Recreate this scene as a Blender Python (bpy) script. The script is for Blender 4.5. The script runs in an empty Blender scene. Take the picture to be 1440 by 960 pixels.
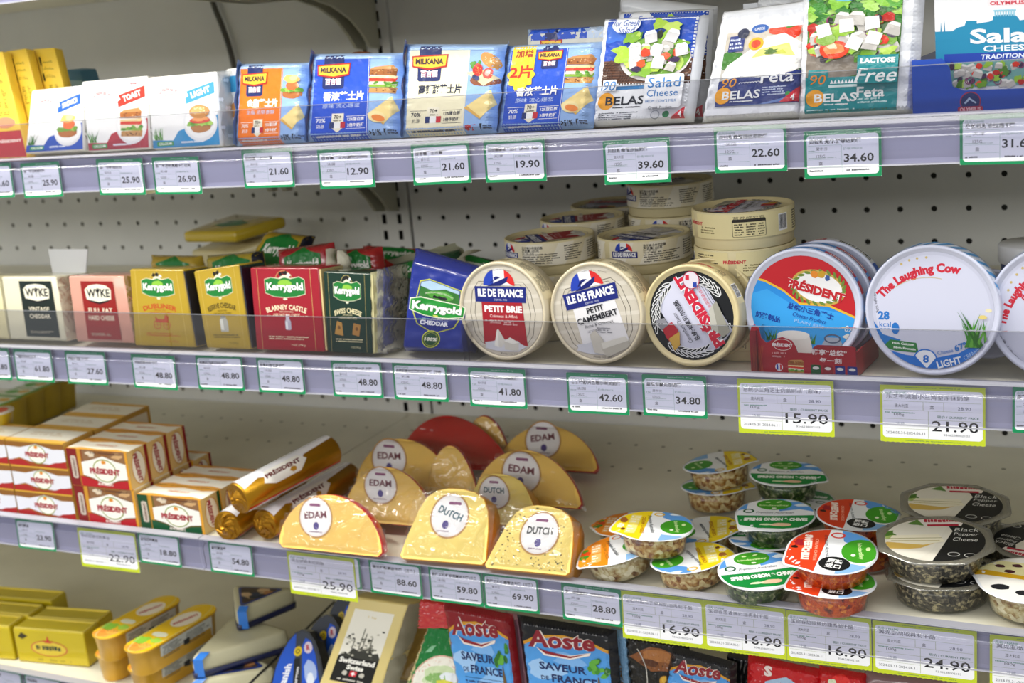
import bpy, bmesh, math, random
import numpy as np
from mathutils import Vector, Matrix, noise
from mathutils.geometry import tessellate_polygon

SC = bpy.context.scene
COL = SC.collection
PI = math.pi
# ------------------------------------------------------------------ camera
FPX, YAW, PITCH, ROLL = 1858.33, -0.4770, -0.2418, -0.0941
CAM = np.array([1.7904, -1.6397, 0.2336])
_f = np.array([math.sin(YAW)*math.cos(PITCH), math.cos(YAW)*math.cos(PITCH), math.sin(PITCH)])
_r = np.array([math.cos(YAW), -math.sin(YAW), 0.])
_u = np.cross(_r, _f)
_c, _s = math.cos(ROLL), math.sin(ROLL)
_r, _u = _c*_r+_s*_u, -_s*_r+_c*_u
cam = bpy.data.cameras.new('camera')
camo = bpy.data.objects.new('camera', cam)
COL.objects.link(camo)
M = Matrix([[_r[i], _u[i], -_f[i], CAM[i]] for i in range(3)]+[[0, 0, 0, 1]])
camo.matrix_world = M
cam.sensor_width = 36
cam.lens = FPX/1440*36
cam.clip_start = .01
cam.dof.use_dof = True
cam.dof.focus_distance = 1.20
cam.dof.aperture_fstop = 7.0
SC.camera = camo
SC.view_settings.view_transform = 'Standard'
SC.view_settings.look = 'None'
SC.view_settings.gamma = 1
SC.view_settings.exposure = -0.33
try: SC.view_settings.use_curve_mapping = False
except Exception: pass
# ------------------------------------------------------------------ light
W = bpy.data.worlds.new('store'); SC.world = W; W.use_nodes = True
bg = W.node_tree.nodes['Background']
bg.inputs[0].default_value = (.93, .96, 1, 1); bg.inputs[1].default_value = .66
def area(name, loc, to, sx, sy, power, col=(1, 1, 1)):
    l = bpy.data.lights.new(name, 'AREA'); l.shape = 'RECTANGLE'; l.size = sx; l.size_y = sy
    l.energy = power; l.color = col
    o = bpy.data.objects.new(name, l); COL.objects.link(o); o.location = loc
    d = Vector(to)-Vector(loc); o.rotation_euler = d.to_track_quat('-Z', 'Y').to_euler()
    return o
area('ceiling_lamp', (.9, -1.7, 2.1), (.9, -.4, -.2), 4.4, .22, 10, (1, .985, .96))
area('aisle_lamp', (1.2, -3.2, 1.55), (1.1, -.2, -.1), 4.6, .30, 6, (.98, .99, 1))
area('deep_fill_light', (.6, -4.6, 1.15), (.8, 0, -.1), 5.5, .50, 76, (1, .985, .94))  # added low fill light, so the back panels under the shelves brighten
area('canopy_lamp', (.8, -.84, 1.15), (.8, -.50, -.3), 4.2, .07, 34, (1, .985, .93))
area('canopy_lamp', (.15, -.80, .85), (.35, -.46, -.3), 1.6, .06, 24, (1, .96, .84))

# ------------------------------------------------------------------ helpers: picture plane to place in the shelf
def ray(x, y):
    return _r*((x-720)/FPX) + _u*(-(y-480)/FPX) + _f
def hit(px, ax, v):
    d = ray(*px); t = (v-CAM[ax])/d[ax]; return Vector(CAM+t*d)
def atY(x, y, Y): return hit((x, y), 1, Y)
def atZ(x, y, Z): return hit((x, y), 2, Z)
def XF(px, py=None, Y=-.503): return hit((px, py), 1, Y).x

def lin(c):
    c = c/255
    return c/12.92 if c <= .04045 else ((c+.055)/1.055)**2.4
def RGB(h):
    h = h.lstrip('#')
    return tuple(lin(int(h[i:i+2], 16)) for i in (0, 2, 4))
_m = {}
def mat(color='#ffffff', rough=.5, metal=0., bump=0., bscale=300, coat=0., spec=.5, mottle=0., mscale=40, trans=0., key=None):
    k = (color, rough, metal, bump, bscale, coat, spec, mottle, mscale, trans)
    if k in _m: return _m[k]
    m = bpy.data.materials.new('surface'); m.use_nodes = True
    nt = m.node_tree; b = nt.nodes['Principled BSDF']
    c = (*RGB(color), 1)
    b.inputs['Base Color'].default_value = c
    b.inputs['Roughness'].default_value = rough; b.inputs['Metallic'].default_value = metal
    b.inputs['Coat Weight'].default_value = coat; b.inputs['Coat Roughness'].default_value = .08
    b.inputs['Specular IOR Level'].default_value = spec
    if trans: b.inputs['Subsurface Weight'].default_value = trans; b.inputs['Subsurface Radius'].default_value = (.006, .004, .002)
    tc = nt.nodes.new('ShaderNodeTexCoord')
    if bump:
        n = nt.nodes.new('ShaderNodeTexNoise'); n.inputs['Scale'].default_value = bscale; n.inputs['Detail'].default_value = 3
        nt.links.new(tc.outputs['Object'], n.inputs['Vector'])
        bp = nt.nodes.new('ShaderNodeBump'); bp.inputs['Strength'].default_value = bump; bp.inputs['Distance'].default_value = .002
        nt.links.new(n.outputs['Fac'], bp.inputs['Height']); nt.links.new(bp.outputs[0], b.inputs['Normal'])
    if mottle:
        n = nt.nodes.new('ShaderNodeTexNoise'); n.inputs['Scale'].default_value = mscale; n.inputs['Detail'].default_value = 4
        nt.links.new(tc.outputs['Object'], n.inputs['Vector'])
        hs = nt.nodes.new('ShaderNodeMapRange'); hs.inputs[1].default_value = .3; hs.inputs[2].default_value = .7
        hs.inputs[3].default_value = 1-mottle; hs.inputs[4].default_value = 1+mottle*.4
        nt.links.new(n.outputs['Fac'], hs.inputs[0])
        mx = nt.nodes.new('ShaderNodeVectorMath'); mx.operation = 'SCALE'; mx.inputs[0].default_value = c[:3]
        nt.links.new(hs.outputs[0], mx.inputs['Scale']); nt.links.new(mx.outputs[0], b.inputs['Base Color'])
    _m[k] = m; return m
def film(tint='#ffffff', gloss=.08, rough=.08, haze=0., bump=0., bscale=60, hazecol='#ffffff', edge=.6):
    """thin clear or tinted plastic film"""
    k = ('film', tint, gloss, rough, haze, bump, bscale, hazecol, edge)
    if k in _m: return _m[k]
    m = bpy.data.materials.new('clear_plastic'); m.use_nodes = True; nt = m.node_tree; nt.nodes.clear()
    N = nt.nodes.new; L = nt.links.new
    out = N('ShaderNodeOutputMaterial'); tr = N('ShaderNodeBsdfTransparent'); tr.inputs[0].default_value = (*RGB(tint), 1)
    gl = N('ShaderNodeBsdfGlossy'); gl.inputs['Roughness'].default_value = rough
    df = N('ShaderNodeBsdfDiffuse'); df.inputs[0].default_value = (*RGB(hazecol), 1)
    lw = N('ShaderNodeLayerWeight'); lw.inputs[0].default_value = .35
    mr = N('ShaderNodeMapRange'); mr.inputs[3].default_value = gloss; mr.inputs[4].default_value = min(1, gloss+edge)
    L(lw.outputs['Fresnel'], mr.inputs[0])
    m1 = N('ShaderNodeMixShader'); m1.inputs[0].default_value = haze; L(tr.outputs[0], m1.inputs[1]); L(df.outputs[0], m1.inputs[2])
    m2 = N('ShaderNodeMixShader'); L(mr.outputs[0], m2.inputs[0]); L(m1.outputs[0], m2.inputs[1]); L(gl.outputs[0], m2.inputs[2])
    L(m2.outputs[0], out.inputs[0])
    if bump:
        tc = N('ShaderNodeTexCoord'); n = N('ShaderNodeTexNoise'); n.inputs['Scale'].default_value = bscale; n.inputs['Detail'].default_value = 2
        n.inputs['Distortion'].default_value = 1.2
        L(tc.outputs['Object'], n.inputs['Vector']); bp = N('ShaderNodeBump'); bp.inputs['Strength'].default_value = bump; bp.inputs['Distance'].default_value = .004
        L(n.outputs['Fac'], bp.inputs['Height']); L(bp.outputs[0], gl.inputs['Normal']); L(bp.outputs[0], lw.inputs['Normal'])
    _m[k] = m; return m
def print_mat(rough, coat=0., metal=0., bump=0., bscale=80):
    k = ('print', rough, coat, metal, bump, bscale)
    if k in _m: return _m[k]
    m = mat.__wrapped__(rough) if hasattr(mat, '__wrapped__') else None
    m = bpy.data.materials.new('printed_ink'); m.use_nodes = True; nt = m.node_tree; b = nt.nodes['Principled BSDF']
    a = nt.nodes.new('ShaderNodeAttribute'); a.attribute_name = 'ink'
    nt.links.new(a.outputs['Color'], b.inputs['Base Color'])
    b.inputs['Roughness'].default_value = rough; b.inputs['Coat Weight'].default_value = coat; b.inputs['Coat Roughness'].default_value = .06
    b.inputs['Metallic'].default_value = metal; b.inputs['Specular IOR Level'].default_value = .3
    if bump:
        tc = nt.nodes.new('ShaderNodeTexCoord')
        n = nt.nodes.new('ShaderNodeTexNoise'); n.inputs['Scale'].default_value = bscale; n.inputs['Detail'].default_value = 2; n.inputs['Distortion'].default_value = 1
        nt.links.new(tc.outputs['Object'], n.inputs['Vector'])
        bp = nt.nodes.new('ShaderNodeBump'); bp.inputs['Strength'].default_value = bump; bp.inputs['Distance'].default_value = .003
        nt.links.new(n.outputs['Fac'], bp.inputs['Height'])
        nt.links.new(bp.outputs[0], b.inputs['Normal']); nt.links.new(bp.outputs[0], b.inputs['Coat Normal'])
    _m[k] = m; return m
PAPER = dict(rough=.55); CARD = dict(rough=.36, coat=.08); FOIL = dict(rough=.3, coat=.28, bump=.12, bscale=45); LIDP = dict(rough=.3, coat=.15)

def tag(o, label=None, cat=None, group=None, kind=None):
    if label: o['label'] = label
    if cat: o['category'] = cat
    if group: o['group'] = group
    if kind: o['kind'] = kind
    return o
def thing(name, label, cat, group=None, loc=(0, 0, 0), m=None):
    o = bpy.data.objects.new(name, None); COL.objects.link(o); o.empty_display_size = .02
    if m is not None: o.matrix_world = m
    else: o.location = loc
    return tag(o, label, cat, group)
def mesh_obj(name, verts, faces, m, parent=None, smooth=False, mats=None, midx=None, autosm=None):
    me = bpy.data.meshes.new(name); me.from_pydata([tuple(v) for v in verts], [], faces)
    for x in (mats or [m]): me.materials.append(x)
    if midx: me.polygons.foreach_set('material_index', midx)
    if smooth: me.polygons.foreach_set('use_smooth', [True]*len(me.polygons))
    me.validate()
    o = bpy.data.objects.new(name, me); COL.objects.link(o)
    if parent: o.parent = parent
    return o
def bm_obj(name, bm, m, parent=None, smooth=False):
    me = bpy.data.meshes.new(name); bm.to_mesh(me); bm.free()
    for x in (m if isinstance(m, list) else [m]): me.materials.append(x)
    if smooth: me.polygons.foreach_set('use_smooth', [True]*len(me.polygons))
    o = bpy.data.objects.new(name, me); COL.objects.link(o)
    if parent: o.parent = parent
    return o
def hexa(name, P, m, parent=None, bevel=0., seg=2, smooth=True):
    """P: 8 points, front BL BR TR TL then back BL BR TR TL"""
    bm = bmesh.new(); v = [bm.verts.new(p) for p in P]
    for f in ((0, 1, 2, 3), (5, 4, 7, 6), (4, 0, 3, 7), (1, 5, 6, 2), (3, 2, 6, 7), (4, 5, 1, 0)): bm.faces.new([v[i] for i in f])
    bmesh.ops.recalc_face_normals(bm, faces=bm.faces)
    if bevel: bmesh.ops.bevel(bm, geom=list(bm.edges), offset=bevel, segments=seg, affect='EDGES', profile=.5)
    o = bm_obj(name, bm, m, parent, smooth and bevel > 0)
    return o
def box(name, x0, x1, y0, y1, z0, z1, m, parent=None, bevel=0., seg=2):
    return hexa(name, [(x0, y0, z0), (x1, y0, z0), (x1, y0, z1), (x0, y0, z1), (x0, y1, z0), (x1, y1, z0), (x1, y1, z1), (x0, y1, z1)], m, parent, bevel, seg, False)
def lathe(name, prof, m, parent=None, seg=48, sx=1, sy=1, mtx=None, closed=True, smooth=True, mats=None, mi=None):
    vs, fs, idx = [], [], []
    n = len(prof)
    for j in range(seg):
        a = 2*PI*j/seg
        for r, z in prof: vs.append(Vector((r*math.cos(a)*sx, r*math.sin(a)*sy, z)))
    for j in range(seg):
        k = (j+1) % seg
        for i in range(n-1):
            fs.append((j*n+i, k*n+i, k*n+i+1, j*n+i+1)); idx.append(mi[i] if mi else 0)
    if mtx is not None: vs = [mtx @ v for v in vs]
    o = mesh_obj(name, vs, fs, m, parent, smooth, mats=mats, midx=idx if mi else None)
    return o
def extr(name, pts, y0, y1, m, parent=None, bevel=0., mtx=None, seg=2, smooth=False):
    """outline in x,z extruded along y"""
    bm = bmesh.new(); n = len(pts)
    a = [bm.verts.new((p[0], y0, p[1])) for p in pts]; b = [bm.verts.new((p[0], y1, p[1])) for p in pts]
    bm.faces.new(a); bm.faces.new(b[::-1])
    for i in range(n): bm.faces.new((a[i], a[(i+1) % n], b[(i+1) % n], b[i]))
    bmesh.ops.recalc_face_normals(bm, faces=bm.faces)
    if bevel:
        es = [e for e in bm.edges if abs(e.verts[0].co.y-e.verts[1].co.y) < 1e-6]
        bmesh.ops.bevel(bm, geom=es, offset=bevel, segments=seg, affect='EDGES')
    if mtx is not None: bm.transform(mtx)
    return bm_obj(name, bm, m, parent, smooth)

# ------------------------------------------------------------------ vector print: flat artwork laid on real surfaces
_txt = {}
def glyphs(s, bold=0.):
    k = (s, round(bold, 4))
    if k in _txt: return _txt[k]
    c = bpy.data.curves.new('t', 'FONT'); c.body = s; c.resolution_u = 2; c.offset = bold
    o = bpy.data.objects.new('t', c)
    me = bpy.data.meshes.new_from_object(o)
    me.calc_loop_triangles()
    v = np.array([x.co[:2] for x in me.vertices]) if len(me.vertices) else np.zeros((0, 2))
    t = [tuple(x.vertices) for x in me.loop_triangles]
    bpy.data.objects.remove(o); bpy.data.curves.remove(c); bpy.data.meshes.remove(me)
    _txt[k] = (v, t); return _txt[k]
class Cv:
    def __init__(s, w=100., h=100., seed=1):
        s.w, s.h = w, h; s.P = []; s.rnd = random.Random(seed); s.floor = 0; s.clip = None
    def _add(s, v, t, col, lay=None):
        v = np.asarray(v, float)
        if not len(v): return
        if s.clip is not None:
            v, t = clip_tris(v, t, s.clip)
            if not len(v): return
        b = (v[:, 0].min(), v[:, 1].min(), v[:, 0].max(), v[:, 1].max())
        if lay is None:
            lay = s.floor
            for p in s.P:
                q = p[3]
                if p[4] >= lay and q[0] < b[2] and q[2] > b[0] and q[1] < b[3] and q[3] > b[1]: lay = p[4]+1
        s.P.append((v, t, RGB(col) if isinstance(col, str) else col, b, lay))
        return s
    def poly(s, pts, col, lay=None):
        t = tessellate_polygon([[Vector((p[0], p[1], 0)) for p in pts]])
        s._add(pts, [tuple(x) for x in t], col, lay); return s
    def rect(s, x0, y0, x1, y1, col, lay=None):
        return s._add([(x0, y0), (x1, y0), (x1, y1), (x0, y1)], [(0, 1, 2), (0, 2, 3)], col, lay)
    def rrect(s, x0, y0, x1, y1, r, col, lay=None):
        pts = []
        for cx, cy, a in ((x1-r, y1-r, 0), (x0+r, y1-r, 90), (x0+r, y0+r, 180), (x1-r, y0+r, 270)):
            for k in range(5): t = math.radians(a+k*22.5); pts.append((cx+r*math.cos(t), cy+r*math.sin(t)))
        return s.poly(pts, col, lay)
    def ell(s, cx, cy, rx, ry=None, col='#000000', n=28, rot=0., a0=0, a1=360, lay=None):
        ry = rx if ry is None else ry; c, d = math.cos(math.radians(rot)), math.sin(math.radians(rot)); pts = []
        full = abs(a1-a0) >= 360
        for k in range(n if full else n+1):
            a = math.radians(a0+(a1-a0)*k/n); x, y = rx*math.cos(a), ry*math.sin(a); pts.append((cx+c*x-d*y, cy+d*x+c*y))
        return s.poly(pts, col, lay)
    def ring(s, cx, cy, r, w, col, n=40, ry=None, a0=0, a1=360, lay=None):
        ry = r if ry is None else ry; v, t = [], []
        for k in range(n+1):
            a = math.radians(a0+(a1-a0)*k/n)
            v += [(cx+r*math.cos(a), cy+ry*math.sin(a)), (cx+(r-w)*math.cos(a), cy+(ry-w)*math.sin(a))]
        for k in range(n): t += [(2*k, 2*k+2, 2*k+1), (2*k+1, 2*k+2, 2*k+3)]
        return s._add(v, t, col, lay)
    def line(s, pts, w, col, lay=None):
        v, t = [], []
        for i, p in enumerate(pts):
            a = pts[max(0, i-1)]; b = pts[min(len(pts)-1, i+1)]
            dx, dy = b[0]-a[0], b[1]-a[1]; L = math.hypot(dx, dy) or 1
            v += [(p[0]-dy/L*w/2, p[1]+dx/L*w/2), (p[0]+dy/L*w/2, p[1]-dx/L*w/2)]
        for k in range(len(pts)-1): t += [(2*k, 2*k+2, 2*k+1), (2*k+1, 2*k+2, 2*k+3)]
        return s._add(v, t, col, lay)
    def blob(s, cx, cy, rx, ry, col, n=14, j=.15, rot=0, lay=None):
        pts = []; c, d = math.cos(math.radians(rot)), math.sin(math.radians(rot))
        for k in range(n):
            a = 2*PI*k/n; q = 1+s.rnd.uniform(-j, j); x, y = rx*q*math.cos(a), ry*q*math.sin(a); pts.append((cx+c*x-d*y, cy+d*x+c*y))
        return s.poly(pts, col, lay)
    def text(s, st, cx, cy, w=None, h=None, col='#000000', bold=.0, rot=0., shear=0., outline=None, ow=.04, lay=None, bend=0.):
        if outline:
            s.text(st, cx, cy, w, h, outline, bold+ow, rot, shear, lay=lay, bend=bend)
            if lay is not None: lay += 1
        v, t = glyphs(st, bold)
        if not len(v): return s
        lo, hi = v.min(0), v.max(0); v = v-(lo+hi)/2; sz = np.maximum(hi-lo, 1e-6)
        kx = w/sz[0] if w else None; ky = h/sz[1] if h else kx
        if kx is None: kx = ky
        v = v*np.array([kx, ky]); v[:, 0] += shear*v[:, 1]
        if bend:                        # arch of radius bend
            a = v[:, 0]/bend; r = bend+v[:, 1]; v = np.stack([r*np.sin(a), r*np.cos(a)-bend], 1)
        c, d = math.cos(math.radians(rot)), math.sin(math.radians(rot))
        v = np.stack([cx+c*v[:, 0]-d*v[:, 1], cy+d*v[:, 0]+c*v[:, 1]], 1)
        return s._add(v, t, col, lay)
    def dashes(s, x0, y0, x1, y1, rows, col, fill=.55, cw=None, lay=None):
        """rows of small print too fine to read"""
        rh = (y1-y0)/rows; cw = cw or rh*.75; v, t = [], []
        for r in range(rows):
            y = y1-(r+1)*rh+rh*.22; x = x0; end = x1-(s.rnd.random()*(x1-x0)*.3)
            while x < end:
                w = cw*s.rnd.uniform(.4, 1.0); i = len(v)
                if s.rnd.random() < .88:
                    q = y+rh*s.rnd.uniform(0, .12); hh = fill*rh*s.rnd.uniform(.75, 1)
                    v += [(x, q), (x+w*.8, q), (x+w*.8, q+hh), (x, q+hh)]; t += [(i, i+1, i+2), (i, i+2, i+3)]
                x += w
        return s._add(v, t, col, lay)
    def barcode(s, x0, y0, x1, y1, lay=None):
        s.rect(x0, y0, x1, y1, '#f4f4f4', lay); x = x0+(x1-x0)*.06; v, t = [], []
        while x < x1-(x1-x0)*.08:
            w = (x1-x0)*s.rnd.choice((.012, .025, .035)); i = len(v); v += [(x, y0+(y1-y0)*.1), (x+w, y0+(y1-y0)*.1), (x+w, y1-(y1-y0)*.06), (x, y1-(y1-y0)*.06)]
            t += [(i, i+1, i+2), (i, i+2, i+3)]; x += w+(x1-x0)*s.rnd.choice((.015, .03))
        return s._add(v, t, '#202020')
    def build(s, name, fn, parent=None, pm=None, maxlen=None, step=6e-5, base=1e-4):
        """fn(x, y, off) -> point"""
        pm = pm or print_mat(**CARD)
        V, T, C = [], [], []
        for v, t, col, b, lay in s.P:
            if maxlen:
                v, t = subdiv(v, t, maxlen)
            o = len(V); off = base+step*lay
            V += [fn(x, y, off) for x, y in v]
            for a, b_, c in t:
                # keep winding so the normal faces outwards
                p, q, r = v[a], v[b_], v[c]
                ar = (q[0]-p[0])*(r[1]-p[1])-(q[1]-p[1])*(r[0]-p[0])
                if abs(ar) < 1e-9: continue
                T.append((o+a, o+b_, o+c) if ar > 0 else (o+a, o+c, o+b_)); C.append(col)
        if not T: return None
        me = bpy.data.meshes.new(name); me.from_pydata([tuple(v) for v in V], [], T)
        me.materials.append(pm)
        at = me.attributes.new('ink', 'FLOAT_COLOR', 'CORNER')
        arr = np.ones((len(T), 3, 4), np.float32); arr[:, :, :3] = np.array(C, np.float32)[:, None, :]
        at.data.foreach_set('color', arr.ravel())
        ob = bpy.data.objects.new(name, me); COL.objects.link(ob)
        if parent: ob.parent = parent
        return ob
def clip_tris(v, t, poly):
    """clip triangles to a convex counter-clockwise outline"""
    E = [(poly[i], poly[(i+1) % len(poly)]) for i in range(len(poly))]
    A = np.array([e[0] for e in E]); B = np.array([e[1] for e in E]); D = B-A
    ins = (D[None, :, 0]*(v[:, None, 1]-A[None, :, 1])-D[None, :, 1]*(v[:, None, 0]-A[None, :, 0])) >= -1e-9
    allin = ins.all(1)
    if allin.all(): return v, t
    V = [tuple(p) for p in v]; T = []
    for tr in t:
        if all(allin[i] for i in tr): T.append(tr); continue
        if (~ins[list(tr)]).all(0).any(): continue
        P = [tuple(v[i]) for i in tr]
        for a, b in E:
            dx, dy = b[0]-a[0], b[1]-a[1]; Q = []
            for i in range(len(P)):
                p, q = P[i-1], P[i]
                sp = dx*(p[1]-a[1])-dy*(p[0]-a[0]); sq = dx*(q[1]-a[1])-dy*(q[0]-a[0])
                if (sp >= 0) != (sq >= 0):
                    k = sp/(sp-sq); Q.append((p[0]+(q[0]-p[0])*k, p[1]+(q[1]-p[1])*k))
                if sq >= 0: Q.append(q)
            P = Q
            if not P: break
        if len(P) >= 3:
            o = len(V); V += P
            for i in range(1, len(P)-1): T.append((o, o+i, o+i+1))
    used = sorted({i for q in T for i in q})
    if not used: return np.zeros((0, 2)), []
    mp = {u: i for i, u in enumerate(used)}
    return np.array([V[u] for u in used]), [tuple(mp[i] for i in q) for q in T]
def subdiv(v, t, maxlen):
    V = [tuple(p) for p in v]; mid = {}; st = list(t); out = []
    m2 = maxlen*maxlen
    while st:
        tr = st.pop(); best = 0; bi = 0
        for i in range(3):
            a, b = V[tr[i]], V[tr[(i+1) % 3]]; d = (a[0]-b[0])**2+(a[1]-b[1])**2
            if d > best: best = d; bi = i
        if best <= m2: out.append(tr); continue
        a, b, c = tr[bi], tr[(bi+1) % 3], tr[(bi+2) % 3]; k = (min(a, b), max(a, b))
        if k not in mid: mid[k] = len(V); V.append(((V[a][0]+V[b][0])/2, (V[a][1]+V[b][1])/2))
        m = mid[k]; st += [(a, m, c), (m, b, c)]
    return np.array(V), out

# ------------------------------------------------------------------ poses
class Pose:
    """front face of a thing seen at four picture points; local x right, y inwards, z up the face"""
    def __init__(s, TL, TR, BR, BL, Y=-.495, lean=8, zb=None, t=0., sq=0.):
        Yl, Yr = (Y, Y) if not isinstance(Y, tuple) else Y
        a, b = atY(*BL, Yl), atY(*BR, Yr)
        e = (b-a).normalized(); L = math.radians(lean)
        hor = Vector((0, 0, 1)).cross(e); hor.normalize()       # points into the shelf
        up = (Vector((0, 0, 1))-e*e.z).normalized()*math.cos(L)+hor*math.sin(L)
        n = e.cross(up)                                             # towards the viewer is -... inward normal below
        inn = -n if n.dot(hor) < 0 else n
        def pl(px):
            d = Vector(ray(*px)); c = Vector(CAM); k = (a-c).dot(inn)/d.dot(inn); return c+d*k
        c_, d_ = pl(TL), pl(TR)
        if zb is not None:                                      # slide the lower edge down to what carries it
            target = zb+t*math.sin(L)
            for q, top in ((0, c_), (1, d_)):
                p = (a, b)[q]; dz = top.z-p.z
                k = (target-top.z)/(p.z-top.z)
                if q == 0: a = top+(p-top)*k
                else: b = top+(p-top)*k
        o = (a+b)/2; e = (b-a).normalized(); inn2 = (inn-e*inn.dot(e)).normalized(); up = inn2.cross(e)*-1
        if up.z < 0: up = -up
        s.m = Matrix([[e[i], inn2[i], up[i], o[i]] for i in range(3)]+[[0, 0, 0, 1]])
        inv = s.m.inverted()
        s.BL, s.BR, s.TR, s.TL = (inv @ a, inv @ b, inv @ d_, inv @ c_)
        if sq:
            # straighten towards a rectangle
            w = ((s.BR-s.BL).length+(s.TR-s.TL).length)/2; h = ((s.TL-s.BL).length+(s.TR-s.BR).length)/2
            R = [Vector((-w/2, 0, 0)), Vector((w/2, 0, 0)), Vector((w/2, 0, h)), Vector((-w/2, 0, h))]
            s.BL, s.BR, s.TR, s.TL = [q.lerp(r, sq) for q, r in zip((s.BL, s.BR, s.TR, s.TL), R)]
        for q in (s.BL, s.BR, s.TR, s.TL): q.y = 0
        s.w = ((s.BR-s.BL).length+(s.TR-s.TL).length)/2; s.h = ((s.TL-s.BL).length+(s.TR-s.BR).length)/2
    def pt(s, u, v, d=0.):
        p = s.BL.lerp(s.BR, u).lerp(s.TL.lerp(s.TR, u), v); return Vector((p.x, p.y+d, p.z))
    def corners(s, t, taper=0.):
        f = [s.BL, s.BR, s.TR, s.TL]; return [Vector(q) for q in f]+[Vector((q.x, q.y+t, q.z)) for q in f]
    def flat(s, w, h, x0=0., y0=0., x1=1., y1=1., d=0.):
        def fn(x, y, off): return s.pt(x0+(x1-x0)*x/w, y0+(y1-y0)*y/h, d-off)
        return fn
def quadmap(a, b, c, d, w, h):
    """canvas onto any flat four-cornered patch a(bl) b(br) c(tr) d(tl) of a thing"""
    a, b, c, d = map(Vector, (a, b, c, d)); n = (b-a).cross(d-a).normalized()
    def fn(x, y, off): return a.lerp(b, x/w).lerp(d.lerp(c, x/w), y/h)+n*off
    return fn
# ================================================================== the refrigerated shelving
XL, XR, XJ, YF = -.75, 2.55, .7655, -.503
TOPS = [.338, .123, -.105, -.333, -.561]      # lip tops of the shelves, topmost first
DECK = [z-.0036 for z in TOPS]
steel = mat('#e0e1df', .42, bump=.05, bscale=500, mottle=.06, mscale=9)
steel2 = mat('#e8e4cf', .45, mottle=.08, mscale=6)
deckm = mat('#ebe7d4', .38, mottle=.07, mscale=12)
hole = mat('#23231f', .8)
def perforated(name, x0, nx, z0, nz, px0, pz0, xe, ze, label, back='#23231f'):
    """steel sheet with punched round holes on a 40 mm grid, x0,z0 first hole centre"""
    r, p, th = .0036, .04, .0012; V, F = [], []; N = 16
    for i in range(nx):
        for k in range(nz):
            cx, cz = x0+i*p, z0-k*p; xa = px0 if i == 0 else cx-p/2; xb = xe if i == nx-1 else cx+p/2
            zt = pz0 if k == 0 else cz+p/2; zb = ze if k == nz-1 else cz-p/2; o = len(V)
            for a in range(N):
                t = PI*2*a/N; c, s = math.cos(t), math.sin(t); m = max(abs(c), abs(s))
                V.append((cx+(c/m)*(xb-cx if c > 0 else cx-xa), 0, cz+(s/m)*(zt-cz if s > 0 else cz-zb)))
            for a in range(N): t = PI*2*a/N; V.append((cx+r*math.cos(t), 0, cz+r*math.sin(t)))
            for a in range(N): t = PI*2*a/N; V.append((cx+r*math.cos(t), th, cz+r*math.sin(t)))
            for a in range(N):
                b = (a+1) % N; F += [(o+a, o+N+a, o+N+b, o+b), (o+N+a, o+2*N+a, o+2*N+b, o+N+b)]
    t = thing(name, label, 'panel')
    mesh_obj('sheet', V, F, steel, t)
    box('dark_backing', px0, xe, .0025, .008, ze, pz0, mat(back, .8), t)
    return t
perforated('back_panel', -.6, 34, .04, 10, -.62, .062, .739, -.36, 'pale grey punched steel back panel left of the slotted post, behind the yellow blocks', '#77766c')  # lighter backing: the stronger light on the left holes is put into colour
perforated('back_panel', .811, 42, .04, 10, .799, .062, 2.5, -.36, 'grey punched steel back panel right of the slotted post, behind the round boxes')
for (a, b, w) in ((-.62, .739, 'left'), (.799, 2.5, 'right')):
    t = thing('upper_back_panel', 'plain dark grey steel back panel above the top shelf, %s of the slotted post' % w, 'panel')
    box('sheet', a, b, 0, .004, .062, .62, steel, t)
    t = thing('lower_back_panel', 'plain cream steel back panel below the third shelf, %s of the post' % w, 'panel')
    box('sheet', a, b, 0, .004, -.62, -.361, steel2, t)
# slotted post
post = thing('slotted_post', 'pale slotted steel post joining two back panels', 'post')
def slotted():
    bm = bmesh.new(); V, F = [], []
    xs = [.742, .7505, .7575, .7765, .7835, .796]; k = 0; z = .62
    zz = [.62]
    while z > -.6: zz += [z-.005, z-.019]; z -= .024; zz.append(z)
    vs = {(i, j): bm.verts.new((x, -.004, q)) for i, x in enumerate(xs) for j, q in enumerate(zz)}
    for i in range(5):
        for j in range(len(zz)-1):
            if i in (1, 3) and j % 3 == 1: continue
            bm.faces.new((vs[i, j], vs[i, j+1], vs[i+1, j+1], vs[i+1, j]))
    return bm
bm_obj('slotted_face', slotted(), steel, post)
box('post_side', .7415, .743, -.0045, .01, -.6, .62, steel, post); box('post_side', .795, .7965, -.0045, .01, -.6, .62, steel, post)
box('dark_channel', .744, .795, .008, .01, -.6, .62, hole, post)

# decks, lips, brackets
lipm = mat('#b4b4c6', .35, coat=.15); rimm = mat('#a9a9b4', .3, coat=.2)
coverm = film('#e6e6f2', gloss=.08, rough=.10, haze=.02, hazecol='#b8b8d0', edge=.3)
guardm = film('#e9e9eb', gloss=.006, rough=.04, haze=.02, hazecol='#908e94', edge=.10)
brk = mat('#b9b8a6', .45)
def strip(name, prof, x0, x1, m, parent, smooth=False):
    n = len(prof); V = [(x, YF+p[0], p[1]) for x in (x0, x1) for p in prof]
    return mesh_obj(name, V, [(i, i+1, n+i+1, n+i) for i in range(n-1)], m, parent, smooth)
def solid_strip(name, prof, x0, x1, m, parent):
    n = len(prof); V = [(x, YF+p[0], p[1]) for x in (x0, x1) for p in prof]
    F = [(i, (i+1) % n, n+(i+1) % n, n+i) for i in range(n)]+[tuple(range(n))[::-1], tuple(range(n, 2*n))]
    return mesh_obj(name, V, F, m, parent)
names = ['overhead', 'top', 'second', 'third', 'bottom']
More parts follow.
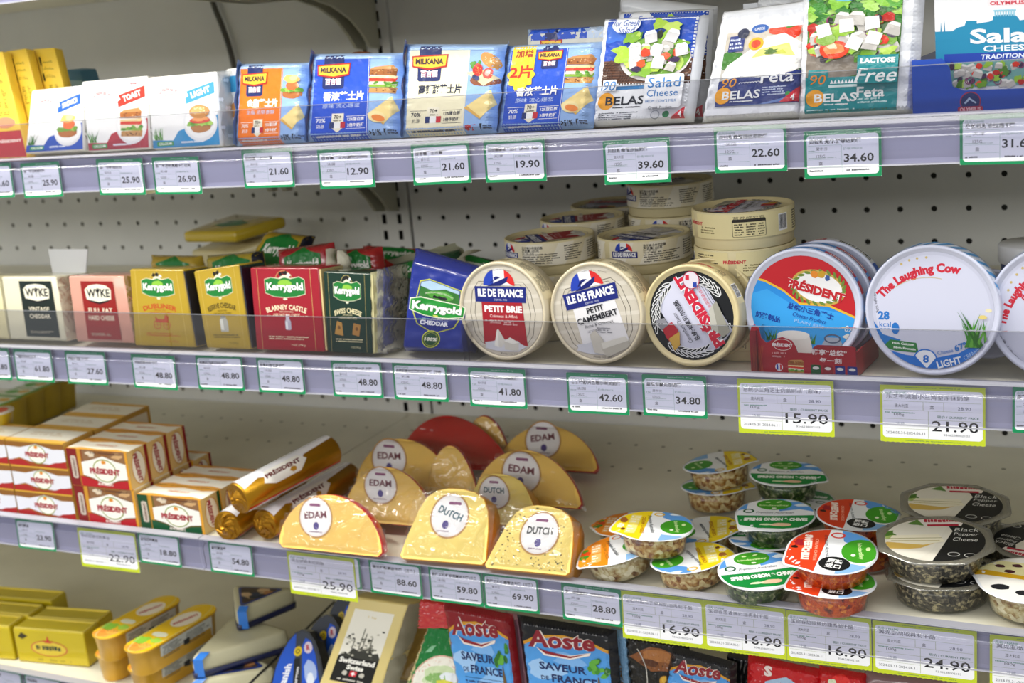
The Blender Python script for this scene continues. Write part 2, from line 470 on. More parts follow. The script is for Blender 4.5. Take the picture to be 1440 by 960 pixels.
for si, zt in enumerate(TOPS):
    for side, x0, x1 in (('left', XL, XJ-.0006), ('right', XJ+.0006, XR)):
        sh = thing('shelf', 'cream steel %s shelf with clear price channel, %s of the joint' % (names[si], side), 'shelf', loc=(0, 0, 0))
        box('deck', x0, x1, YF+.006, -.004, zt-.028, zt-.004, deckm, sh)
        # price channel: back plate, rim, clear bowed cover
        solid_strip('price_channel', [(.006, zt-.002), (-.0022, zt-.0030), (.0028, zt-.0105), (-.0022, zt-.0140), (-.0014, zt-.036), (-.0024, zt-.0405), (.006, zt-.0405)], x0, x1, lipm, sh)
        solid_strip('channel_rim', [(.003, zt+.0004), (-.0078, zt), (-.0080, zt-.0014), (.003, zt-.0014)], x0, x1, rimm, sh)
        solid_strip('channel_foot', [(.003, zt-.0395), (-.0062, zt-.0400), (-.0064, zt-.0412), (.003, zt-.0412)], x0, x1, rimm, sh)
        strip('channel_cover', [(-.0062-.0020*math.sin(PI*k/10)-(0), zt-.0016-.0375*k/10) for k in range(3)]+[(-.0074-.0014*math.sin(PI*k/8), zt-.0112-.0036*k/8) for k in range(9)]+[(-.0062-.0020*math.sin(PI*k/10), zt-.0016-.0375*k/10) for k in range(4, 11)], x0, x1, coverm, sh, True)
        if si in (1, 2):
            g0, g1 = zt+.0005, zt+.041-(.002 if si == 1 else -.003)
            solid_strip('clear_guard', [(.0005, g0), (-.0012, g0), (-.0012, g1), (.0005, g1)], x0, x1, guardm, sh)
            solid_strip('guard_edge', [(.0005, g1), (-.0012, g1), (-.0012, g1+.0007), (.0005, g1+.0007)], x0, x1, film('#dcdce0', gloss=.3, haze=.35, hazecol='#c8c8cc'), sh)
        xb = .756 if side == 'left' else .779
        zd = zt-.029; dz0 = .016 if si == 0 else 0
        prof = [(-.006, zd), (-.46, zd), (-.46, zd-.018), (-.36, zd-.026), (-.26, zd-.034), (-.16, zd-.048+dz0), (-.11, zd-.060+dz0), (-.07, zd-.079+dz0), (-.045, zd-.100+dz0), (-.030, zd-.118+dz0), (-.006, zd-.122+dz0)]
        n = len(prof); V = [(x, p[0], p[1]) for x in (xb-.0022, xb+.0022) for p in prof]
        F = [tuple(range(n)), tuple(range(2*n-1, n-1, -1))]+[(i, n+i, n+(i+1) % n, (i+1) % n) for i in range(n)]
        mesh_obj('bracket', V, F, brk, sh)
        if si == 1: 
            pf = [(-.25, zd-.0), (-.30, zd-.0), (-.292, zd-.02), (-.268, zd-.052), (-.258, zd-.052)]
            n = len(pf); V = [(x, p[0], p[1]) for x in (xb-.004, xb+.004) for p in pf]
            mesh_obj('bracket_rib', V, [tuple(range(n)), tuple(range(2*n-1, n-1, -1))]+[(i, n+i, n+(i+1) % n, (i+1) % n) for i in range(n)], brk, sh)
        if si == 3:     # small punched holes at the back of the deck
            V, F = [], []
            for yy in (-.083, -.168):
                x = .81 if side == 'right' else -.5
                while x < min(x1, 2.4)-.03:
                    o = len(V); V += [(x+.0028*math.cos(a*PI/4), yy+.0028*math.sin(a*PI/4), zt-.0037) for a in range(8)]; F.append(tuple(range(o, o+8))); x += .0385
            tag(mesh_obj('punched_hole', V, F, mat('#8e8b78', .6), sh), kind='stuff')
# power cable hanging from the overhead shelf
def tube(name, pts, r, m, parent=None, seg=8):
    c = bpy.data.curves.new(name, 'CURVE'); c.dimensions = '3D'; sp = c.splines.new('POLY'); sp.points.add(len(pts)-1)
    for p, q in zip(sp.points, pts): p.co = (*q, 1)
    c.bevel_depth = r; c.bevel_resolution = 2; c.use_fill_caps = True
    o = bpy.data.objects.new(name, c); me = bpy.data.meshes.new_from_object(o); bpy.data.objects.remove(o); bpy.data.curves.remove(c)
    me.materials.clear(); me.materials.append(m)
    for p in me.polygons: p.use_smooth = True
    ob = bpy.data.objects.new(name, me); COL.objects.link(ob)
    if parent: ob.parent = parent
    return ob
cab = tube('power_cable', [(*atY(x, y, -.01),) for x, y in ((290, -28), (296, -6), (303, 14), (312, 36), (320, 58), (326, 80), (331, 104), (334, 130), (336, 170))], .0042, mat('#55544c', .5))
tag(cab, 'dark cable hanging down the dark back panel behind the left packs', 'cable')
# far surroundings seen only past the fixture
o = box('wall_back', -3, 5, .25, .3, -1.2, 2.2, mat('#9b9a92', .8)); tag(o, kind='structure')
o = box('floor', -3, 5, -4.5, .25, -1.25, -1.2, mat('#c9c4b8', .4)); tag(o, kind='structure')

# ------------------------------------------------------------------ price tags
GT, YT = '#0f8a55', '#c3d22c'
def tag_green(name, price, seed=0, mid='澳大利亚', dark=False):
    c = Cv(60, 42, seed); c.rrect(0, 0, 60, 42, 1.2, GT); c.rrect(2.2, 2.6, 57.8, 37.8, 3, '#eef0f4')
    c.text("Jenny Lou's Shop", 36, 39.9, 24, 1.9, '#cfe8d8'); c.text('品名/NAME', 11, 36, 14, 2.4, '#5b8f78')
    c.text(name, 4+min(50, len(name)*4.1)/2, 32.2, min(50, len(name)*4.1), 4.4, '#101016', bold=.035)
    for y in (28.6, 22.6, 16.4, 9.8): c.rect(3.2, y, 29 if y < 28 else 29, y+.22, '#93b7a8')
    c.rect(29.4, 4.5, 29.65, 28.6, '#93b7a8')
    c.text(mid, 14, 25.8, 9, 2.8, '#26262b'); c.text('125G', 13, 19.2, 7, 2.6, '#33333a'); c.text('盒', 13, 13.1, 3.2, 3.2, '#26262b')
    c.dashes(3.5, 23.2, 9, 24.8, 1, '#8fa79c', cw=1.1); c.dashes(3.5, 17.2, 26, 18.5, 1, '#a9bdb3', cw=1.1)
    c.text('价格/PRICE', 38, 25.2, 15, 2.2, '#7d9c8e')
    c.text(price, 42.6, 17.2, 23, 7.4, '#0c0c10', bold=.02)
    c.dashes(4, 5, 14, 7.6, 1, '#3c3c42', cw=1.4); c.dashes(33, 5, 55, 7.6, 1, '#3c3c42', cw=1.4)
    return c
def tag_yellow(name, price, seed=0):
    c = Cv(82, 52, seed); c.rrect(0, 0, 82, 52, 1, YT)
    n = 41
    c.poly([(0, 3), (0, .2)]+[(82*k/n, .2 if k % 2 else -.5) for k in range(1, n)]+[(82, .2), (82, 3)], YT)
    c.rrect(2, 4, 80, 48, 3, '#f1f2f6')
    c.text('品名 / NAME', 12.5, 45.2, 17, 3, '#4a9a78'); w = min(66, len(name)*5); c.text(name, 5+w/2, 41.8, w, 4.3, '#33384e')
    for y in (37.5, 29.4, 21.2): c.rect(3, y, 79, y+.25, '#a9b48a')
    c.rect(3, 12.4, 38, 12.65, '#a9b48a'); c.rect(38, 4.5, 38.3, 29.4, '#a9b48a'); c.rect(34, 29.4, 34.3, 37.5, '#a9b48a'); c.rect(50, 29.4, 50.3, 37.5, '#a9b48a')
    c.text('澳大利亚', 17, 33.5, 11, 3.2, '#252d38'); c.text('盒', 41, 33, 3.3, 3.3, '#252d38'); c.text('28.90', 66, 32.6, 10, 2.8, '#46506a')
    c.text('100g', 15, 25, 8, 3, '#252d38'); c.dashes(4, 26, 34, 28, 1, '#74a48e', cw=1.5); c.text('冷藏', 16, 17, 7, 3, '#9098a8')
    c.text('现价 / CURRENT PRICE', 61, 24.4, 32, 2.6, '#2f6f58', bold=.015)
    c.text(price, 59, 16, 36, 9.6, '#15151a', bold=.008); c.text('9346238002103', 60, 8.3, 20, 1.9, '#50545e')
    c.text('2024.05.31-2024.06.11', 20, 8.6, 31, 2.4, '#3a4048'); c.dashes(20, 1, 68, 2.6, 1, '#7fa04a', cw=1.5); c.dashes(20, 49.2, 68, 50.8, 1, '#7fa04a', cw=1.5)
    return c
def where(px):
    return px
TAGS = [ # shelf, left px, right px, row px, drop mm, kind, name, price, label
 (1, -40, 18, 248, 3, 'g', '乐芝牛夹心奶酪', '25.60', 'green bordered price tag cut by the left edge, top shelf'),
 (1, 32, 87, 252, 4, 'g', '乐芝牛三明治切片', '25.90', 'price tag under the sandwich slice pack'),
 (1, 138, 203, 245, 4, 'g', '乐芝牛吐司切片', '25.90', 'price tag just left of the lip joint, below the toast slice pack'),
 (1, 216, 282, 241, 5, 'g', '乐芝牛淡味再制干酪切片', '26.90', 'price tag just right of the lip joint on the top shelf, 26.90'),
 (1, 342, 413, 233, 1, 'g', '百吉福芝士片低脂', '21.60', 'price tag reading 21.60 under the orange slice pack'),
 (1, 448, 526, 230, 4, 'g', '百吉福芝士片(原味)100G', '12.90', 'price tag under the blue slice pouch left of the cream one, 12.90'),
 (1, 580, 662, 228, 3, 'g', '百吉福芝士片高钙', '21.60', 'price tag reading 21.60 under the cream slice pack'),
 (1, 682, 768, 225, 3, 'g', '百吉福香浓芝士片（原味）166g', '19.90', 'price tag under the slice pouch with the yellow badge, 19.90'),
 (1, 849, 943, 220, 8, 'g', '贝拉斯希腊沙拉奶酪', '39.60', 'price tag hanging low under the salad cheese pouches, 39.60'),
 (1, 1005, 1107, 208, 1, 'g', '贝拉斯希腊菲达羊奶酪', '22.60', 'price tag under the feta slab pouch, 22.60'),
 (1, 1131, 1240, 210, 8, 'g', '贝拉斯无乳糖菲达奶酪', '34.60', 'price tag hanging low under the teal feta pouch, 34.60'),
 (1, 1350, 1466, 195, 1, 'g', '奥林匹斯沙拉用干酪', '31.60', 'price tag cut by the right edge of the top shelf, reading 31.60'),
 (2, -36, 15, 508, 2, 'g', '成熟车达干酪', '48.80', 'green bordered price tag cut by the left edge, second shelf'),
 (2, 21, 74, 508, 2, 'g', '威客陈年切达干酪', '61.80', 'price tag under the cream block with the black label'),
 (2, 94, 150, 514, 2, 'g', '威客红列斯特干酪', '27.60', 'price tag reading 27.60 under the orange-pink block'),
 (2, 187, 248, 519, 3, 'g', '金凯利都柏林干酪', '48.80', 'price tag reading 48.80 under the block with the carriage'),
 (2, 278, 343, 523, 0, 'g', '金凯利珍藏切达干酪', '48.80', 'price tag reading 48.80 under the yellow block with the churn'),
 (2, 363, 428, 525, 0, 'g', '金凯利布兰尼干酪', '48.80', 'price tag reading 48.80 under the red block'),
 (2, 468, 538, 530, 0, 'g', '金凯利瑞士风味大孔干酪', '48.80', 'price tag reading 48.80 under the dark green block'),
 (2, 554, 630, 536, 0, 'g', '金凯利爱尔兰风味切打干酪（淡味', '48.80', 'price tag reading 48.80 under the blue block'),
 (2, 660, 740, 538, 3, 'g', '德格瑞牌法兰希小布里奶酪', '41.80', 'price tag under the red labelled petit brie, 41.80'),
 (2, 798, 884, 547, 4, 'g', '德格瑞牌法兰希小金文奶酪', '42.60', 'price tag under the petit camembert, 42.60'),
 (2, 904, 994, 550, 3, 'g', '总统卡蒙贝尔奶酪', '34.80', 'price tag under the black lidded camembert box, 34.80'),
 (2, 1038, 1173, 566, 7, 'y', '总统小三角芝士奶酪制品（原味）', '15.90', 'yellow bordered price tag under the red display tray, 15.90'),
 (2, 1238, 1386, 575, 8, 'y', '乐芝牛减脂小三角型涂抹奶酪', '21.90', 'yellow bordered price tag under the white cheese spread round, 21.90'),
 (2, 1424, 1520, 562, 0, 'g', '乐芝牛原味', '24.90', 'green bordered price tag cut by the right edge, second shelf'),
 (3, 26, 78, 755, 1, 'g', '总统黄油', '23.90', 'small green bordered price tag under the flat butter packs'),
 (3, 112, 192, 764, 9, 'y', '总统发酵动物黄油', '22.90', 'yellow bordered price tag hanging low under the red butter boxes'),
 (3, 196, 253, 767, 0, 'g', '总统淡味黄油', '18.80', 'green bordered price tag under the green butter boxes, 18.80'),
 (3, 296, 356, 784, 0, 'g', '总统黄油卷', '54.80', 'green bordered price tag under the gold butter rolls, 54.80'),
 (3, 408, 501, 811, 7, 'y', '荷兰伊顿车轮奶酪', '25.90', 'yellow bordered price tag under the front half wheel, 25.90'),
 (3, 440, 508, 813, 0, 'g', '荷兰伊顿奶酪', '25.80', 'green bordered price tag almost hidden behind the yellow one under the front half wheel'),
 (3, 522, 594, 819, 0, 'g', '荷兰伊顿高达干酪（三角）', '88.60', 'price tag left of the pale wedge tag, below the gap in the cheeses, 88.60'),
 (3, 606, 680, 832, 0, 'g', '奶酪工坊红沙司高达干酪(三角', '59.80', 'price tag under the pale yellow wedge without specks, 59.80'),
 (3, 682, 759, 842, 0, 'g', '奶酪工坊低脂高达干酪（三角）', '69.90', 'price tag under the speckled yellow wedge, 69.90'),
 (3, 792, 875, 855, 2, 'g', '宝德谷杏扁桃仁淡奶油再制干酪', '28.80', 'green bordered price tag below the orange lidded cups, 28.80'),
 (3, 876, 991, 878, 6, 'y', '宝德谷甜瓜芒果稀奶油再制干酪', '16.90', 'yellow bordered 16.90 tag under the front yellow lidded cup'),
 (3, 992, 1106, 893, 6, 'y', '宝德谷葱香稀奶油再制干酪', '16.90', 'yellow bordered 16.90 tag under the front green banded cup'),
 (3, 1107, 1226, 905, 6, 'y', '宝德谷甜椒稀奶油再制干酪', '16.90', 'yellow bordered 16.90 tag under the red lidded cups'),
 (3, 1228, 1374, 917, 6, 'y', '翼克亚胡椒再制干酪', '24.90', 'yellow bordered tag under the pepper labelled cups, 24.90'),
 (3, 1392, 1552, 930, 6, 'y', '翼克亚橄榄再制干酪', '24.90', 'yellow bordered price tag cut by the right edge of the third shelf'),
 (4, -16, 31, 955, 0, 'g', '小金块黄油', '16.80', 'green bordered price tag at the bottom left corner'),
 (4, 36, 86, 960, 0, 'g', '金装黄油', '16.80', 'green bordered price tag on the bottom shelf lip, beside the corner tag'),
]
paperm = print_mat(**PAPER)
for i, (si, xa, xb, yr, drop, kd, nm, pr, lb) in enumerate(TAGS):
    a = atY(xa, yr, YF-.0045); b = atY(xb, yr, YF-.0045)
    w = b.x-a.x; c = tag_green(nm, pr, i, mid=('澳大利亚', '法国', '爱尔兰', '天津')[i % 4]) if kd == 'g' else tag_yellow(nm, pr, i)
    h = .0405 if kd == 'g' else .0515
    zt = TOPS[si]-.0012-drop*.001*(1 if kd == 'g' else .45); zb = zt-h
    t = thing('price_tag', lb, 'price tag', 'price tags in the shelf channels', (a.x, YF-.0045+(.0012 if 'almost hidden' in lb else 0), zb))
    th = .0004; rn = random.Random(i*7+1); sk = rn.uniform(-.0006, .0006)
    # a long tag leans out a little below the channel foot
    kick = -.0022 if (zb < TOPS[si]-.0415) else 0
    q = [(0+kick*.0, kick, sk), (w, kick, -sk), (w, 0, h-sk), (0, 0, h+sk)]
    P = [Vector(p) for p in q]; hexa('paper', P+[p+Vector((0, th, 0)) for p in P], mat('#f2f2f4', .6), t)
    c.build('printed_face', quadmap(*q, c.w, c.h), t, paperm, step=3e-5, base=5e-5)
# ================================================================== artwork pieces
def burger(c, cx, cy, r, kind='bun'):
    R = c.rnd
    if kind == 'bun':
        c.blob(cx, cy-.55*r, r*.85, r*.35, '#b5763a', j=.05)
        for k in range(9): c.blob(cx-r*.9+k*r*.22, cy-.28*r+R.uniform(-.06, .06)*r, r*.2, r*.15, R.choice(('#5f9a2c', '#86b83c', '#a9cf5a')), j=.35)
        c.ell(cx, cy-.08*r, r*.85, r*.2, '#d9442e'); c.blob(cx, cy+.02*r, r*.7, r*.14, '#f0a05c', j=.25)
        c.blob(cx, cy+.5*r, r*.85, r*.45, '#c98740', j=.04); c.blob(cx-.05*r, cy+.58*r, r*.6, r*.28, '#dda45a', j=.1)
        for k in range(16): c.ell(cx+R.uniform(-.6, .6)*r, cy+R.uniform(.35, .82)*r, r*.045, r*.028, '#f6e6b8', n=6)
    elif kind == 'egg':
        c.blob(cx, cy-.45*r, r*.95, r*.4, '#b06a34', j=.06)
        for k in range(8): c.blob(cx-r*.9+k*r*.24, cy-.2*r, r*.22, r*.17, R.choice(('#6fa032', '#9fc454')), j=.4)
        c.blob(cx+.1*r, cy+.15*r, r*.6, r*.38, '#e8703a', j=.12); c.blob(cx, cy+.6*r, r*.75, r*.32, '#f0bf66', j=.15); c.blob(cx+.2*r, cy+.66*r, r*.4, r*.2, '#f8dc96', j=.15)
    elif kind == 'sandwich':
        for k, (col, y, h) in enumerate((('#c08c50', -.75, .35), ('#84ab38', -.42, .2), ('#e7ddc4', -.25, .2), ('#d83a24', -.02, .2), ('#f2d79c', .16, .12), ('#a2622e', .5, .38))):
            c.poly([(cx-r, cy+(y-h/2)*r), (cx+r*.9, cy+(y-h/2-.08)*r), (cx+r, cy+(y+h/2)*r), (cx-r*.95, cy+(y+h/2)*r)], col)
        c.poly([(cx-r, cy+.68*r), (cx+r, cy+.68*r), (cx+.75*r, cy+.95*r), (cx-.6*r, cy+.85*r)], '#c08a52')
        for k in range(26): c.blob(cx+R.uniform(-.9, .9)*r, cy+R.choice((R.uniform(.35, .65), R.uniform(-.88, -.62)))*r, r*.07, r*.04, R.choice(('#7d4520', '#d8a86a', '#5f3216')), n=6)
        for k in range(6): c.blob(cx+R.uniform(-.8, .9)*r, cy-R.uniform(.2, .5)*r, r*.2, r*.09, R.choice(('#4c8a24', '#76a93a')), n=8, rot=R.uniform(-30, 30))
    elif kind == 'berry':
        c.blob(cx+.2*r, cy-.6*r, r*1.0, r*.36, '#8a4c30', j=.05); c.poly([(cx-1.1*r, cy-.05*r), (cx+.2*r, cy-.95*r), (cx+1.1*r, cy-.4*r), (cx+.1*r, cy+.1*r)], '#f3dca8')
        c.blob(cx+.45*r, cy+.72*r, r*.75, r*.42, '#cf9350', rot=-35, j=.05)
        for k in range(20): c.ell(cx+.45*r+R.uniform(-.4, .5)*r, cy+.7*r+R.uniform(-.25, .25)*r, r*.04, r*.025, '#f4e6c2', n=6)
        for k in range(5): c.blob(cx-.55*r+R.uniform(-.2, .3)*r, cy+.35*r+R.uniform(-.1, .2)*r, r*.22, r*.12, '#4f8f2c', rot=R.uniform(0, 90))
        c.blob(cx-.3*r, cy+.1*r, r*.34, r*.42, '#d22a22', j=.05); c.blob(cx+.4*r, cy-.12*r, r*.36, r*.36, '#e2564e', j=.08); c.blob(cx+.4*r, cy-.1*r, r*.2, r*.22, '#f2a49a', j=.1)
        for k in range(14): c.ell(cx-.3*r+R.uniform(-.2, .2)*r, cy+.1*r+R.uniform(-.28, .28)*r, r*.02, r*.03, '#f7d76a', n=5)
        c.ell(cx-.5*r, cy-.35*r, r*.15, None, '#2c3560', n=12); c.ell(cx-.28*r, cy-.45*r, r*.16, None, '#3a4478', n=12)
def cheeseslice(c, cx, cy, r, rolled=False):
    c.poly([(cx-r, cy-.1*r), (cx+.1*r, cy-.8*r), (cx+.95*r, cy+.1*r), (cx+.6*r, cy+.95*r)], '#f4dc94'); c.poly([(cx-r, cy-.1*r), (cx+.1*r, cy-.8*r), (cx+.15*r, cy-.68*r), (cx-.8*r, cy)], '#dcae58')
    if rolled:
        c.blob(cx-.35*r, cy-.3*r, r*.62, r*.36, '#f6e3a6', j=.02, rot=-15); c.blob(cx-.25*r, cy-.38*r, r*.46, r*.2, '#ef8a3c', j=.03, rot=-15)
def salad(c, x0, y0, x1, y1, n=60, big=9):
    R = c.rnd; w, h = x1-x0, y1-y0
    for k in range(n):
        x, y = R.uniform(x0+.05*w, x1-.05*w), R.uniform(y0, y1); q = R.random()
        if q < .34: c.blob(x, y, big*.62, big*.42, R.choice(('#6fa028', '#93bf3a', '#b6d65c', '#4d7f22')), j=.4, n=11, rot=R.uniform(0, 90))
        elif q < .48: c.blob(x, y, big*.45, big*.4, R.choice(('#d8321e', '#e85a30', '#b92418')), j=.15)
        elif q < .64: c.blob(x, y, big*.45, big*.32, R.choice(('#2a1a2c', '#41284a', '#1f2a18')), j=.1, rot=R.uniform(0, 90))
        elif q < .72: c.ring(x, y, big*.5, big*.12, '#8a3a6a', n=12)
        else:
            a = R.uniform(-25, 25); s = big*R.uniform(.45, .62)
            c.poly(rot_pts([(-s, -s), (s, -s*.8), (s*.9, s*.5), (-s, s*.4)], a, x, y), '#bdb9b4'); c.poly(rot_pts([(-s, s*.4), (s*.9, s*.5), (s*.5, s), (-s*.6, s*.95)], a, x, y), '#e6e3de')
def rot_pts(p, a, x, y):
    a = math.radians(a); k, d = math.cos(a), math.sin(a); return [(x+k*u-d*v, y+d*u+k*v) for u, v in p]
def grass(c, x, y, r, n=12):
    for k in range(n):
        a = c.rnd.uniform(-.6, .6); l = r*c.rnd.uniform(.5, 1); bx = x+c.rnd.uniform(-.3, .3)*r
        c.poly([(bx-r*.05, y), (bx+r*.05, y), (bx+l*a, y+l)], c.rnd.choice(('#3f8a2c', '#62a83c', '#2f6d22')))
def art_milkana(panel, kind, name, sub, seed, dark=False, badge=False):
    c = Cv(110, 92, seed); ink = '#1c2440' if dark else '#ffffff'
    c.rect(0, 0, 110, 92, '#93b6e8'); c.rect(10, 0, 76, 84, panel); c.rect(74.5, 0, 75, 88, '#e8eef8'); c.rect(10, 84, 110, 92, '#a4c3ee')
    c.rect(3, 0, 3.5, 92, '#bcd3f4'); c.rect(6, 0, 6.4, 92, '#bcd3f4')
    lx = 33 if not badge else 56; ls = 1 if not badge else .72; ly = 72 if not badge else 77
    c.rect(lx-12*ls, ly+6*ls, lx+12*ls, 88, '#1c2a66')
    if badge:
        pts = []
        for k in range(40): a = 2*PI*k/40; r = 15+1.6*math.cos(10*a); pts.append((25+r*math.cos(a), 58+r*1.05*math.sin(a)))
        c.rect(12, 62, 39, 88, '#f4cf2e'); c.poly(pts, '#f4cf2e'); c.text('加增', 26, 80, 20, 8, '#a8361c', bold=.03); c.text('2片', 25, 61, 26, 14, '#c8321c', bold=.03)
    c.rrect(lx-13*ls, ly-19*ls, lx+13*ls, ly, 3*ls, '#1c2a66')
    c.poly([(lx-20*ls, ly+6*ls), (lx+20*ls, ly+8*ls), (lx+19*ls, ly-5*ls), (lx, ly-8*ls), (lx-19*ls, ly-5*ls)], '#b52a28'); c.poly([(lx-18.4*ls, ly+4.6*ls), (lx+18.6*ls, ly+6.4*ls), (lx+17.6*ls, ly-3.6*ls), (lx, ly-6*ls), (lx-17.6*ls, ly-3.8*ls)], '#f3c338')
    c.text('MILKANA', lx, ly+.6*ls, 31*ls, 5.6*ls, '#3a2434', bold=.04); c.text('百吉福', lx, ly-11.5*ls, 19*ls, 7*ls, '#ffffff', bold=.03, outline='#c23058')
    c.text(name, 46, 45 if not badge else 40, 48, 10, ink, bold=.035); c.text(sub, 44, 35 if not badge else 31, 44, 4.6, ink if dark else '#cfe0ff')
    c.poly([(34, 27), (48, 27), (48, 12), (41, 7), (34, 12)], '#efe9d2'); c.text('70+', 41, 23.4, 9, 4, '#2a2a30', bold=.02); c.dashes(36, 18.5, 46, 20.5, 1, '#444444', cw=1.5)
    c.rect(32, 11.5, 37, 18, '#1f2f6a'); c.rect(37, 11.5, 44.5, 18, '#f6f6f6'); c.rect(44.5, 11.5, 50, 18, '#c62a38'); c.text('70%', 21, 20, 11, 4.2, ink, bold=.02); c.text('奶源', 21, 14, 9, 4, ink)
    c.text('12%蛋白质', 62, 20.6, 19, 4, ink, bold=.02); c.text('3倍牛奶钙', 62, 14.4, 19, 4, ink, bold=.02); c.rect(14, 23.6, 33, 24, ink); c.rect(51, 23.6, 73, 24, ink); c.rect(51, 10.5, 73, 10.9, ink); c.dashes(16, 2, 66, 5, 1, ink, cw=2)
    burger(c, 91, 62, 15.5, kind); cheeseslice(c, 92, 27, 17, kind == 'sandwich')
    c.text('>51%' if kind == 'sandwich' else ('>50%' if kind == 'egg' else '新'), 84, 5.5, 13, 6, '#22262e' if kind != 'berry' else '#c42a28', bold=.03); c.poly([(95, 2), (97, 9), (94, 9)], '#22262e'); c.dashes(98, 3, 107, 8, 2, '#3a4050')
    return c
def art_vache(kind, band, word, seed):
    c = Cv(95, 80, seed); c.rect(0, 0, 95, 80, '#f4f4f6')
    c.text('La Vache qui rit', 27, 66, 27, 6.2, '#c4323a', bold=.02, bend=24); c.text('en tranches', 29, 60.5, 15, 3, '#c4323a', bend=24)
    col = {'blue': '#2a62d0', 'red': '#d23a2a', 'sky': '#2a96d4'}[band]; gcol = {'blue': '#1f4fb8', 'red': '#a81f38', 'sky': '#1c8ecb'}[band]
    c.poly([(52, 48), (51, 55), (56, 57), (53, 62), (93, 71), (93, 58)], col); c.text(word, 73, 60.2, 28, 7, '#ffffff', bold=.04, rot=13)
    c.poly([(0, 0), (95, 0), (95, 12), (60, 18), (30, 8), (0, 9)], gcol); c.poly([(38, 18), (95, 34), (95, 12), (60, 14), (30, 8)], gcol if band != 'red' else '#b8283c')
    c.ell(70, 26, 24, 21, '#e9e9ee'); c.ell(70, 27, 21.5, 18.5, '#f7f7f8')
    burger(c, 70, 30, 17, {'blue': 'egg', 'red': 'sandwich', 'sky': 'bun'}[band])
    grass(c, 9, 9, 17, 14); c.rrect(6, 2, 30, 7, 1.5, '#2f9a48'); c.text('CALCIUM', 18, 4.5, 19, 3, '#ffffff', bold=.03); c.dashes(40, 3, 74, 7, 1, '#e6eefc', cw=2)
    if band == 'red': c.text('200g', 54, 74, 9, 4, '#c4323a'); c.text('10', 66, 74, 5, 4, '#c4323a'); c.dashes(72, 72, 84, 76, 1, '#c4323a')
    return c
def belas(c, x, y, s, ink='#1a1f2c', dot='#f0a520'):
    c.ell(x-14*s, y, 7.2*s, 7.6*s, dot); c.text('BELAS', x+2*s, y, 33*s, 7.6*s, ink, bold=.02); c.dashes(x-8*s, y-7*s, x+18*s, y-5*s, 1, ink, cw=1.2*s)
def art_salad():
    c = Cv(90, 105, 5); c.rect(0, 0, 90, 105, '#eef0f6'); c.rect(7, 37, 90, 105, '#1d4fc0'); c.rect(7, 37, 90, 62, '#6b4633')
    c.clip = [(7, 37), (90, 37), (90, 105), (7, 105)]
    for k in range(9): c.poly([(7, 39+k*2.6), (90, 37+k*2.7), (90, 38+k*2.7), (7, 40+k*2.6)], '#4d3024')
    for k in range(5): c.ring(20, 48, 14-k*2.4, .6, '#4d3024', ry=16-k*2.6)
    c.blob(14, 88, 14, 8, '#3f74dc', j=.2); c.ell(56, 62, 33, 22, '#d8cfd0'); c.ell(57, 64, 31, 21, '#6fa032'); salad(c, 32, 52, 84, 86, 34, 10)
    for x, y in ((31, 84), (24, 72), (58, 96), (34, 58), (52, 52), (70, 92), (28, 64), (44, 49)): c.blob(x, y, 8, 6, c.rnd.choice(('#a8cc3c', '#7fb030', '#c4de62')), j=.4)
    for x, y, a in ((50, 84, 10), (70, 84, -20), (37, 72, 5), (57, 70, -15), (80, 70, 10), (38, 60, 12), (60, 58, -8)):
        c.poly(rot_pts([(-6, -6.5), (5.5, -6), (5.5, 3), (-6, 2.5)], a, x, y), '#cfcdd0'); c.poly(rot_pts([(-6, 2.5), (5.5, 3), (3.5, 6.4), (-4, 6.2)], a, x, y), '#f8f8f8')
    c.blob(47, 68, 5, 4.5, '#d8401f'); c.blob(44, 57, 4.5, 4, '#e0551f'); c.blob(75, 60, 5, 3, '#33204a'); c.blob(40, 52, 5, 3, '#33204a')
    c.clip = None
    c.blob(26, 97, 13, 9, '#f4f6fb', n=18, j=.1); c.text('for Greek', 26, 98.5, 24, 6.2, '#2d5fc0', shear=.25); c.text('Salad', 26, 91.5, 15, 6, '#2d5fc0', shear=.25)
    c.rrect(50, 12, 86, 46, 3, '#eef0f6'); c.rect(7, 33, 48, 36.5, '#2d7fc0')
    for k in range(15): c.poly([(8+k*2.8, 36.5), (10.6+k*2.8, 36.5), (9.3+k*2.8, 39.4)], '#f2f4f8')
    c.rrect(9, 32, 22, 43, 1, '#eef0f6'); c.text('90', 15.5, 37, 12, 9.5, '#2a7cc4', shear=.2)
    c.text('Salad', 68, 38, 30, 10, '#2a7cc4'); c.text('Cheese', 67.5, 27.5, 29, 7, '#2a7cc4'); c.text("FROM COW'S MILK", 67, 19.5, 29, 2.8, '#2a7cc4')
    belas(c, 29, 22, 1.12); c.text('Greek Product', 67, 13, 22, 3, '#2a2f3a'); c.dashes(7, 3, 46, 11, 4, '#3a3f4c', cw=2.2)
    c.ring(62, 6.5, 4.2, .4, '#55607a'); c.ell(72, 6.5, 3.3, None, '#1f7a48'); c.poly([(77, 1.5), (90, 1.5), (90, 13)], '#d2283a'); c.text('4', 86.5, 5.5, 3, 6, '#ffffff', bold=.04)
    return c
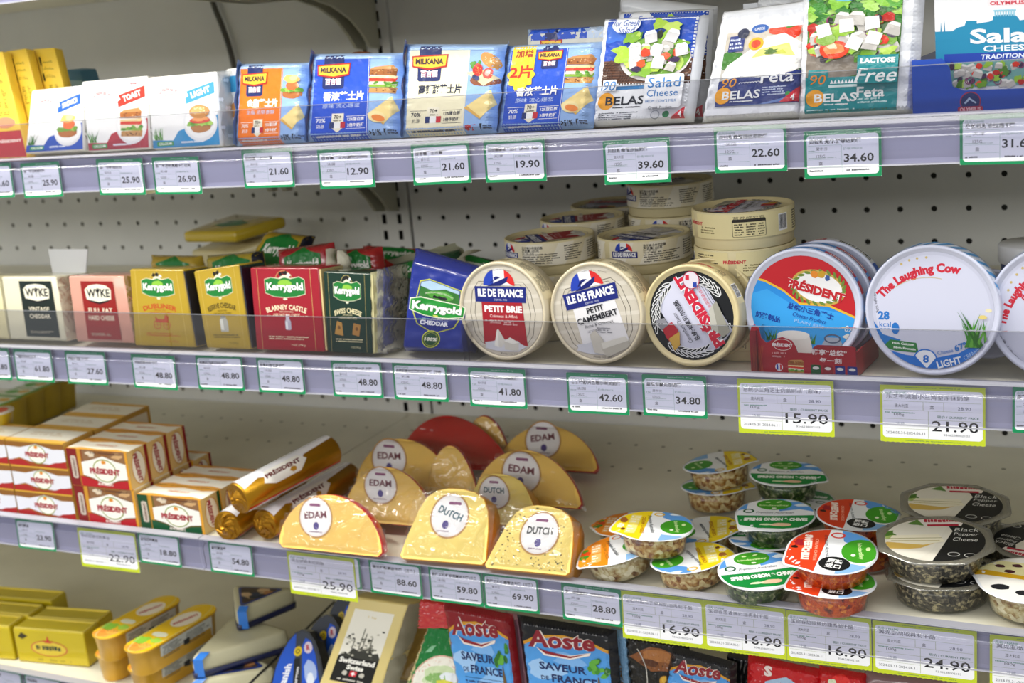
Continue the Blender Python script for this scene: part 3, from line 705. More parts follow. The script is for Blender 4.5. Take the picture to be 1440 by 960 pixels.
def art_feta():
    c = Cv(90, 105, 6); c.rect(0, 0, 90, 105, '#eceef5'); c.rect(8, 12, 90, 88, '#b8b4ae'); c.clip = [(8, 12), (90, 12), (90, 88), (8, 88)]
    c.rect(8, 70, 90, 88, '#c8bfb2'); c.blob(78, 84, 11, 8, '#dd3a1e', j=.06); c.blob(62, 86, 9, 5, '#e3482a', j=.06); c.blob(76, 89, 6, 2, '#3f8a2c', j=.4)
    c.blob(16, 60, 10, 12, '#3f7a2a', j=.3); c.blob(86, 50, 6, 9, '#3a5a34', j=.3)
    c.poly([(10, 44), (14, 54), (52, 80), (70, 82), (90, 70), (90, 56), (78, 44), (40, 38)], '#f4f3ee'); c.poly([(10, 44), (40, 38), (78, 44), (90, 56), (90, 46), (60, 34), (14, 36)], '#dddad6')
    c.poly([(38, 60), (46, 68), (76, 72), (78, 66), (84, 58), (62, 62)], '#dfe07c'); c.poly([(52, 62), (70, 66), (74, 62)], '#c8cc4c'); c.blob(58, 65, 6, 2.6, '#5a7a3a', j=.4)
    c.rect(8, 12, 90, 38, '#27387e'); c.poly([(8, 38), (30, 42), (90, 34), (90, 44), (60, 40)], '#27387e'); c.poly([(8, 14), (50, 12), (90, 20), (90, 16), (60, 12)], '#6c86c4')
    c.clip = None
    c.rrect(12, 68, 28, 84, 1, '#26367c'); c.dashes(13, 70, 27, 82, 3, '#cfd8f4', cw=3); c.ell(26, 86, 6, 5, '#2a2f4a'); c.ell(43, 89, 9, 4.4, '#2a5fae'); c.text('GREEK', 43, 89, 11, 2.6, '#ffffff')
    c.ell(41, 74, 8, 6.5, '#eab020'); c.ell(41, 74, 5, 4, '#d2482a')
    c.text('90', 19, 36, 15, 9, '#f0a030', shear=.2)
    for k in range(8): c.ring(31+k*3, 34, 1.8, .5, '#f2f4f8', n=10, a1=180)
    c.text('Feta', 68, 39, 33, 12, '#f4f6fa', bold=.015); belas(c, 31, 23, 1.15, '#f4f6fa'); c.dashes(54, 20, 78, 30, 4, '#c4cee8', cw=2); c.ell(80, 21, 2.5, None, '#3f9a4a')
    c.poly([(72, 13), (90, 13), (90, 28)], '#d2283a'); c.text('4', 85, 17.5, 4, 6, '#ffffff', bold=.04)
    return c
def art_lactose():
    c = Cv(96, 126, 8); c.rect(0, 0, 96, 126, '#eceef4'); c.rect(8, 4, 82, 122, '#4f8a2a'); c.clip = [(8, 4), (82, 4), (82, 122), (8, 122)]
    for k in range(60): c.blob(c.rnd.uniform(8, 82), c.rnd.uniform(88, 122), 7, 5, c.rnd.choice(('#2f7a24', '#56a032', '#86c23e', '#3f8a2c', '#a4d060')), j=.4)
    c.rect(8, 38, 82, 52, '#3c3534'); c.ell(26, 50, 40, 14, '#8f8478'); salad(c, 8, 54, 84, 92, 74, 11)
    c.blob(31, 62, 12, 8.5, '#e0401c', j=.04); c.blob(31, 63, 8.5, 5.5, '#ee8a52', j=.15); c.blob(30, 65, 4, 2.5, '#f6d2b0', j=.3); c.blob(24, 72, 8, 6, '#8ab04c', j=.05)
    for x, y, a in ((60, 86, 10), (62, 72, -12), (22, 80, 20), (47, 68, -20), (40, 84, 8)): c.poly(rot_pts([(-6, -6), (5.5, -6), (6, 5), (-5, 6)], a, x, y), '#f2f1ee')
    c.clip = None
    c.rect(8, 4, 82, 37, '#158a90'); c.rect(50, 30, 82, 56, '#158a90'); c.rrect(10, 28, 26, 44, 1, '#158a90')
    c.text('LACTOSE', 66, 51, 27, 5, '#f4f8f8', bold=.05); c.text('Free', 66, 37.5, 32, 13, '#f4f8f8', bold=.01, shear=.3); c.text('Feta', 61, 22, 22, 10, '#f4f8f8', bold=.02); c.text('90', 18, 35, 13, 9, '#e8892c', shear=.2)
    for k in range(8): c.poly([(28+k*2.9, 31), (30.8+k*2.9, 31), (29.4+k*2.9, 34.6)], '#f2f4f8')
    c.rect(27, 27.5, 50, 29.8, '#cfe4e4'); belas(c, 31, 18, 1.05, '#f4f8f8'); c.dashes(51, 11, 76, 17, 2, '#bfe0e0', cw=2); c.dashes(10, 6, 60, 8, 1, '#bfe0e0', cw=2)
    c.ell(37, 114, 13, 8, '#6ab4cc'); c.text('LACTOSE FREE', 37, 114, 20, 3, '#f4f8f8', bold=.04); c.ell(60, 115, 9, 6, '#2a5fae'); c.text('GREEK', 60, 115, 11, 3, '#ffffff')
    c.ell(76, 115, 6.6, None, '#eab020'); c.ell(76, 115, 4.2, None, '#d2482a'); c.poly([(8, 106), (8, 122), (18, 122)], '#158a90')
    return c
def art_olympus():
    c = Cv(130, 120, 9); c.rect(0, 0, 130, 120, '#f2f3f7'); c.rect(0, 0, 130, 72, '#1c86ae')
    pts = [(0, 70), (6, 70), (7, 84), (8, 70), (10, 70), (11, 88), (12, 70), (20, 72), (26, 76), (34, 78), (36, 84), (48, 84), (48, 80), (62, 82), (66, 84), (66, 88), (70, 90), (90, 90), (94, 86), (96, 82), (108, 84), (118, 80), (130, 78), (130, 60), (0, 60)]
    c.poly(pts, '#1c86ae')
    for k in range(8): c.rect(68+k*3, 88, 69.6+k*3, 95, '#8fc4d8')
    c.rect(67, 94.5, 92, 96.5, '#8fc4d8')
    c.ell(82, 112, 14, 8, '#27356e'); c.poly([(74, 110), (80, 116), (84, 112), (88, 115), (93, 110)], '#ffffff'); c.rrect(60, 101, 104, 109, 3, '#f7e9ec'); c.text('OLYMPUS', 82, 105, 38, 5, '#d23c50', bold=.04, outline='#f7e9ec')
    c.text('Salad', 82, 64, 84, 19, '#f6f8fb', bold=.03); c.text('CHEESE', 82, 48, 54, 7.5, '#f6f8fb', bold=.02); c.rect(10, 32, 120, 43, '#1c3fa4'); c.text('TRADITIONAL', 82, 37.5, 60, 6.2, '#e8eefb', bold=.02, shear=.15)
    c.rect(10, 0, 130, 32, '#6fa4a0'); salad(c, 12, 2, 128, 30, 70, 9)
    return c
def emblem_olympus(c, x, y, r):
    c.ell(x, y, r, r, '#a83050'); c.ell(x, y, r*.9, r*.9, '#27356e'); c.poly([(x-r*.6, y-.1*r), (x-.1*r, y+.45*r), (x+.6*r, y-.1*r), (x+.5*r, y-.2*r), (x-.05*r, y+.2*r), (x-.45*r, y-.2*r)], '#b8c8e8')
    c.rrect(x-r*1.2, y-r*1.05, x+r*1.2, y-r*.45, r*.2, '#a83050'); c.text('OLYMPUS', x, y-r*.75, r*2, r*.42, '#e8b8c4', bold=.03)
def art_kerry(base, name, kind, seed, name2=None):
    c = Cv(92, 96, seed); c.rect(0, 0, 92, 96, base); gold = '#d8c074'
    c.rect(8, 0, 8.4, 96, '#00000000'[:7] if False else gold); c.rect(81, 0, 81.4, 96, gold)
    c.ring(45, 82, 12, .5, gold, a0=10, a1=170)
    c.poly([(17.8, 83.6), (27, 86.2), (38, 84.9), (42, 88), (46, 89), (50, 88), (54, 84.9), (66, 87), (73.2, 83.6), (73.2, 66.4), (60, 63), (45, 62), (30, 63), (17.8, 67.4)], '#e8e4c8')
    c.poly([(18.4, 83), (27, 85.6), (39, 84), (46, 86), (54, 84), (66, 86.4), (72.6, 83), (72.6, 67), (60, 63.6), (45, 62.6), (30, 63.6), (18.4, 68)], '#1d7a33'); c.blob(46, 78, 10, 5, '#8cc242', j=.1)
    c.blob(41, 90, 3, 2.4, '#1a1a1a', j=.3); c.blob(47, 91, 3, 2.6, '#22201c', j=.3); c.blob(52, 89, 2.4, 1.8, '#f2f2f2', j=.3)
    c.text('Kerrygold', 45.5, 74, 50, 11.5, '#f8f8f4', bold=.045, outline='#0f4a20', ow=.03); c.ell(45, 60.6, 3, 1.2, '#e8e4c8')
    tc = {'carriage': '#b8431f', 'churn': '#3a3010', 'bottle': '#f0e6c4', 'swiss': '#e8dcb0'}[kind]
    c.text(name, 45, 51 if kind != 'churn' else 52, 60 if kind == 'churn' else 56, 6.4, tc, bold=.03, bend=90); c.text('100% NATURAL', 45, 45.5, 20, 1.8, tc); c.text(name2 or 'NATURAL CHEESE', 45, 42, 36, 2.6, tc)
    if kind == 'carriage':
        for x, r in ((38, 6), (53, 6)): c.ring(x, 27, r, 1, tc, n=20); c.line([(x-r, 27), (x+r, 27)], .6, tc); c.line([(x, 27-r), (x, 27+r)], .6, tc)
        c.poly([(36, 30), (56, 30), (58, 38), (52, 40), (50, 34), (40, 34), (36, 38)], tc)
    if kind == 'churn': c.poly([(36, 20), (52, 20), (53, 32), (50, 36), (50, 38), (39, 38), (39, 36), (36, 32)], '#b8b8b0'); c.rect(37, 22, 43, 35, '#e8e8e0'); c.ell(44.5, 38, 6, 1.4, '#8a8a84')
    if kind == 'bottle': c.rrect(42, 24, 50, 36, 2, '#b8b4c8'); c.rrect(43.6, 34, 48.4, 42, 1, '#d0ccdc'); c.rrect(43, 25, 45.5, 34, 1, '#eeeef4')
    if kind == 'swiss':
        c.poly([(16, 22), (34, 20), (32, 36), (22, 38)], '#b98a44'); c.blob(26, 30, 3, 2.4, '#7a5426'); c.poly([(52, 22), (66, 20), (70, 34), (56, 36)], '#a8793c'); c.blob(62, 29, 3, 2.4, '#6f4a20')
    c.dashes(18, 12, 74, 17, 2, tc, cw=1.6); c.text('7 OZ (198 g)', 58, 6, 20, 3, tc)
    return c
def art_cheddar():
    c = Cv(100, 140, 31); c.rect(0, 0, 100, 140, '#20308c')
    pts = [(20, 118), (34, 124), (84, 116), (86, 60), (80, 46), (52, 34), (48, 34), (22, 48), (14, 66)]
    c.poly(pts, '#c8cc3c'); c.poly([(50+(x-50)*.955, 80+(y-80)*.965) for x, y in pts], '#1c2a80')
    c.poly([(22.5, 116), (35, 121.5), (81, 114), (83, 84), (20, 86)], '#2f6f2c'); c.poly([(22.5, 116), (35, 121.5), (81, 114), (81.5, 108), (60, 112), (40, 106), (22, 110)], '#a8c4dc'); c.blob(54, 100, 22, 8, '#4f9a38', j=.1)
    c.text('MILK FROM GRASS FED COWS', 52, 104, 44, 2.6, '#e8ecd8', bend=50)
    for x in (46, 54, 61): c.blob(x, 96.5, 4, 2.6, '#16181c', j=.3)
    c.poly([(8, 88), (24, 93), (88, 90), (94, 86), (93, 68), (70, 62), (50, 61), (30, 63), (8, 70)], '#eef0dc'); c.poly([(9.4, 87), (24, 91.4), (87, 88.6), (92.4, 85), (91.6, 69), (70, 63.6), (50, 62.4), (30, 64.4), (9.4, 71)], '#1d8a30')
    c.text('Kerrygold', 50.5, 76.5, 76, 18, '#f8f8f4', bold=.05, outline='#0f5a20', ow=.03); c.ell(50, 64.5, 4, 1.2, '#d8dc6a')
    c.text('IMPORTED FROM IRELAND', 50, 57.5, 40, 2.4, '#aab4dc'); c.text('CHEDDAR', 49, 51.5, 44, 7.6, '#eef0fa', bold=.04)
    c.ell(47, 24, 14, 15, '#d8dc3c'); c.ell(47, 24, 12.8, 13.8, '#174a2a'); c.text('100%', 47, 24, 19, 6, '#f0f0e0', bold=.04, shear=.1); c.ring(47, 24, 10.5, .6, '#b8bc4c', ry=11.5)
    return c
def art_wyke(base, words, seed):
    c = Cv(60, 84, seed); c.rect(0, 0, 60, 84, base)
    c.poly([(6, 72), (14, 78), (30, 80), (46, 78), (54, 72), (52, 58), (30, 54), (8, 58)], '#e8e4d0'); c.poly([(8, 58), (30, 54), (52, 58), (44, 54), (30, 51), (16, 54)], '#18181a')
    c.text('WYKE', 30, 67, 42, 12, '#18181c', bold=.03); c.poly([(28, 74), (32, 74), (30, 66)], '#18181c')
    for k, wd in enumerate(words): c.text(wd, 30, 42-k*11, min(46, len(wd)*5.4), 6.6, '#e8e0c8', bold=.02)
    c.dashes(8, 5, 52, 9, 2, '#b8b09c', cw=2)
    return c
def flagdome(c, x, y, s, rot=0):
    """half round tricolour with a ship over the name band"""
    def R(p): return rot_pts(p, rot, x, y)
    arc = lambda a0, a1: [(16*s*math.cos(math.radians(a)), 2*s+15*s*math.sin(math.radians(a))) for a in np.linspace(a0, a1, 8)]
    c.poly(R(arc(110, 180)+[(-5.5*s, 2*s)]), '#2340b0'); c.poly(R(arc(68, 110)+[(-5.5*s, 2*s), (6*s, 2*s)]), '#e8e8ee'); c.poly(R(arc(0, 68)+[(6*s, 2*s)]), '#d42a2a')
    c.poly(R([(-13*s, 1*s), (10*s, 10*s), (7*s, 2*s)]), '#141f6e'); c.poly(R([(-9*s, 4*s), (-4*s, 6.5*s), (-5*s, 9*s), (-2*s, 10*s), (2*s, 9*s), (-8*s, 5.4*s)]), '#141f6e')
    c.poly(R([(2*s, 2*s), (8*s, 5*s), (14*s, 2*s)]), '#e8e8ee')
def art_idf(kind):
    c = Cv(100, 100, 41); c.clip = [(50+47*math.cos(2*PI*k/48), 50+47*math.sin(2*PI*k/48)) for k in range(48)]
    rot = 0 if kind == 'brie' else 14
    c.ell(50, 50, 47, None, '#c9c1b2', n=48)
    for k in range(6): c.poly([(3, 12+k*15), (97, 20+k*15), (97, 24+k*15), (3, 15+k*15)], '#d4cdc0')
    def T(x, y): return rot_pts([(x-50, y-50)], rot, 50, 50)[0]
    oct_ = [(-34, 22), (-26, 32), (26, 32), (34, 22), (38, 0), (34, -22), (26, -32), (-26, -32), (-34, -22), (-38, 0)]
    o = rot_pts(oct_, rot, 50, 48); c.line(o+[o[0]], .5, '#3c342c'); o = rot_pts([(a*.86, b*.92) for a, b in oct_], rot, 50, 48); c.line(o+[o[0]], .4, '#3c342c')
    bx = [(-24, -35), (27, -35), (23, 14), (-24, 14)]
    c.poly(rot_pts(bx, rot, 50, 50), '#a3202c' if kind == 'brie' else '#e4e2e6')
    x, y = T(48, 74); flagdome(c, x, y, 1.15, rot)
    c.poly(rot_pts([(-31, 9), (28, 9), (29, 25), (-31, 25)], rot, 50, 50), '#1a2678')
    x, y = T(49, 68.5); c.text('ILE DE FRANCE', x, y, 53, 8.4, '#f2f2f6', bold=.045, rot=rot); x, y = T(49, 61.5); c.text('DEPUIS 1936', x, y, 15, 1.8, '#c8cce8', rot=rot)
    if kind == 'brie':
        c.text('PETIT BRIE', 51, 52, 44, 7, '#f6f2f0', bold=.05); c.text('Crémeux & Affiné', 51, 44.6, 32, 3.2, '#f0dcd8'); c.text('LAIT DE FRANCE', 41, 38, 13, 2.2, '#f0dcd8'); c.dashes(50, 35, 66, 41, 3, '#e0b8b8', cw=1.6)
    else:
        ink = '#22222a'; x, y = T(50, 54); c.text('PETIT', x, y, 19, 6, ink, bold=.03, rot=rot+2); x, y = T(50, 46); c.text('CAMEMBERT', x, y, 46, 6.2, ink, bold=.03, rot=rot+2); x, y = T(50, 39); c.text('Riche & Crémeux', x, y, 32, 3, '#4a4a52', rot=rot); x, y = T(42, 33.5); c.text('LAIT DE FRANCE', x, y, 13, 2.2, '#4a4a52', rot=rot); c.dashes(50, 30, 66, 36, 3, '#77777f', cw=1.6)
    c.blob(50, 14, 24, 6.5, '#cfd0da', j=.12)
    if kind == 'brie':
        c.poly([(38, 14), (42, 30), (44, 31), (52, 18), (46, 12)], '#d8d4cc'); c.poly([(38, 14), (42, 30), (43, 31), (43, 12)], '#efece6'); c.poly([(50, 10), (50, 19), (57, 23), (67, 18), (66, 9)], '#cfcbc2'); c.poly([(50, 19), (57, 23), (67, 18), (60, 16)], '#efece6')
    else:
        c.poly([(46, 10), (42, 28), (48, 33), (56, 24), (60, 8)], '#c9c4ba'); c.poly([(54, 14), (84, 24), (86, 18), (60, 6)], '#b9b4a8'); c.poly([(54, 20), (80, 28), (84, 24), (56, 14)], '#dcd8ce')
    c.text('Poids net 125g', 56, 5.6, 22, 2.6, '#2c2a28'); c.ring(50, 50, 47, .6, '#a89f90')
    c.text('FABRIQUÉ EN FRANCE', 50, 92.6, 28, 1.8, '#6a6258', bend=46)
    return c
def art_prescam():
    c = Cv(100, 100, 42); c.clip = [(50+45*math.cos(2*PI*k/48), 50+45*math.sin(2*PI*k/48)) for k in range(48)]
    c.ell(50, 50, 45, None, '#14161a', n=48); R = -58
    o = rot_pts([(-40, -12), (-28, -26), (26, -26), (38, -14), (42, 8), (34, 30), (-22, 30), (-38, 16)], R, 50, 50); c.poly(o, '#cfd0e4')
    for a0, a1, cx, cy in ((130, 205, 50, 50), (40, 75, 50, 50), (235, 300, 50, 50), (330, 350, 50, 50)):
        for k, a in enumerate(np.arange(a0, a1, 8)):
            for r, dr in ((35, 10), (40, -10)):
                x, y = cx+r*math.cos(math.radians(a)), cy+r*math.sin(math.radians(a)); c.ell(x, y, 5, 1.7, '#e8e8ea', rot=a+90+dr*2.2, n=12); c.ell(x, y, 4, .9, '#14161a', rot=a+90+dr*2.2, n=10)
    def T(x, y): return rot_pts([(x, y)], R, 50, 50)[0]
    x, y = T(0, 10); c.text('PRÉSIDENT', x, y, 82, 15, '#c8203c', bold=.06, rot=R+180-0, outline='#f4f4f8', ow=.05)
    x, y = T(2, -6); c.text('总统卡蒙贝尔奶酪', x, y, 46, 6, '#26262e', rot=R+180, bold=.02); x, y = T(6, -14); c.text('Camembert Cheese', x, y, 34, 4.4, '#26262e', rot=R+180, shear=.2)
    x, y = T(-8, 23); c.text('法国原装进口', x, y, 24, 3.6, '#c8203c', rot=R+180)
    for k in range(2): x, y = T(-8, 27+k*2.6); c.text('------------------', x, y, 22, .7, '#5a5a66', rot=R+180)
    c.ell(52, 86, 9, None, '#d8d0dc'); c.ring(52, 86, 9, .8, '#a83050'); c.rect(46, 86, 50, 91, '#c8203c'); c.rect(54, 79, 58, 84, '#2340a0')
    c.poly([(18, 38), (30, 43), (36, 36), (38, 22), (34, 16), (24, 26)], '#b02430'); c.poly([(26, 26), (38, 34), (38, 20), (32, 14)], '#c8a048'); c.poly([(12, 44), (22, 47), (26, 40), (18, 34)], '#8a8a92')
    c.poly([(74, 62), (78, 66), (92, 36), (84, 30), (80, 34)], '#9a988c'); c.poly([(74, 62), (80, 34), (72, 38), (70, 56)], '#bcbab0')
    return c
def art_pres8():
    c = Cv(100, 100, 43); c.clip = [(50+44.5*math.cos(2*PI*k/48), 50+44.5*math.sin(2*PI*k/48)) for k in range(48)]
    c.ell(50, 50, 44.5, None, '#2a8ee0', n=48); c.poly([(0, 60), (20, 66), (40, 54), (100, 44), (100, 0), (0, 0)], '#3aa4ee')
    c.poly([(0, 100), (100, 100), (100, 40), (72, 52), (48, 53), (34, 64), (18, 72), (0, 76)], '#e8b838'); c.poly([(0, 100), (100, 100), (100, 42), (72, 54), (48, 55), (34, 66), (18, 74), (0, 78)], '#c0202a')
    c.poly([(100, 36), (100, 41), (76, 50), (52, 50), (36, 58), (30, 62), (50, 44)], '#2a8ee0') if False else None
    c.ell(64, 68, 23, 14.5, '#c8a850', rot=-14); c.ell(64, 68, 20.5, 12.5, '#efeef0', rot=-14)
    for k in range(22): a = 2*PI*k/22; x, y = 64+21.5*math.cos(a), 68+13.5*math.sin(a); c.ell(x, y, 3, 1.2, '#6f8a3a', rot=math.degrees(a)+70-14, n=8)
    c.blob(61, 79, 3.4, 3, '#e0882c'); c.blob(67, 79, 3.4, 3, '#c89a2c'); c.blob(72, 76, 2, 2.4, '#3a5a9a')
    c.text('PRÉSIDENT', 62, 66.5, 50, 9.4, '#c0202a', bold=.055, rot=-15, outline='#f6f4f4', ow=.05)
    c.text('总统小三角芝士', 57, 48, 40, 5.6, '#1c3f9c', rot=-13, bold=.03); c.text('Cheese Product', 56, 42, 29, 3.6, '#1c3f9c', rot=-13, shear=.2); c.text('PLAIN 原味', 56, 37, 26, 3.6, '#9ccaf2', rot=-13)
    c.text('奶酪制品', 20, 42, 22, 5.4, '#1c3f9c', rot=-13, bold=.03); c.text('8x', 89, 34, 7, 5, '#e8f2fb', shear=.2); c.poly([(83, 27), (88, 30), (92, 26), (89, 24)], '#f2f2ea')
    grass(c, 22, 22, 12, 14); grass(c, 58, 20, 10, 12); c.poly([(24, 8), (28, 26), (36, 30), (50, 30), (56, 26), (60, 6)], '#e6e6e0'); c.ell(42, 27, 14, 4, '#f4f4ee')
    c.poly([(64, 6), (66, 20), (70, 26), (80, 26), (84, 20), (86, 6)], '#aab4c4'); c.ring(75, 25, 7, 1.2, '#5a6880', ry=4)
    return c
def art_cow(kind):
    c = Cv(100, 100, 44); c.clip = [(50+46*math.cos(2*PI*k/48), 50+46*math.sin(2*PI*k/48)) for k in range(48)]
    c.ell(50, 50, 46, None, '#c6c8dc', n=48); c.ell(50, 50, 43.5, None, '#ced0e4', n=48)  # white lid toned to lavender: the shade on it is put into colour
    if kind == 'light':
        c.text('The Laughing Cow', 38, 79, 68, 9.5, '#c8283c', bold=.055, rot=19, bend=62)
        for x, y in ((27, 86), (33, 89), (39, 90.6), (46, 91.4)): c.ell(x, y, 1, None, '#c8b070', n=8)
        c.ring(48, 30, 46, .4, '#c8b070', a0=78, a1=124); c.text('28', 13, 45, 9, 7, '#2a74c4', bold=.04); c.text('kcal', 14, 38, 9, 4.4, '#2a74c4')
        c.poly([(4, 42), (12, 30), (26, 26), (22, 22), (14, 16), (4, 30)], '#2a74c4'); c.ell(22, 35, 3, 4.6, '#2a74c4'); c.text('Net Weight 120g', 6.4, 58, 22, 2.4, '#3a3a48', rot=-80)
        c.poly([(12, 20), (18, 26), (38, 24), (40, 16), (22, 17)], '#2f7a3c'); c.text('High Calcium', 28, 22.6, 17, 2.4, '#f0f6f0', bold=.03, rot=-4); c.text('High Protein', 29, 19, 17, 2.4, '#f0f6f0', bold=.03, rot=-4)
        c.poly([(14, 18), (30, 14), (50, 12), (70, 17), (84, 26), (98, 20), (70, -6), (20, -6)], '#2874d0')
        c.poly([(36, 15), (42, 19), (50, 18), (54, 14), (46, 4)], '#f0f2fa'); c.text('8', 45.4, 11.5, 4.6, 6.4, '#2874d0', bold=.04); c.ring(45, 11.5, 9, 1, '#2874d0', ry=8)
        c.text('LIGHT', 63, 9.6, 19, 5.8, '#eef2fc', bold=.03, rot=16); c.text('CREAMY', 80, 17, 14, 3.4, '#b8d0f2', rot=33); c.text('Cheese', 60, 18, 12, 3, '#2a74c4', rot=14); c.text('67%', 72.5, 23, 12, 5, '#2a74c4', bold=.03, rot=24)
        grass(c, 84, 22, 30, 16); c.ell(88, 46, 3, 1.6, '#e0cc7a'); c.ell(92, 51, 2.4, 1.4, '#e8e0b8')
    else:
        c.text('The Laughing Cow', 22, 66, 60, 8.5, '#c8283c', bold=.055, rot=52, bend=60); c.text('乐芝牛', 32, 66, 22, 8, '#c8283c', bold=.03, rot=52)
        for x, y in ((14, 66), (16, 72), (20, 78), (24, 83)): c.ell(x, y, 1, None, '#c8b070', n=8)
        c.text('净含量: 128g(8份)', 14, 22, 30, 3.2, '#3a3a48', rot=-52)
    return c
# ================================================================== builders of packs
def ss(x): x = max(0, min(1, x)); return x*x*(3-2*x)
def pouch_fn(p, t, bulge, mu=.1, mv=.1, seed=0, wr=.0005, fin=.0006):
    def prof(u, v): return math.sqrt(ss(u/mu)*ss((1-u)/mu)) * math.sqrt(ss(v/mv)*ss((1-v)/mv))
    def f(u, v, side, off=0.):
        q = p.pt(u, v); k = prof(u, v); w = wr*(noise.noise(Vector((u*9+seed, v*7, seed*1.7)))+.6*noise.noise(Vector((u*22, v*16+seed, 3))))
        e = min(u, 1-u); w += wr*1.8*math.exp(-(e/.09)**2)*math.sin(v*55+seed)*(.3+k)
        y = t/2-side*(fin+(t/2+bulge)*k) - side*w*(1 if side > 0 else .5)
        return Vector((q.x, y-off, q.z))
    return f
def pouch(name, p, t, m, parent, bulge=.002, mu=.1, mv=.1, seed=0, wr=.0005, n=30, fin=.0006):
    f = pouch_fn(p, t, bulge, mu, mv, seed, wr, fin); V, F = [], []
    for side in (1, -1):
        o = len(V)
        for j in range(n+1):
            for i in range(n+1): V.append(f(i/n, j/n, side, -.0004 if side > 0 else 0))
        for j in range(n):
            for i in range(n):
                a = o+j*(n+1)+i; q = (a, a+1, a+n+2, a+n+1); F.append(q if side > 0 else q[::-1])
    o2 = (n+1)*(n+1)
    for i in range(n):
        for a, b in ((i, i+1), (n*(n+1)+i+1, n*(n+1)+i)): F.append((b, a, a+o2, b+o2))
        for a, b in ((i*(n+1), (i+1)*(n+1)), (i*(n+1)+n+(n+1), i*(n+1)+n)): F.append((a, b, b+o2, a+o2))
    ob = mesh_obj(name, V, F, m, parent, True); return ob, f
def pmap(f, w, h, u0=0, v0=0, u1=1, v1=1): return lambda x, y, off: f(u0+(u1-u0)*x/w, v0+(v1-v0)*y/h, 1, off)
D1, D2, D3, D4 = [DECK[k]+.0005 for k in (1, 2, 3, 4)]
glossp = print_mat(**FOIL)

# ------------------------------------------------------------------ top shelf
# tall yellow boxes at the far left
for i, (q, Y, lb) in enumerate(((((-32, 80), (3, 72), (40, 226), (-2, 229)), -.488, 'tall yellow box with a red foot, nearest of the four at the left edge'),
    (((8, 72), (36, 68), (76, 223), (44, 225)), -.472, 'tall yellow box standing second from the left edge, top shelf'),
    (((46, 69), (76, 67), (114, 222), (82, 224)), -.456, 'tall yellow box furthest right of the row, behind the sandwich slices'),
    (((-80, 84), (-46, 78), (-14, 232), (-52, 234)), -.494, 'tall yellow box mostly cut off by the left edge of the photo'))):
    p = Pose(*q, Y=Y, lean=12, zb=D1, t=.014); t = thing('cheese_box', lb, 'box', 'tall yellow boxes at the left', m=p.m)
    hexa('carton', p.corners(.0135), mat('#eac43c', .4, coat=.2), t, .0008)
    c = Cv(30, 150, i)
    if i in (0, 3): c.rect(.5, .5, 29.5, 38, '#b02a34'); c.text('PRÉSIDENT', 15, 24, 26, 5, '#f0e0d8', bold=.04); c.ell(15, 50, 11, 8, '#d88a6a'); c.dashes(5, 60, 26, 66, 2, '#8a5a2a')
    c.rect(5.5, 126, 8, 138, '#26221a'); c.rect(5.5, 103, 8, 114, '#26221a'); c.dashes(5.5, 114, 8.5, 126, 6, '#5a5a4a', cw=1); [c.line([(10+k*1.5, yy+hh*(k % 2)*c.rnd.uniform(.4, 1)) for k in range(9)], .9, '#4a421c') for yy, hh in ((129, 3.5), (119, 4.5), (107, 6))]; c.dashes(11, 72, 15, 98, 9, '#6a5a20'); c.dashes(19, 70, 22, 98, 10, '#6a5a20')
    c.build('printed_face', p.flat(30, 150), t)
p = Pose((92, 98), (112, 99), (128, 150), (104, 150), Y=-.36, lean=0, zb=D1); t = thing('blue_carton', 'small blue carton behind the tall yellow boxes', 'box', m=p.m); hexa('carton', p.corners(.03), mat('#4a7f9e', .5), t, .002); c = Cv(20, 30); c.rect(1, 24, 19, 26, '#9cc0d0'); c.build('printed_stripe', p.flat(20, 30), t)
# slice packs in white wrap
for i, (q, band, word, ln, lb) in enumerate((
    (((47, 127), (116, 119), (120, 217), (33, 219)), 'blue', 'SANDWICH', 14, 'white slice pack with a blue sandwich banner, leftmost of the three'),
    (((112, 115), (206, 106), (211, 216), (125, 219)), 'red', 'TOAST', 10, 'white slice pack with a red toast banner'),
    (((206, 109), (303, 100), (312, 210), (214, 210)), 'sky', 'LIGHT', 8, 'white slice pack with a light blue banner and burger plate'))):
    p = Pose(*q, Y=(-.494, -.490), lean=ln, zb=D1, t=.03, sq=.3); t = thing('cheese_slices', lb, 'cheese pack', 'white wrapped slice packs', m=p.m)
    hexa('wrapped_block', p.corners(.026), mat('#f1f0ee', .3, coat=.6, bump=.25, bscale=60), t, .003, 3)
    art_vache(None, band, word, 60+i).build('printed_label', p.flat(95, 80, .02, .02, .98, .98), t, print_mat(**FOIL))
    # clear folded wrap standing off the right side
    a = p.TR+Vector((0, .002, 0)); b = p.BR+Vector((0, .002, 0))
    V = []
    for k in range(9):
        q_ = b.lerp(a, k/8)
        for j in range(5): V.append(q_+Vector((.0015+.0026*math.sin(k*2.1+j), .006*j, .0006*j)))
    mesh_obj('clear_wrap', V, [(k*5+j, k*5+j+1, k*5+j+6, k*5+j+5) for k in range(8) for j in range(4)], film('#f4f4f2', gloss=.15, haze=.45, hazecol='#f0efe8', bump=.3, bscale=80), t, True)
p = Pose((316, 97), (338, 94), (342, 200), (322, 202), Y=-.466, lean=8, zb=D1, t=.02); t = thing('cheese_slices', 'white slice pack peeping out left of the orange pack', 'cheese pack', 'white wrapped slice packs', m=p.m)
hexa('wrapped_block', p.corners(.022), mat('#f1f0ee', .3, coat=.6, bump=.25, bscale=60), t, .003, 3); c = Cv(20, 80); c.rect(5, 55, 16, 72, '#3a96c8'); c.rect(3, 3, 17, 20, '#2a86c4'); c.ell(10, 36, 6, 8, '#c88a4a'); c.build('printed_label', p.flat(20, 80), t)
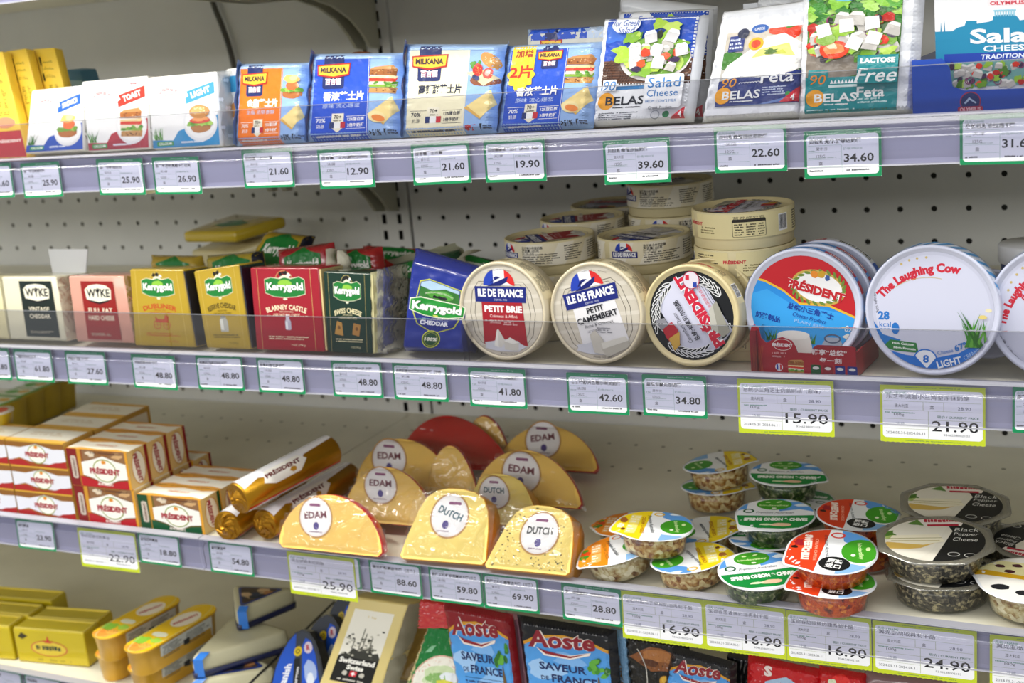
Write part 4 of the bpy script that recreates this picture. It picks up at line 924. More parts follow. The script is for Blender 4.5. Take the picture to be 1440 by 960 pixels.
# blue-edged slice pouches
MK = [(((333, 88), (432, 86), (426, 204), (327, 206)), '#ef7a1c', 'egg', '金脂芝士片', '全脂 浓郁香醇', False, False, 'orange slice pouch with a burger picture'),
      (((436, 74), (564, 72), (561, 198), (426, 203)), '#1f4fc8', 'sandwich', '香浓芝士片', '原味 流心爆浆', False, False, 'blue slice pouch with a toasted sandwich, left of the cream pouch'),
      (((567, 60), (710, 60), (694, 191), (560, 199)), '#efe8c8', 'berry', '高钙甜芝士片', '', True, False, 'cream slice pouch with a strawberry picture'),
      (((711, 62), (846, 56), (829, 185), (694, 191)), '#1c4fc6', 'sandwich', '香浓芝士片', '原味 流心爆浆', False, True, 'blue slice pouch with a yellow two-slice badge')]
for i, (q, pc, kd, nm, sb, dk, bd, lb) in enumerate(MK):
    p = Pose(*q, Y=-.492, lean=16, zb=D1, t=.018); t = thing('cheese_slice_pouch', lb, 'cheese pack', 'blue edged slice pouches', m=p.m)
    _, f = pouch('pouch', p, .016, mat('#8fb2ea', .22, coat=.8, bump=.15, bscale=60), t, .002, .09, .07, i+2, .0004)
    art_milkana(pc, kd, nm, sb, 70+i, dk, bd).build('printed_face', pmap(f, 110, 92), t, glossp, maxlen=3.5, step=1.4e-4)
    # crimped side fin standing up at the left edge
    V = []
    for k in range(13):
        a = p.pt(0, k/12); 
        for j in range(4): V.append(Vector((a.x-.001+.0022*j+.0012*math.sin(k*1.7), .008-.005*j+.0008*math.sin(k*2.3+j), a.z+(.002 if k == 12 else 0))))
    mesh_obj('crimped_seam', V, [(k*4+j, k*4+j+1, k*4+j+5, k*4+j+4) for k in range(12) for j in range(3)], mat('#7fa6e6', .25, coat=.6), t, True)
p = Pose((738, 40), (862, 34), (856, 150), (732, 160), Y=-.455, lean=12, zb=D1, t=.018); t = thing('cheese_slice_pouch', 'slice pouch with a blue top band, behind the two-slice pouch', 'cheese pack', 'blue edged slice pouches', m=p.m)
_, f = pouch('pouch', p, .014, mat('#a8bede', .22, coat=.8, bump=.15, bscale=60), t, .002, .09, .05, 9, .0006)
c = Cv(110, 92, 3); c.rect(6, 0, 108, 86, '#d8d8d0'); c.rect(6, 80, 80, 91, '#1c50c4'); c.rect(80, 80, 108, 91, '#c4d4ec'); c.rect(28, 60, 44, 90, '#1c2a66'); c.poly([(22, 80), (50, 80), (49, 70), (36, 67), (23, 70)], '#b52a28'); c.poly([(23.4, 79), (48.6, 79), (47.6, 71), (36, 68.4), (24.4, 71)], '#f3c338'); c.text('MILKANA', 36, 75, 21, 4.4, '#3a2434', bold=.04); c.text('百吉福', 36, 63, 13, 4, '#f0f0f4', bold=.03); c.text('爆浆流心大福兔', 82, 72, 44, 7, '#26262c', bold=.02)
c.build('printed_face', pmap(f, 110, 92), t, glossp, maxlen=6)
# orange-brown packs lying at the back
for i, (px, py, w, lb, col) in enumerate(((640, 62, .085, 'orange brown pouch lying behind the cream slice pouch', '#c05a1c'), (505, 72, .11, 'orange brown pouch lying behind the blue slice pouch', '#c8601e'), (880, 22, .07, 'amber pouch lying behind the salad cheese', '#c8921e'))):
    a = atY(px, py, -.33 if i < 2 else -.29); t = thing('snack_pouch', lb, 'pouch', 'pouches lying at the back of the top shelf', (a.x, a.y, D1))
    h = a.z-D1; V, F = [], []; n = 14
    for j in range(n+1):
        for k in range(n+1):
            u, v = k/n, j/n; b = (math.sin(PI*u)*math.sin(PI*v))**.5; V.append((( u-.5)*w, (v-.5)*.12, .012+(h-.012)*b*(.75+.25*math.sin(PI*(.2+.6*u)))+.002*noise.noise(Vector((u*6, v*6, i)))))
    o = len(V); V += [(x, y, .0) for x, y, z in V[:o]]
    for j in range(n):
        for k in range(n): q = j*(n+1)+k; F += [(q, q+1, q+n+2, q+n+1), (q+o, q+n+1+o, q+n+2+o, q+1+o)]
    rim = [k for k in range(n+1)]+[(j)*(n+1)+n for j in range(1, n+1)]+[n*(n+1)+k for k in range(n-1, -1, -1)]+[j*(n+1) for j in range(n-1, 0, -1)]
    for a_, b_ in zip(rim, rim[1:]+rim[:1]): F.append((a_, a_+o, b_+o, b_))
    mesh_obj('pouch', V, F, mat(col, .3, coat=.6, bump=.2), t, True)
    box('printed_band', -w*.3, w*.3, -.061, -.0604, .001, .011, mat('#2a3a7a', .4), t)
# salad cheese: two packs, feta, lactose free
def white_pack(q, lean, art, lb, name, cw, ch, Y=-.488, t_=.026, uv=(.1, .03, .97, .97), seed=0, sq=0, taper=None):
    p = Pose(*q, Y=Y, lean=lean, zb=D1, t=t_, sq=sq); t = thing(name, lb, 'cheese pack', m=p.m)
    _, f = pouch('pouch', p, t_, mat('#eceef4', .28, coat=.6, bump=.18, bscale=45), t, .001, .07, .05, seed, .0006)
    if art: art.build('printed_label', pmap(f, cw, ch, *uv), t, print_mat(**FOIL), maxlen=4, step=1.4e-4)
    return p, t
white_pack(((866, 15), (1000, 10), (992, 178), (858, 178)), 13, art_salad(), 'second salad cheese pouch, half hidden behind the front one', 'salad_cheese_pouch', 90, 105, Y=-.446, t_=.016, seed=3, uv=(.02, .0, .97, .97))
white_pack(((844, 24), (992, 17), (968, 180), (828, 180)), 13, art_salad(), 'white and blue salad cheese pouch with a bowl of salad, front one', 'salad_cheese_pouch', 90, 105, seed=4, uv=(.02, .01, .95, .985))
white_pack(((1012, 14), (1140, -4), (1124, 174), (980, 178)), 10, art_feta(), 'white pouch with a slab of feta above a navy band', 'feta_pouch', 90, 105, seed=5, uv=(.07, .02, .97, .92))
white_pack(((1126, -42), (1300, -46), (1285, 166), (1118, 172)), 6, art_lactose(), 'teal pouch of lactose free feta with a salad picture', 'feta_pouch', 96, 126, seed=6, uv=(.0, .0, 1, .93))
# white carrier wrap rising behind
for i, (q, Y, lb) in enumerate((( ((868, -8), (1005, 8), (1000, 150), (862, 150)), -.40, 'crumpled white plastic pouch top behind the salad cheese'), (((1064, -12), (1140, -6), (1130, 150), (1050, 150)), -.40, 'crumpled white plastic pouch top behind the feta'))):
    p = Pose(*q, Y=Y, lean=6, zb=D1, t=.02); t = thing('white_pouch', lb, 'pouch', 'plain white pouches at the back', m=p.m)
    pouch('pouch', p, .018, mat('#e6e8ec', .35, coat=.4, bump=.4, bscale=50), t, .001, .08, .05, i+20, .002)
    box('seal_strip', -.03, .03, .006, .012, p.h-.012, p.h-.006, mat('#dfe2e8', .4), t)
# blue display tray with boxed salad cheese
p = Pose((1313, -30), (1478, -36), (1478, 150), (1318, 160), Y=-.478, lean=2, zb=D1+.0018, t=.03); t = thing('salad_cheese_box', 'white and teal salad cheese carton standing in the blue tray', 'cheese pack', m=p.m)
hexa('carton', p.corners(.028), mat('#f2f3f7', .3, coat=.4), t, .001); art_olympus().build('printed_face', p.flat(130, 120, 0, .17, 1, .89), t)
p = Pose((1281, 84), (1500, 72), (1500, 158), (1284, 165), Y=-.492, lean=0, zb=D1, t=.02); t = thing('display_tray', 'open blue card tray holding salad cheese cartons', 'tray', m=p.m)
W_, H_ = p.w, p.h
def trayfront():
    pts = [(-W_/2, 0), (W_/2, 0), (W_/2, H_), (W_/2-.012, H_), (W_/2-.02, H_-.01), (W_/2-.022, H_*.5), (W_/2-.032, H_*.4), (-W_/2+.041, H_*.42), (-W_/2+.032, H_*.5), (-W_/2+.030, H_-.008), (-W_/2+.024, H_), (-W_/2, H_)]
    return pts
blue = mat('#1148b4', .35, coat=.4)
extr('front_panel', trayfront(), 0, .0012, blue, t); box('side_panel', -W_/2, -W_/2+.0012, .0012, .12, 0, H_, blue, t); box('side_panel', W_/2-.0012, W_/2, .0012, .12, 0, H_, blue, t); box('tray_floor', -W_/2, W_/2, .0012, .12, 0, .001, blue, t)
c = Cv(W_*1000, H_*1000, 2); emblem_olympus(c, W_*1000*.385, 10, 8.2); c.build('printed_emblem', lambda x, y, off: Vector((x/1000-W_/2, -off, y/1000)), t)
# bag strip under the top shelf, left
a = atY(190, 270, -.497); t = thing('peeled_label_strip', 'curled cream paper strip hanging under the lip near the joint', 'paper strip', loc=(a.x, a.y, a.z))
V = []
for k in range(9):
    x = .082*k/8; V += [(x, -.002+.004*math.sin(k*.5), -.002+.0095*(k/8)-.003*math.sin(k*.6)), (x, .0, .007+.004*(k/8))]
hh = mesh_obj('paper', V, [(2*k, 2*k+2, 2*k+3, 2*k+1) for k in range(8)], mat('#e4dfb0', .5), t, True)
# ================================================================== second shelf
def block(q, base, lean, lb, t_, name='cheese_block', cat='cheese', Y=-.492, zb=D2, group=None, sq=0, bev=.0025, m=None, uv=None):
    p = Pose(*q, Y=Y, lean=lean, zb=zb, t=t_, sq=sq); t = thing(name, lb, cat, group, m=p.m)
    hexa('wrapped_block', p.corners(t_), m or mat(base, .28, coat=.7, bump=.2, bscale=50), t, bev, 3); return p, t
def crinkle(t, a, b, depth, wd, m, name='clear_wrap', n=14, seed=0, k2=5):
    """rumpled wrap standing off an edge from a to b"""
    V = []; rn = random.Random(seed)
    for k in range(n+1):
        q = Vector(a).lerp(Vector(b), k/n)
        for j in range(k2+1): V.append(q+Vector((wd*math.sin(PI*j/k2)*(.55+.45*math.sin(k*1.9+seed))+rn.uniform(-.0008, .0008), depth*j/k2, rn.uniform(-.001, .001))))
    return mesh_obj(name, V, [(k*(k2+1)+j, k*(k2+1)+j+1, (k+1)*(k2+1)+j+1, (k+1)*(k2+1)+j) for k in range(n) for j in range(k2)], m, t, True)
clearm = film('#f6f6f2', gloss=.14, rough=.1, haze=.28, hazecol='#efeee2', bump=.5, bscale=70)
waxy = mat('#ece8c8', .25, coat=.6, bump=.15, trans=.1)
# pale cheese blocks with dark labels
p, t = block(((0, 389), (77, 389), (95, 483), (15, 482)), '#ddd8bd', 7, 'cream cheddar block with a black label, second shelf', .058, sq=.2, m=mat('#d9d4ba', .3, coat=.6, bump=.12))
art_wyke('#1b2622', ['VINTAGE', 'CHEDDAR'], 1).build('black_label', p.flat(60, 84, .32, .06, .90, .93, -.0006), t); crinkle(t, p.TR, p.BR, .05, .005, clearm, seed=1)
p, t = block(((94, 388), (172, 388), (190, 486), (108, 486)), '#d79a86', 7, 'orange pink cheese block with a dark red label', .058, sq=.2, m=mat('#cf9684', .3, coat=.6, bump=.12))
art_wyke('#8e1f1c', ['FULL FAT', 'HARD CHEESE'], 2).build('red_label', p.flat(60, 84, .22, .05, .80, .92, -.0006), t); crinkle(t, p.TR, p.BR, .05, .004, clearm, seed=2)
p, t = block(((-78, 390), (-4, 390), (14, 482), (-64, 482)), '#ddd8bd', 7, 'cream cheese block cut off by the left edge of the photo', .058, sq=.2, m=mat('#d9d0a4', .3, coat=.6, bump=.12)); crinkle(t, p.TR, p.BR, .05, .005, clearm, seed=3)
# card divider
p = Pose((67, 350), (123, 350), (120, 392), (75, 392), Y=-.425, lean=4, zb=D2); t = thing('shelf_divider', 'white plastic divider tab standing behind the orange pink block', 'divider', m=p.m)
c_ = p.corners(.002); hexa('tab', c_, mat('#e9eaec', .35), t, .001); box('divider_foot', -.02, .02, -.006, .008, 0, .0015, mat('#e2e3e6', .35), t)
# creamery blocks in foil
KG = [(((182, 378), (257, 379), (276, 490), (190, 488)), '#b3962a', 'DUBLINER', 'carriage', 'yellow block with an orange carriage, left of the churn one', '#1a1d2c'),
      (((272, 381), (336, 371), (354, 496), (292, 495)), '#b3962a', "RESERVE CHEDDAR", 'churn', 'yellow block with black sides and a milk churn', '#1a1d2c'),
      (((351, 376), (448, 376), (458, 500), (361, 497)), '#9e1c2c', 'BLARNEY CASTLE', 'bottle', 'dark red block with a green name shield, front row', '#e2c98e'),
      (((454, 381), (521, 384), (525, 501), (461, 500)), '#123026', 'SWISS CHEESE', 'swiss', 'dark green block with ragged clear wrap', '#e2d9a4')]
for i, (q, base, nm, kd, lb, side) in enumerate(KG):
    p, t = block(q, base, 6, lb, .045, 'cheese_block', 'cheese', group='foil wrapped cheese blocks', m=mat(base, .25, coat=.8, bump=.2, bscale=40))
    art_kerry(base, nm, kd, 80+i, '100% NATURAL CHEESE').build('printed_face', p.flat(92, 96, .015, .01, .985, .985), t, print_mat(**FOIL))
    # side of another colour, shown beside the face
    a, b = p.BR, p.TR; o = .0008
    hexa('side_panel', [a+Vector((o-.001, .001, .002)), a+Vector((o+.001, .001, .002)), b+Vector((o+.001, .001, -.002)), b+Vector((o-.001, .001, -.002)), a+Vector((o-.001, .044, .002)), a+Vector((o+.001, .044, .002)), b+Vector((o+.001, .044, -.002)), b+Vector((o-.001, .044, -.002))], mat(side, .25, coat=.8, bump=.2, bscale=40), t)
    if kd == 'swiss':
        crinkle(t, p.TR, p.BR, .045, .012, mat('#dcd7a8', .25, coat=.7, bump=.3, trans=.1), 'cheese_edge', seed=5); crinkle(t, p.TR+Vector((.009, -.002, .004)), p.BR+Vector((.007, -.002, 0)), .05, .010, clearm, seed=6)
        crinkle(t, p.TR+Vector((.016, .0, .006)), p.BR+Vector((.012, .0, 0)), .05, .006, clearm, seed=16)
# blue foil cheddar leaning with a peaked top
p = Pose((572, 351), (674, 381), (656, 508), (556, 504), Y=(-.494, -.491), lean=7, zb=D2, t=.05); t = thing('cheese_block', 'blue foil cheddar block with a peaked corner', 'cheese', 'foil wrapped cheese blocks', m=p.m)
def pk(u, v, side, off=0.):
    q = p.pt(u, v); e = (ss(u/.12)*ss((1-u)/.12)*ss(v/.08)*ss((1-v)/.12))**.5
    w = .0007*noise.noise(Vector((u*8, v*10, 1)))+(1-e)*.0014*noise.noise(Vector((u*24, v*26, 5)))
    return Vector((q.x, .022-side*(.003+.019*e+w)-off, q.z))
V, F = [], []; n = 34
for side in (1, -1):
    o = len(V)
    for j in range(n+1):
        for i in range(n+1): V.append(pk(i/n, j/n, side, -.0004))
    for j in range(n):
        for i in range(n): a = o+j*(n+1)+i; qd = (a, a+1, a+n+2, a+n+1); F.append(qd if side > 0 else qd[::-1])
o2 = (n+1)**2
for i in range(n):
    for a, b in ((i, i+1), (n*(n+1)+i+1, n*(n+1)+i)): F.append((b, a, a+o2, b+o2))
    for a, b in ((i*(n+1), (i+1)*(n+1)), (i*(n+1)+n+(n+1), i*(n+1)+n)): F.append((a, b, b+o2, a+o2))
mesh_obj('foil_wrap', V, F, mat('#20308c', .2, coat=1., bump=.25, bscale=45), t, True)
art_cheddar().build('printed_face', lambda x, y, off: pk(.05+.9*x/100, .02+.86*y/140, 1, off), t, glossp, maxlen=4, step=1.2e-4)
# second row lying and leaning behind
def lying(pts, Z, h, base, lb, nm='cheese_block', art=None, yaw=0, flat=None, sidec=None, bev=.004, grp='foil wrapped cheese blocks behind the front row', label_at=None):
    """slab lying with its top seen at four picture points (near left, near right, far right, far left) at height Z"""
    zs = Z if isinstance(Z, tuple) else (Z,)*4; P = [atZ(x, y, z) for (x, y), z in zip(pts, zs)]
    c0 = (P[0]+P[1]+P[2]+P[3])/4; o = Vector((c0.x, c0.y, min(zs)-h)); t = thing(nm, lb, 'cheese', grp, loc=o); L = [q-o for q in P]
    dn = Vector((0, 0, -h)); hexa('wrapped_block', [L[0]+dn, L[1]+dn, L[1], L[0], L[3]+dn, L[2]+dn, L[2], L[3]], mat(base, .25, coat=.8, bump=.3, bscale=35), t, bev, 3)
    return t, L
def shield(c, w, h):
    c.poly([(0, .7*h), (.25*w, .8*h), (.45*w, h), (.6*w, .82*h), (w, .7*h), (w, .25*h), (.5*w, .05*h), (0, .25*h)], '#1d7a33'); c.text('Kerrygold', w/2, h*.48, w*.86, h*.32, '#f4f4ee', bold=.045); return c
t, L = lying([(256, 326), (330, 326), (402, 304), (330, 300)], (-.022, -.022, -.012, -.012), .016, '#cbb02c', 'yellow foil block lying on top of the pile, uppermost at the back', bev=.005)
c = Cv(100, 60, 1); shield(c, 100, 60); c.build('printed_face', quadmap(L[0].lerp(L[2], .25)+Vector((0, 0, .0006)), L[1].lerp(L[3], .25)+Vector((0, 0, .0006)), L[2].lerp(L[0], .3)+Vector((0, 0, .0006)), L[3].lerp(L[1], .3)+Vector((0, 0, .0006)), 100, 60), t, glossp)
t, L = lying([(268, 352), (330, 354), (398, 330), (340, 322)], (-.052, -.052, -.036, -.036), .045, '#d8cc9c', 'bare looking pale cheese block under the uppermost yellow one', bev=.004)
for q, Y, ln, base, lb, z in ((((372, 319), (438, 327), (420, 372), (348, 358)), -.37, 35, '#b3962a', 'yellow foil block with a name shield, tilted behind the red blocks', .0),
                 (((205, 357), (276, 358), (286, 420), (212, 420)), -.43, 18, '#b3962a', 'yellow foil block directly behind the carriage one', .0),
                 (((283, 357), (362, 350), (372, 420), (290, 420)), -.43, 22, '#b09a2a', 'yellow foil block with dark ends behind the churn one', .0),
                 (((383, 350), (462, 339), (470, 420), (394, 420)), -.42, 16, '#a81c28', 'red foil block standing right behind the front red one', .0),
                 (((462, 352), (530, 346), (540, 420), (470, 420)), -.38, 12, '#b01c22', 'red foil block behind the dark green one', .0),
                 (((505, 340), (598, 346), (602, 420), (500, 420)), -.24, 40, '#b81c1c', 'glossy red pouch block furthest back near the post', .0),
                 (((545, 368), (640, 345), (652, 420), (548, 430)), -.37, 35, '#16402a', 'dark green foil block leaning behind the blue cheddar', .0),
                 (((628, 346), (700, 362), (712, 420), (640, 420)), -.33, 38, '#14381f', 'dark green foil block at the back, left of the round boxes', .0)):
    p = Pose(*q, Y=Y, lean=ln, zb=D2, t=.03); t = thing('cheese_block', lb, 'cheese', 'foil wrapped cheese blocks behind the front row', m=p.m)
    _, f = pouch('foil_wrap', p, .022, mat(base, .22, coat=.9, bump=.35, bscale=35), t, .0, .12, .1, int(q[0][0]), .0010)
    c = Cv(100, 100, 2); c.poly([(18, 88), (35, 92), (50, 99), (66, 92), (84, 88), (84, 66), (50, 60), (18, 66)], '#1d7a33'); c.text('Kerrygold', 51, 77, 56, 13, '#f4f4ee', bold=.045)
    if 'dark ends' in lb or 'tilted' in lb: c.rect(88, 0, 100, 100, '#17192a')
    c.build('printed_face', pmap(f, 100, 100), t, glossp, maxlen=6, step=1.5e-4)
    if base == '#16402a': crinkle(t, p.TL+Vector((0, -.002, .002)), p.TR+Vector((0, -.002, .002)), .03, .003, waxy, 'cheese_edge', seed=4)
for q, Y, lb in ((((655, 352), (690, 368), (668, 386), (640, 366)), -.40, 'crumpled clear wrap corner right of the blue cheddar'), (((458, 350), (474, 352), (476, 392), (460, 392)), -.44, 'folded pale card corner between the red blocks')):
    p = Pose(*q, Y=Y, lean=10, zb=D2, t=.01); t = thing('wrap_corner', lb, 'wrapper', m=p.m); crinkle(t, p.TL, p.BL, .02, .02 if Y > -.43 else .01, mat('#e6e2cc', .3, coat=.4, bump=.3), 'wrap', seed=9); crinkle(t, p.TR, p.BR, .02, .012, mat('#e6e2cc', .3, coat=.4, bump=.3), 'wrap', seed=11)

# ------------------------------------------------------------------ round boxes
wood = mat('#dccfa4', .5, bump=.06, bscale=200); woodp = print_mat(rough=.45)
def disc_prof(R, h, lid=.55, ov=.0012):
    """closed round box standing on its base, raised lid rim"""
    return [(0, 0), (R-.0022, 0), (R-.0012, .0008), (R-.0012, h*(1-lid)), (R, h*(1-lid)+.0005), (R, h-.0008), (R-.0006, h), (R-.0022, h), (R-.0028, h-.0012), (0, h-.0014)]
def wrapfn(R, h, z0, a0, T=None):
    """canvas in mm around a cylinder; x=0 at angle a0"""
    def fn(x, y, off):
        a = a0+x/1000/R; v = Vector(((R+off)*math.cos(a), (R+off)*math.sin(a), z0+y/1000)); return T @ v if T is not None else v
    return fn
def side_art(kind, seed, h):
    c = Cv(300, h, seed)
    if kind in ('brie', 'cam'):
        c.rect(0, 1, 300, h-1, '#e6dcc0')
        for k in range(9): c.poly([(k*34, 1), (k*34+18, 1), (k*34+30, h-1), (k*34+12, h-1)], '#ece6d6')
        for x in (18, 168):
            flagdome(c, x, h*.55, .62); c.rect(x-14, h*.32, x+15, h*.58, '#1a2678'); c.text('ILE DE FRANCE', x+.5, h*.46, 26, 4.6, '#f2f2f6', bold=.045)
            nm = '法兰希小布里奶酪' if kind == 'brie' else '法兰希小金文奶酪'
            c.text(nm, x+33, h*.80, 24, 3.2, '#2a2622', bold=.02); c.text('净含量: 125克', x+31, h*.69, 20, 2.9, '#2a2622', bold=.02); c.text('原产国: 法国', x+28, h*.60, 14, 2.2, '#2a2622'); c.dashes(x+21, h*.1, x+62, h*.56, 5, '#3a342c', cw=1.4)
            c.dashes(x+68, h*.18, x+90, h*.84, 7, '#3a342c', cw=1.4); c.dashes(x+98, h*.12, x+122, h*.86, 8, '#4a443a', cw=1.4)
    else:
        c.rect(0, 1, 300, h-1, '#e3d6a4')
        for x in (20, 170):
            c.dashes(x-14, h*.2, x+6, h*.5, 3, '#7a6c48', cw=1.5); c.text('营养成分表', x+38, h*.83, 30, 2.4, '#2a2622'); c.rrect(x+22, h*.1, x+54, h*.78, 1.5, '#2a2622'); c.rrect(x+22.5, h*.115, x+53.5, h*.66, 1.2, '#e3d6a4'); c.dashes(x+24, h*.14, x+33, h*.62, 5, '#2a2622', cw=1.6); c.dashes(x+35, h*.14, x+44, h*.62, 5, '#2a2622', cw=1.4); c.dashes(x+46, h*.14, x+52, h*.62, 5, '#2a2622', cw=1.4)
            c.barcode(x+68, h*.18, x+80, h*.82); c.dashes(x+90, h*.1, x+120, h*.86, 8, '#4a443a', cw=1.4); c.text('PRÉSIDENT', x+136, h*.6, 22, 4, '#c8203c', bold=.04)
    return c
def round_box(cx, cy, z, R, h, kind, a0, lb, grp, topart=None, trot=0., name='round_cheese_box'):
    t = thing(name, lb, 'cheese box', grp, loc=(cx, cy, z))
    lathe('box_base', [(0, 0), (R-.0022, 0), (R-.0014, .0008), (R-.0014, h*.42)], wood, t, 56); lathe('lid', [(R-.0014, h*.26), (R, h*.27), (R, h-.0008), (R-.0006, h), (R-.0022, h), (R-.0030, h-.0025), (0, h-.0027)], wood, t, 56)
    side_art(kind, int(cx*1000) % 97, h*1000*.70).build('printed_band', wrapfn(R, h, h*.28, a0), t, woodp, maxlen=5)
    if topart:
        c_, s_ = math.cos(trot), math.sin(trot); Rt = R-.004
        topart.build('printed_top', lambda x, y, off: Vector(((x-50)/50*Rt*c_-(y-50)/50*Rt*s_, (x-50)/50*Rt*s_+(y-50)/50*Rt*c_, h-.0027+off)), t, woodp)
    return t
H = .0360; R0 = .049
def stack(px, py, n, kind, a0, lbs, art, trot, hh=H):
    top = D2+n*hh; c = atZ(px, py, top)
    for k in range(n):
        lb = lbs[n-1-k] if n-1-k < len(lbs) else None
        if lb is None: continue
        rn = random.Random(px+k); j = 0 if k == n-1 else .002
        round_box(c.x+rn.uniform(-j, j), c.y+rn.uniform(-j, j), D2+k*hh, R0, hh-.0004, kind, a0+(n-1-k)*.9, lb, 'round cream cheese boxes stacked flat', art if k == n-1 else None, trot)
AB, AC, AP = art_idf('brie'), art_idf('cam'), art_prescam()
fr = -PI/2+.40    # angle of the side that faces the camera
stack(772, 329, 3, 'brie', fr-1.41, ['uppermost box of the leftmost stack, its red printed top showing', 'middle box of the leftmost stack of round boxes', 'bottom box of the leftmost stack of round boxes'], AB, 2.2)
stack(905, 326, 3, 'cam', fr-.86, ['uppermost box of the stack behind the camembert, tricolour badge on its side', 'middle box of the stack behind the camembert', 'bottom box of the stack behind the camembert'], AC, 2.4)
stack(1044, 287, 4, 'pres', fr-1.18, ['uppermost round box with a nutrition table on its side', 'second box down under the one with the nutrition table', 'third box down under the one with the nutrition table', 'bottom box under the one with the nutrition table'], AP, 2.6)
stack(941, 252, 4, 'cam', fr-1.6, ['uppermost round box of the tallest stack, touching the tag above', 'second box down in the tallest stack', 'third box down in the tallest stack', 'bottom box of the tallest stack'], AC, .6)
stack(818, 303, 3, 'brie', fr-1.4, ['top box of the blurred stack just behind the leftmost stack', 'middle box of the blurred stack behind the leftmost stack', 'bottom box of the blurred stack behind the leftmost stack'], AB, 2.0)
stack(858, 284, 3, 'brie', fr-2.2, ['top box of the furthest stack against the back panel', 'middle box of the furthest stack', 'bottom box of the furthest stack'], AP, 1.0)
def facing(px, py, Rr, th, Y, lean, yaw, lb, art, body, scale, rotdeg=0, kind='cream', name='round_cheese_box', grp='round boxes standing on edge in front', face='#c9c1b2', zc=None, side=None, rim=.0025):
    """disc on edge: axis points out of the shelf"""
    c = atY(px, py, Y)
    M_ = Matrix.Translation(c) @ Matrix.Rotation(yaw, 4, 'Z') @ Matrix.Rotation(-lean, 4, 'X')
    z = D2+Rr*math.cos(lean)+th/2*0+.0002
    if zc is None: M_.translation.z = .0012+max(z+math.sin(lean)*th, D2+Rr*math.cos(lean)+math.sin(lean)*th*1.0)
    t = thing(name, lb, 'cheese box', grp, m=M_)
    T = Matrix.Rotation(PI/2, 4, 'X')     # z axis to -y (towards viewer)
    lathe('box_base', [(0, -th), (Rr-.0022, -th), (Rr-.0012, -th+.0008), (Rr-.0012, -th*.5)], mat(body, .42, coat=.1), t, 64, mtx=T)
    lathe('lid', [(Rr-.0012, -th*.62), (Rr, -th*.61), (Rr, -.0012), (Rr-.0008, -.0002), (Rr-.0020, 0), (Rr-.0020-rim*.4, -.0006), (Rr-.0028-rim*.4, -.0018), (0, -.0018)], mat(body, .42, coat=.1), t, 64, mtx=T)
    k = Rr*scale/50
    art.build('printed_lid', lambda x, y, off: Vector(((x-50)*k, .0018-off, (y-50)*k)), t, print_mat(**CARD))
    if side:
        for (s0, s1, cv) in side: cv.build('printed_band', wrapfn(Rr+.00005, th, s0, .25, T), t, print_mat(**CARD), maxlen=5)
    return t
def band_art(kind, h):
    c = Cv(170, h, 7)
    if kind == 'idf': c.rect(0, 0, 170, h, '#e2d6b4'); [c.dashes(8+k*26, 1.5, 28+k*26, h-1.5, 7, '#4a4238', cw=1.4) for k in range(6)]; c.rect(60, 2, 78, h-2, '#d8c89c'); c.dashes(61, 3, 77, h-3, 6, '#3a3430', cw=1.3)
    if kind == 'pres': c.rect(0, 0, 170, h, '#e0cf9c'); c.text('PRÉSIDENT', 60, h*.55, 34, 6, '#c8203c', bold=.05); c.text('PRÉSIDENT', 120, h*.55, 30, 5, '#c8203c', bold=.05); c.barcode(6, 2, 20, h-2); c.dashes(30, 2, 40, h-2, 5, '#5a5040')
    if kind == 'blue':
        c.rect(0, 0, 170, h, '#3a86dc'); c.rect(0, h-2.2, 170, h, '#f2f4fa')
        for k in range(90): c.ell(c.rnd.uniform(1, 169), c.rnd.uniform(1, h-3), .6, .5, '#9cc4f0', n=5)
        c.rect(0, 0, 12, h-2.4, '#c0202a'); c.rect(16, 1, 52, h-3, '#c0202a'); c.text('PRÉSIDENT', 34, h*.45, 28, 3.6, '#f6f0f0', bold=.04)
    if kind == 'bar': c.rect(0, 0, 170, h, '#e6eaf6'); c.barcode(24, 1.2, 62, h-1.2); c.rect(8, 0, 22, h, '#2a62c8'); c.rect(72, 1, 108, h-1, '#c0202a'); c.text('PRÉSIDENT', 90, h*.5, 30, 4, '#f6f0f0', bold=.04); c.rect(112, 0, 150, h, '#2a74cc')
    if kind == 'stripe':
        c.rect(0, 0, 170, h, '#dfe6f6')
        for k in range(16): c.poly([(k*12, 0), (k*12+5, 0), (k*12+13, h), (k*12+8, h)], '#4f9ad8')
    return c
facing(706, 444, .0505, .033, -.489, .05, -.06, 'round box with a red petit brie label, standing on edge', AB, '#d8ccb0', .985, side=[(-.0195, 0, band_art('idf', 18))])
facing(838, 446, .0503, .033, -.489, .05, -.06, 'round box with a grey petit camembert label, standing on edge', AC, '#d8ccb0', .985, side=[(-.0195, 0, band_art('idf', 18))])
facing(971, 450, .0488, .030, -.489, .07, -.08, 'round camembert box with a black lid and red lettering, front one', AP, '#d9c99a', .97, side=[(-.017, 0, band_art('pres', 15))])
facing(997, 437, .0488, .028, -.4565, .07, -.08, 'cream round box tucked right behind the black lidded one', Cv(100, 100), '#d9c99a', .97, side=[(-.016, 0, band_art('pres', 14))])
A8 = art_pres8()
for k, (dx, lb) in enumerate(((0, 'blue and red triangle cheese round, front one in the red tray'), (1, 'blue banded round just behind the front one in the red tray'), (2, 'barcoded round standing last in the red tray'))):
    facing(1128+16*k, 449-5*k, .0555, .0165, -.476+.0195*k, .05, -.05, lb, A8 if k == 0 else Cv(100, 100), '#d2d6ea', .985, name='cheese_round', grp='cheese rounds in the red tray', face='#d2d6ea', side=[(-.0105, 0, band_art('blue' if k < 2 else 'bar', 9.5))])
LC = art_cow('light')  # the white rounds' body colour below holds the same shade
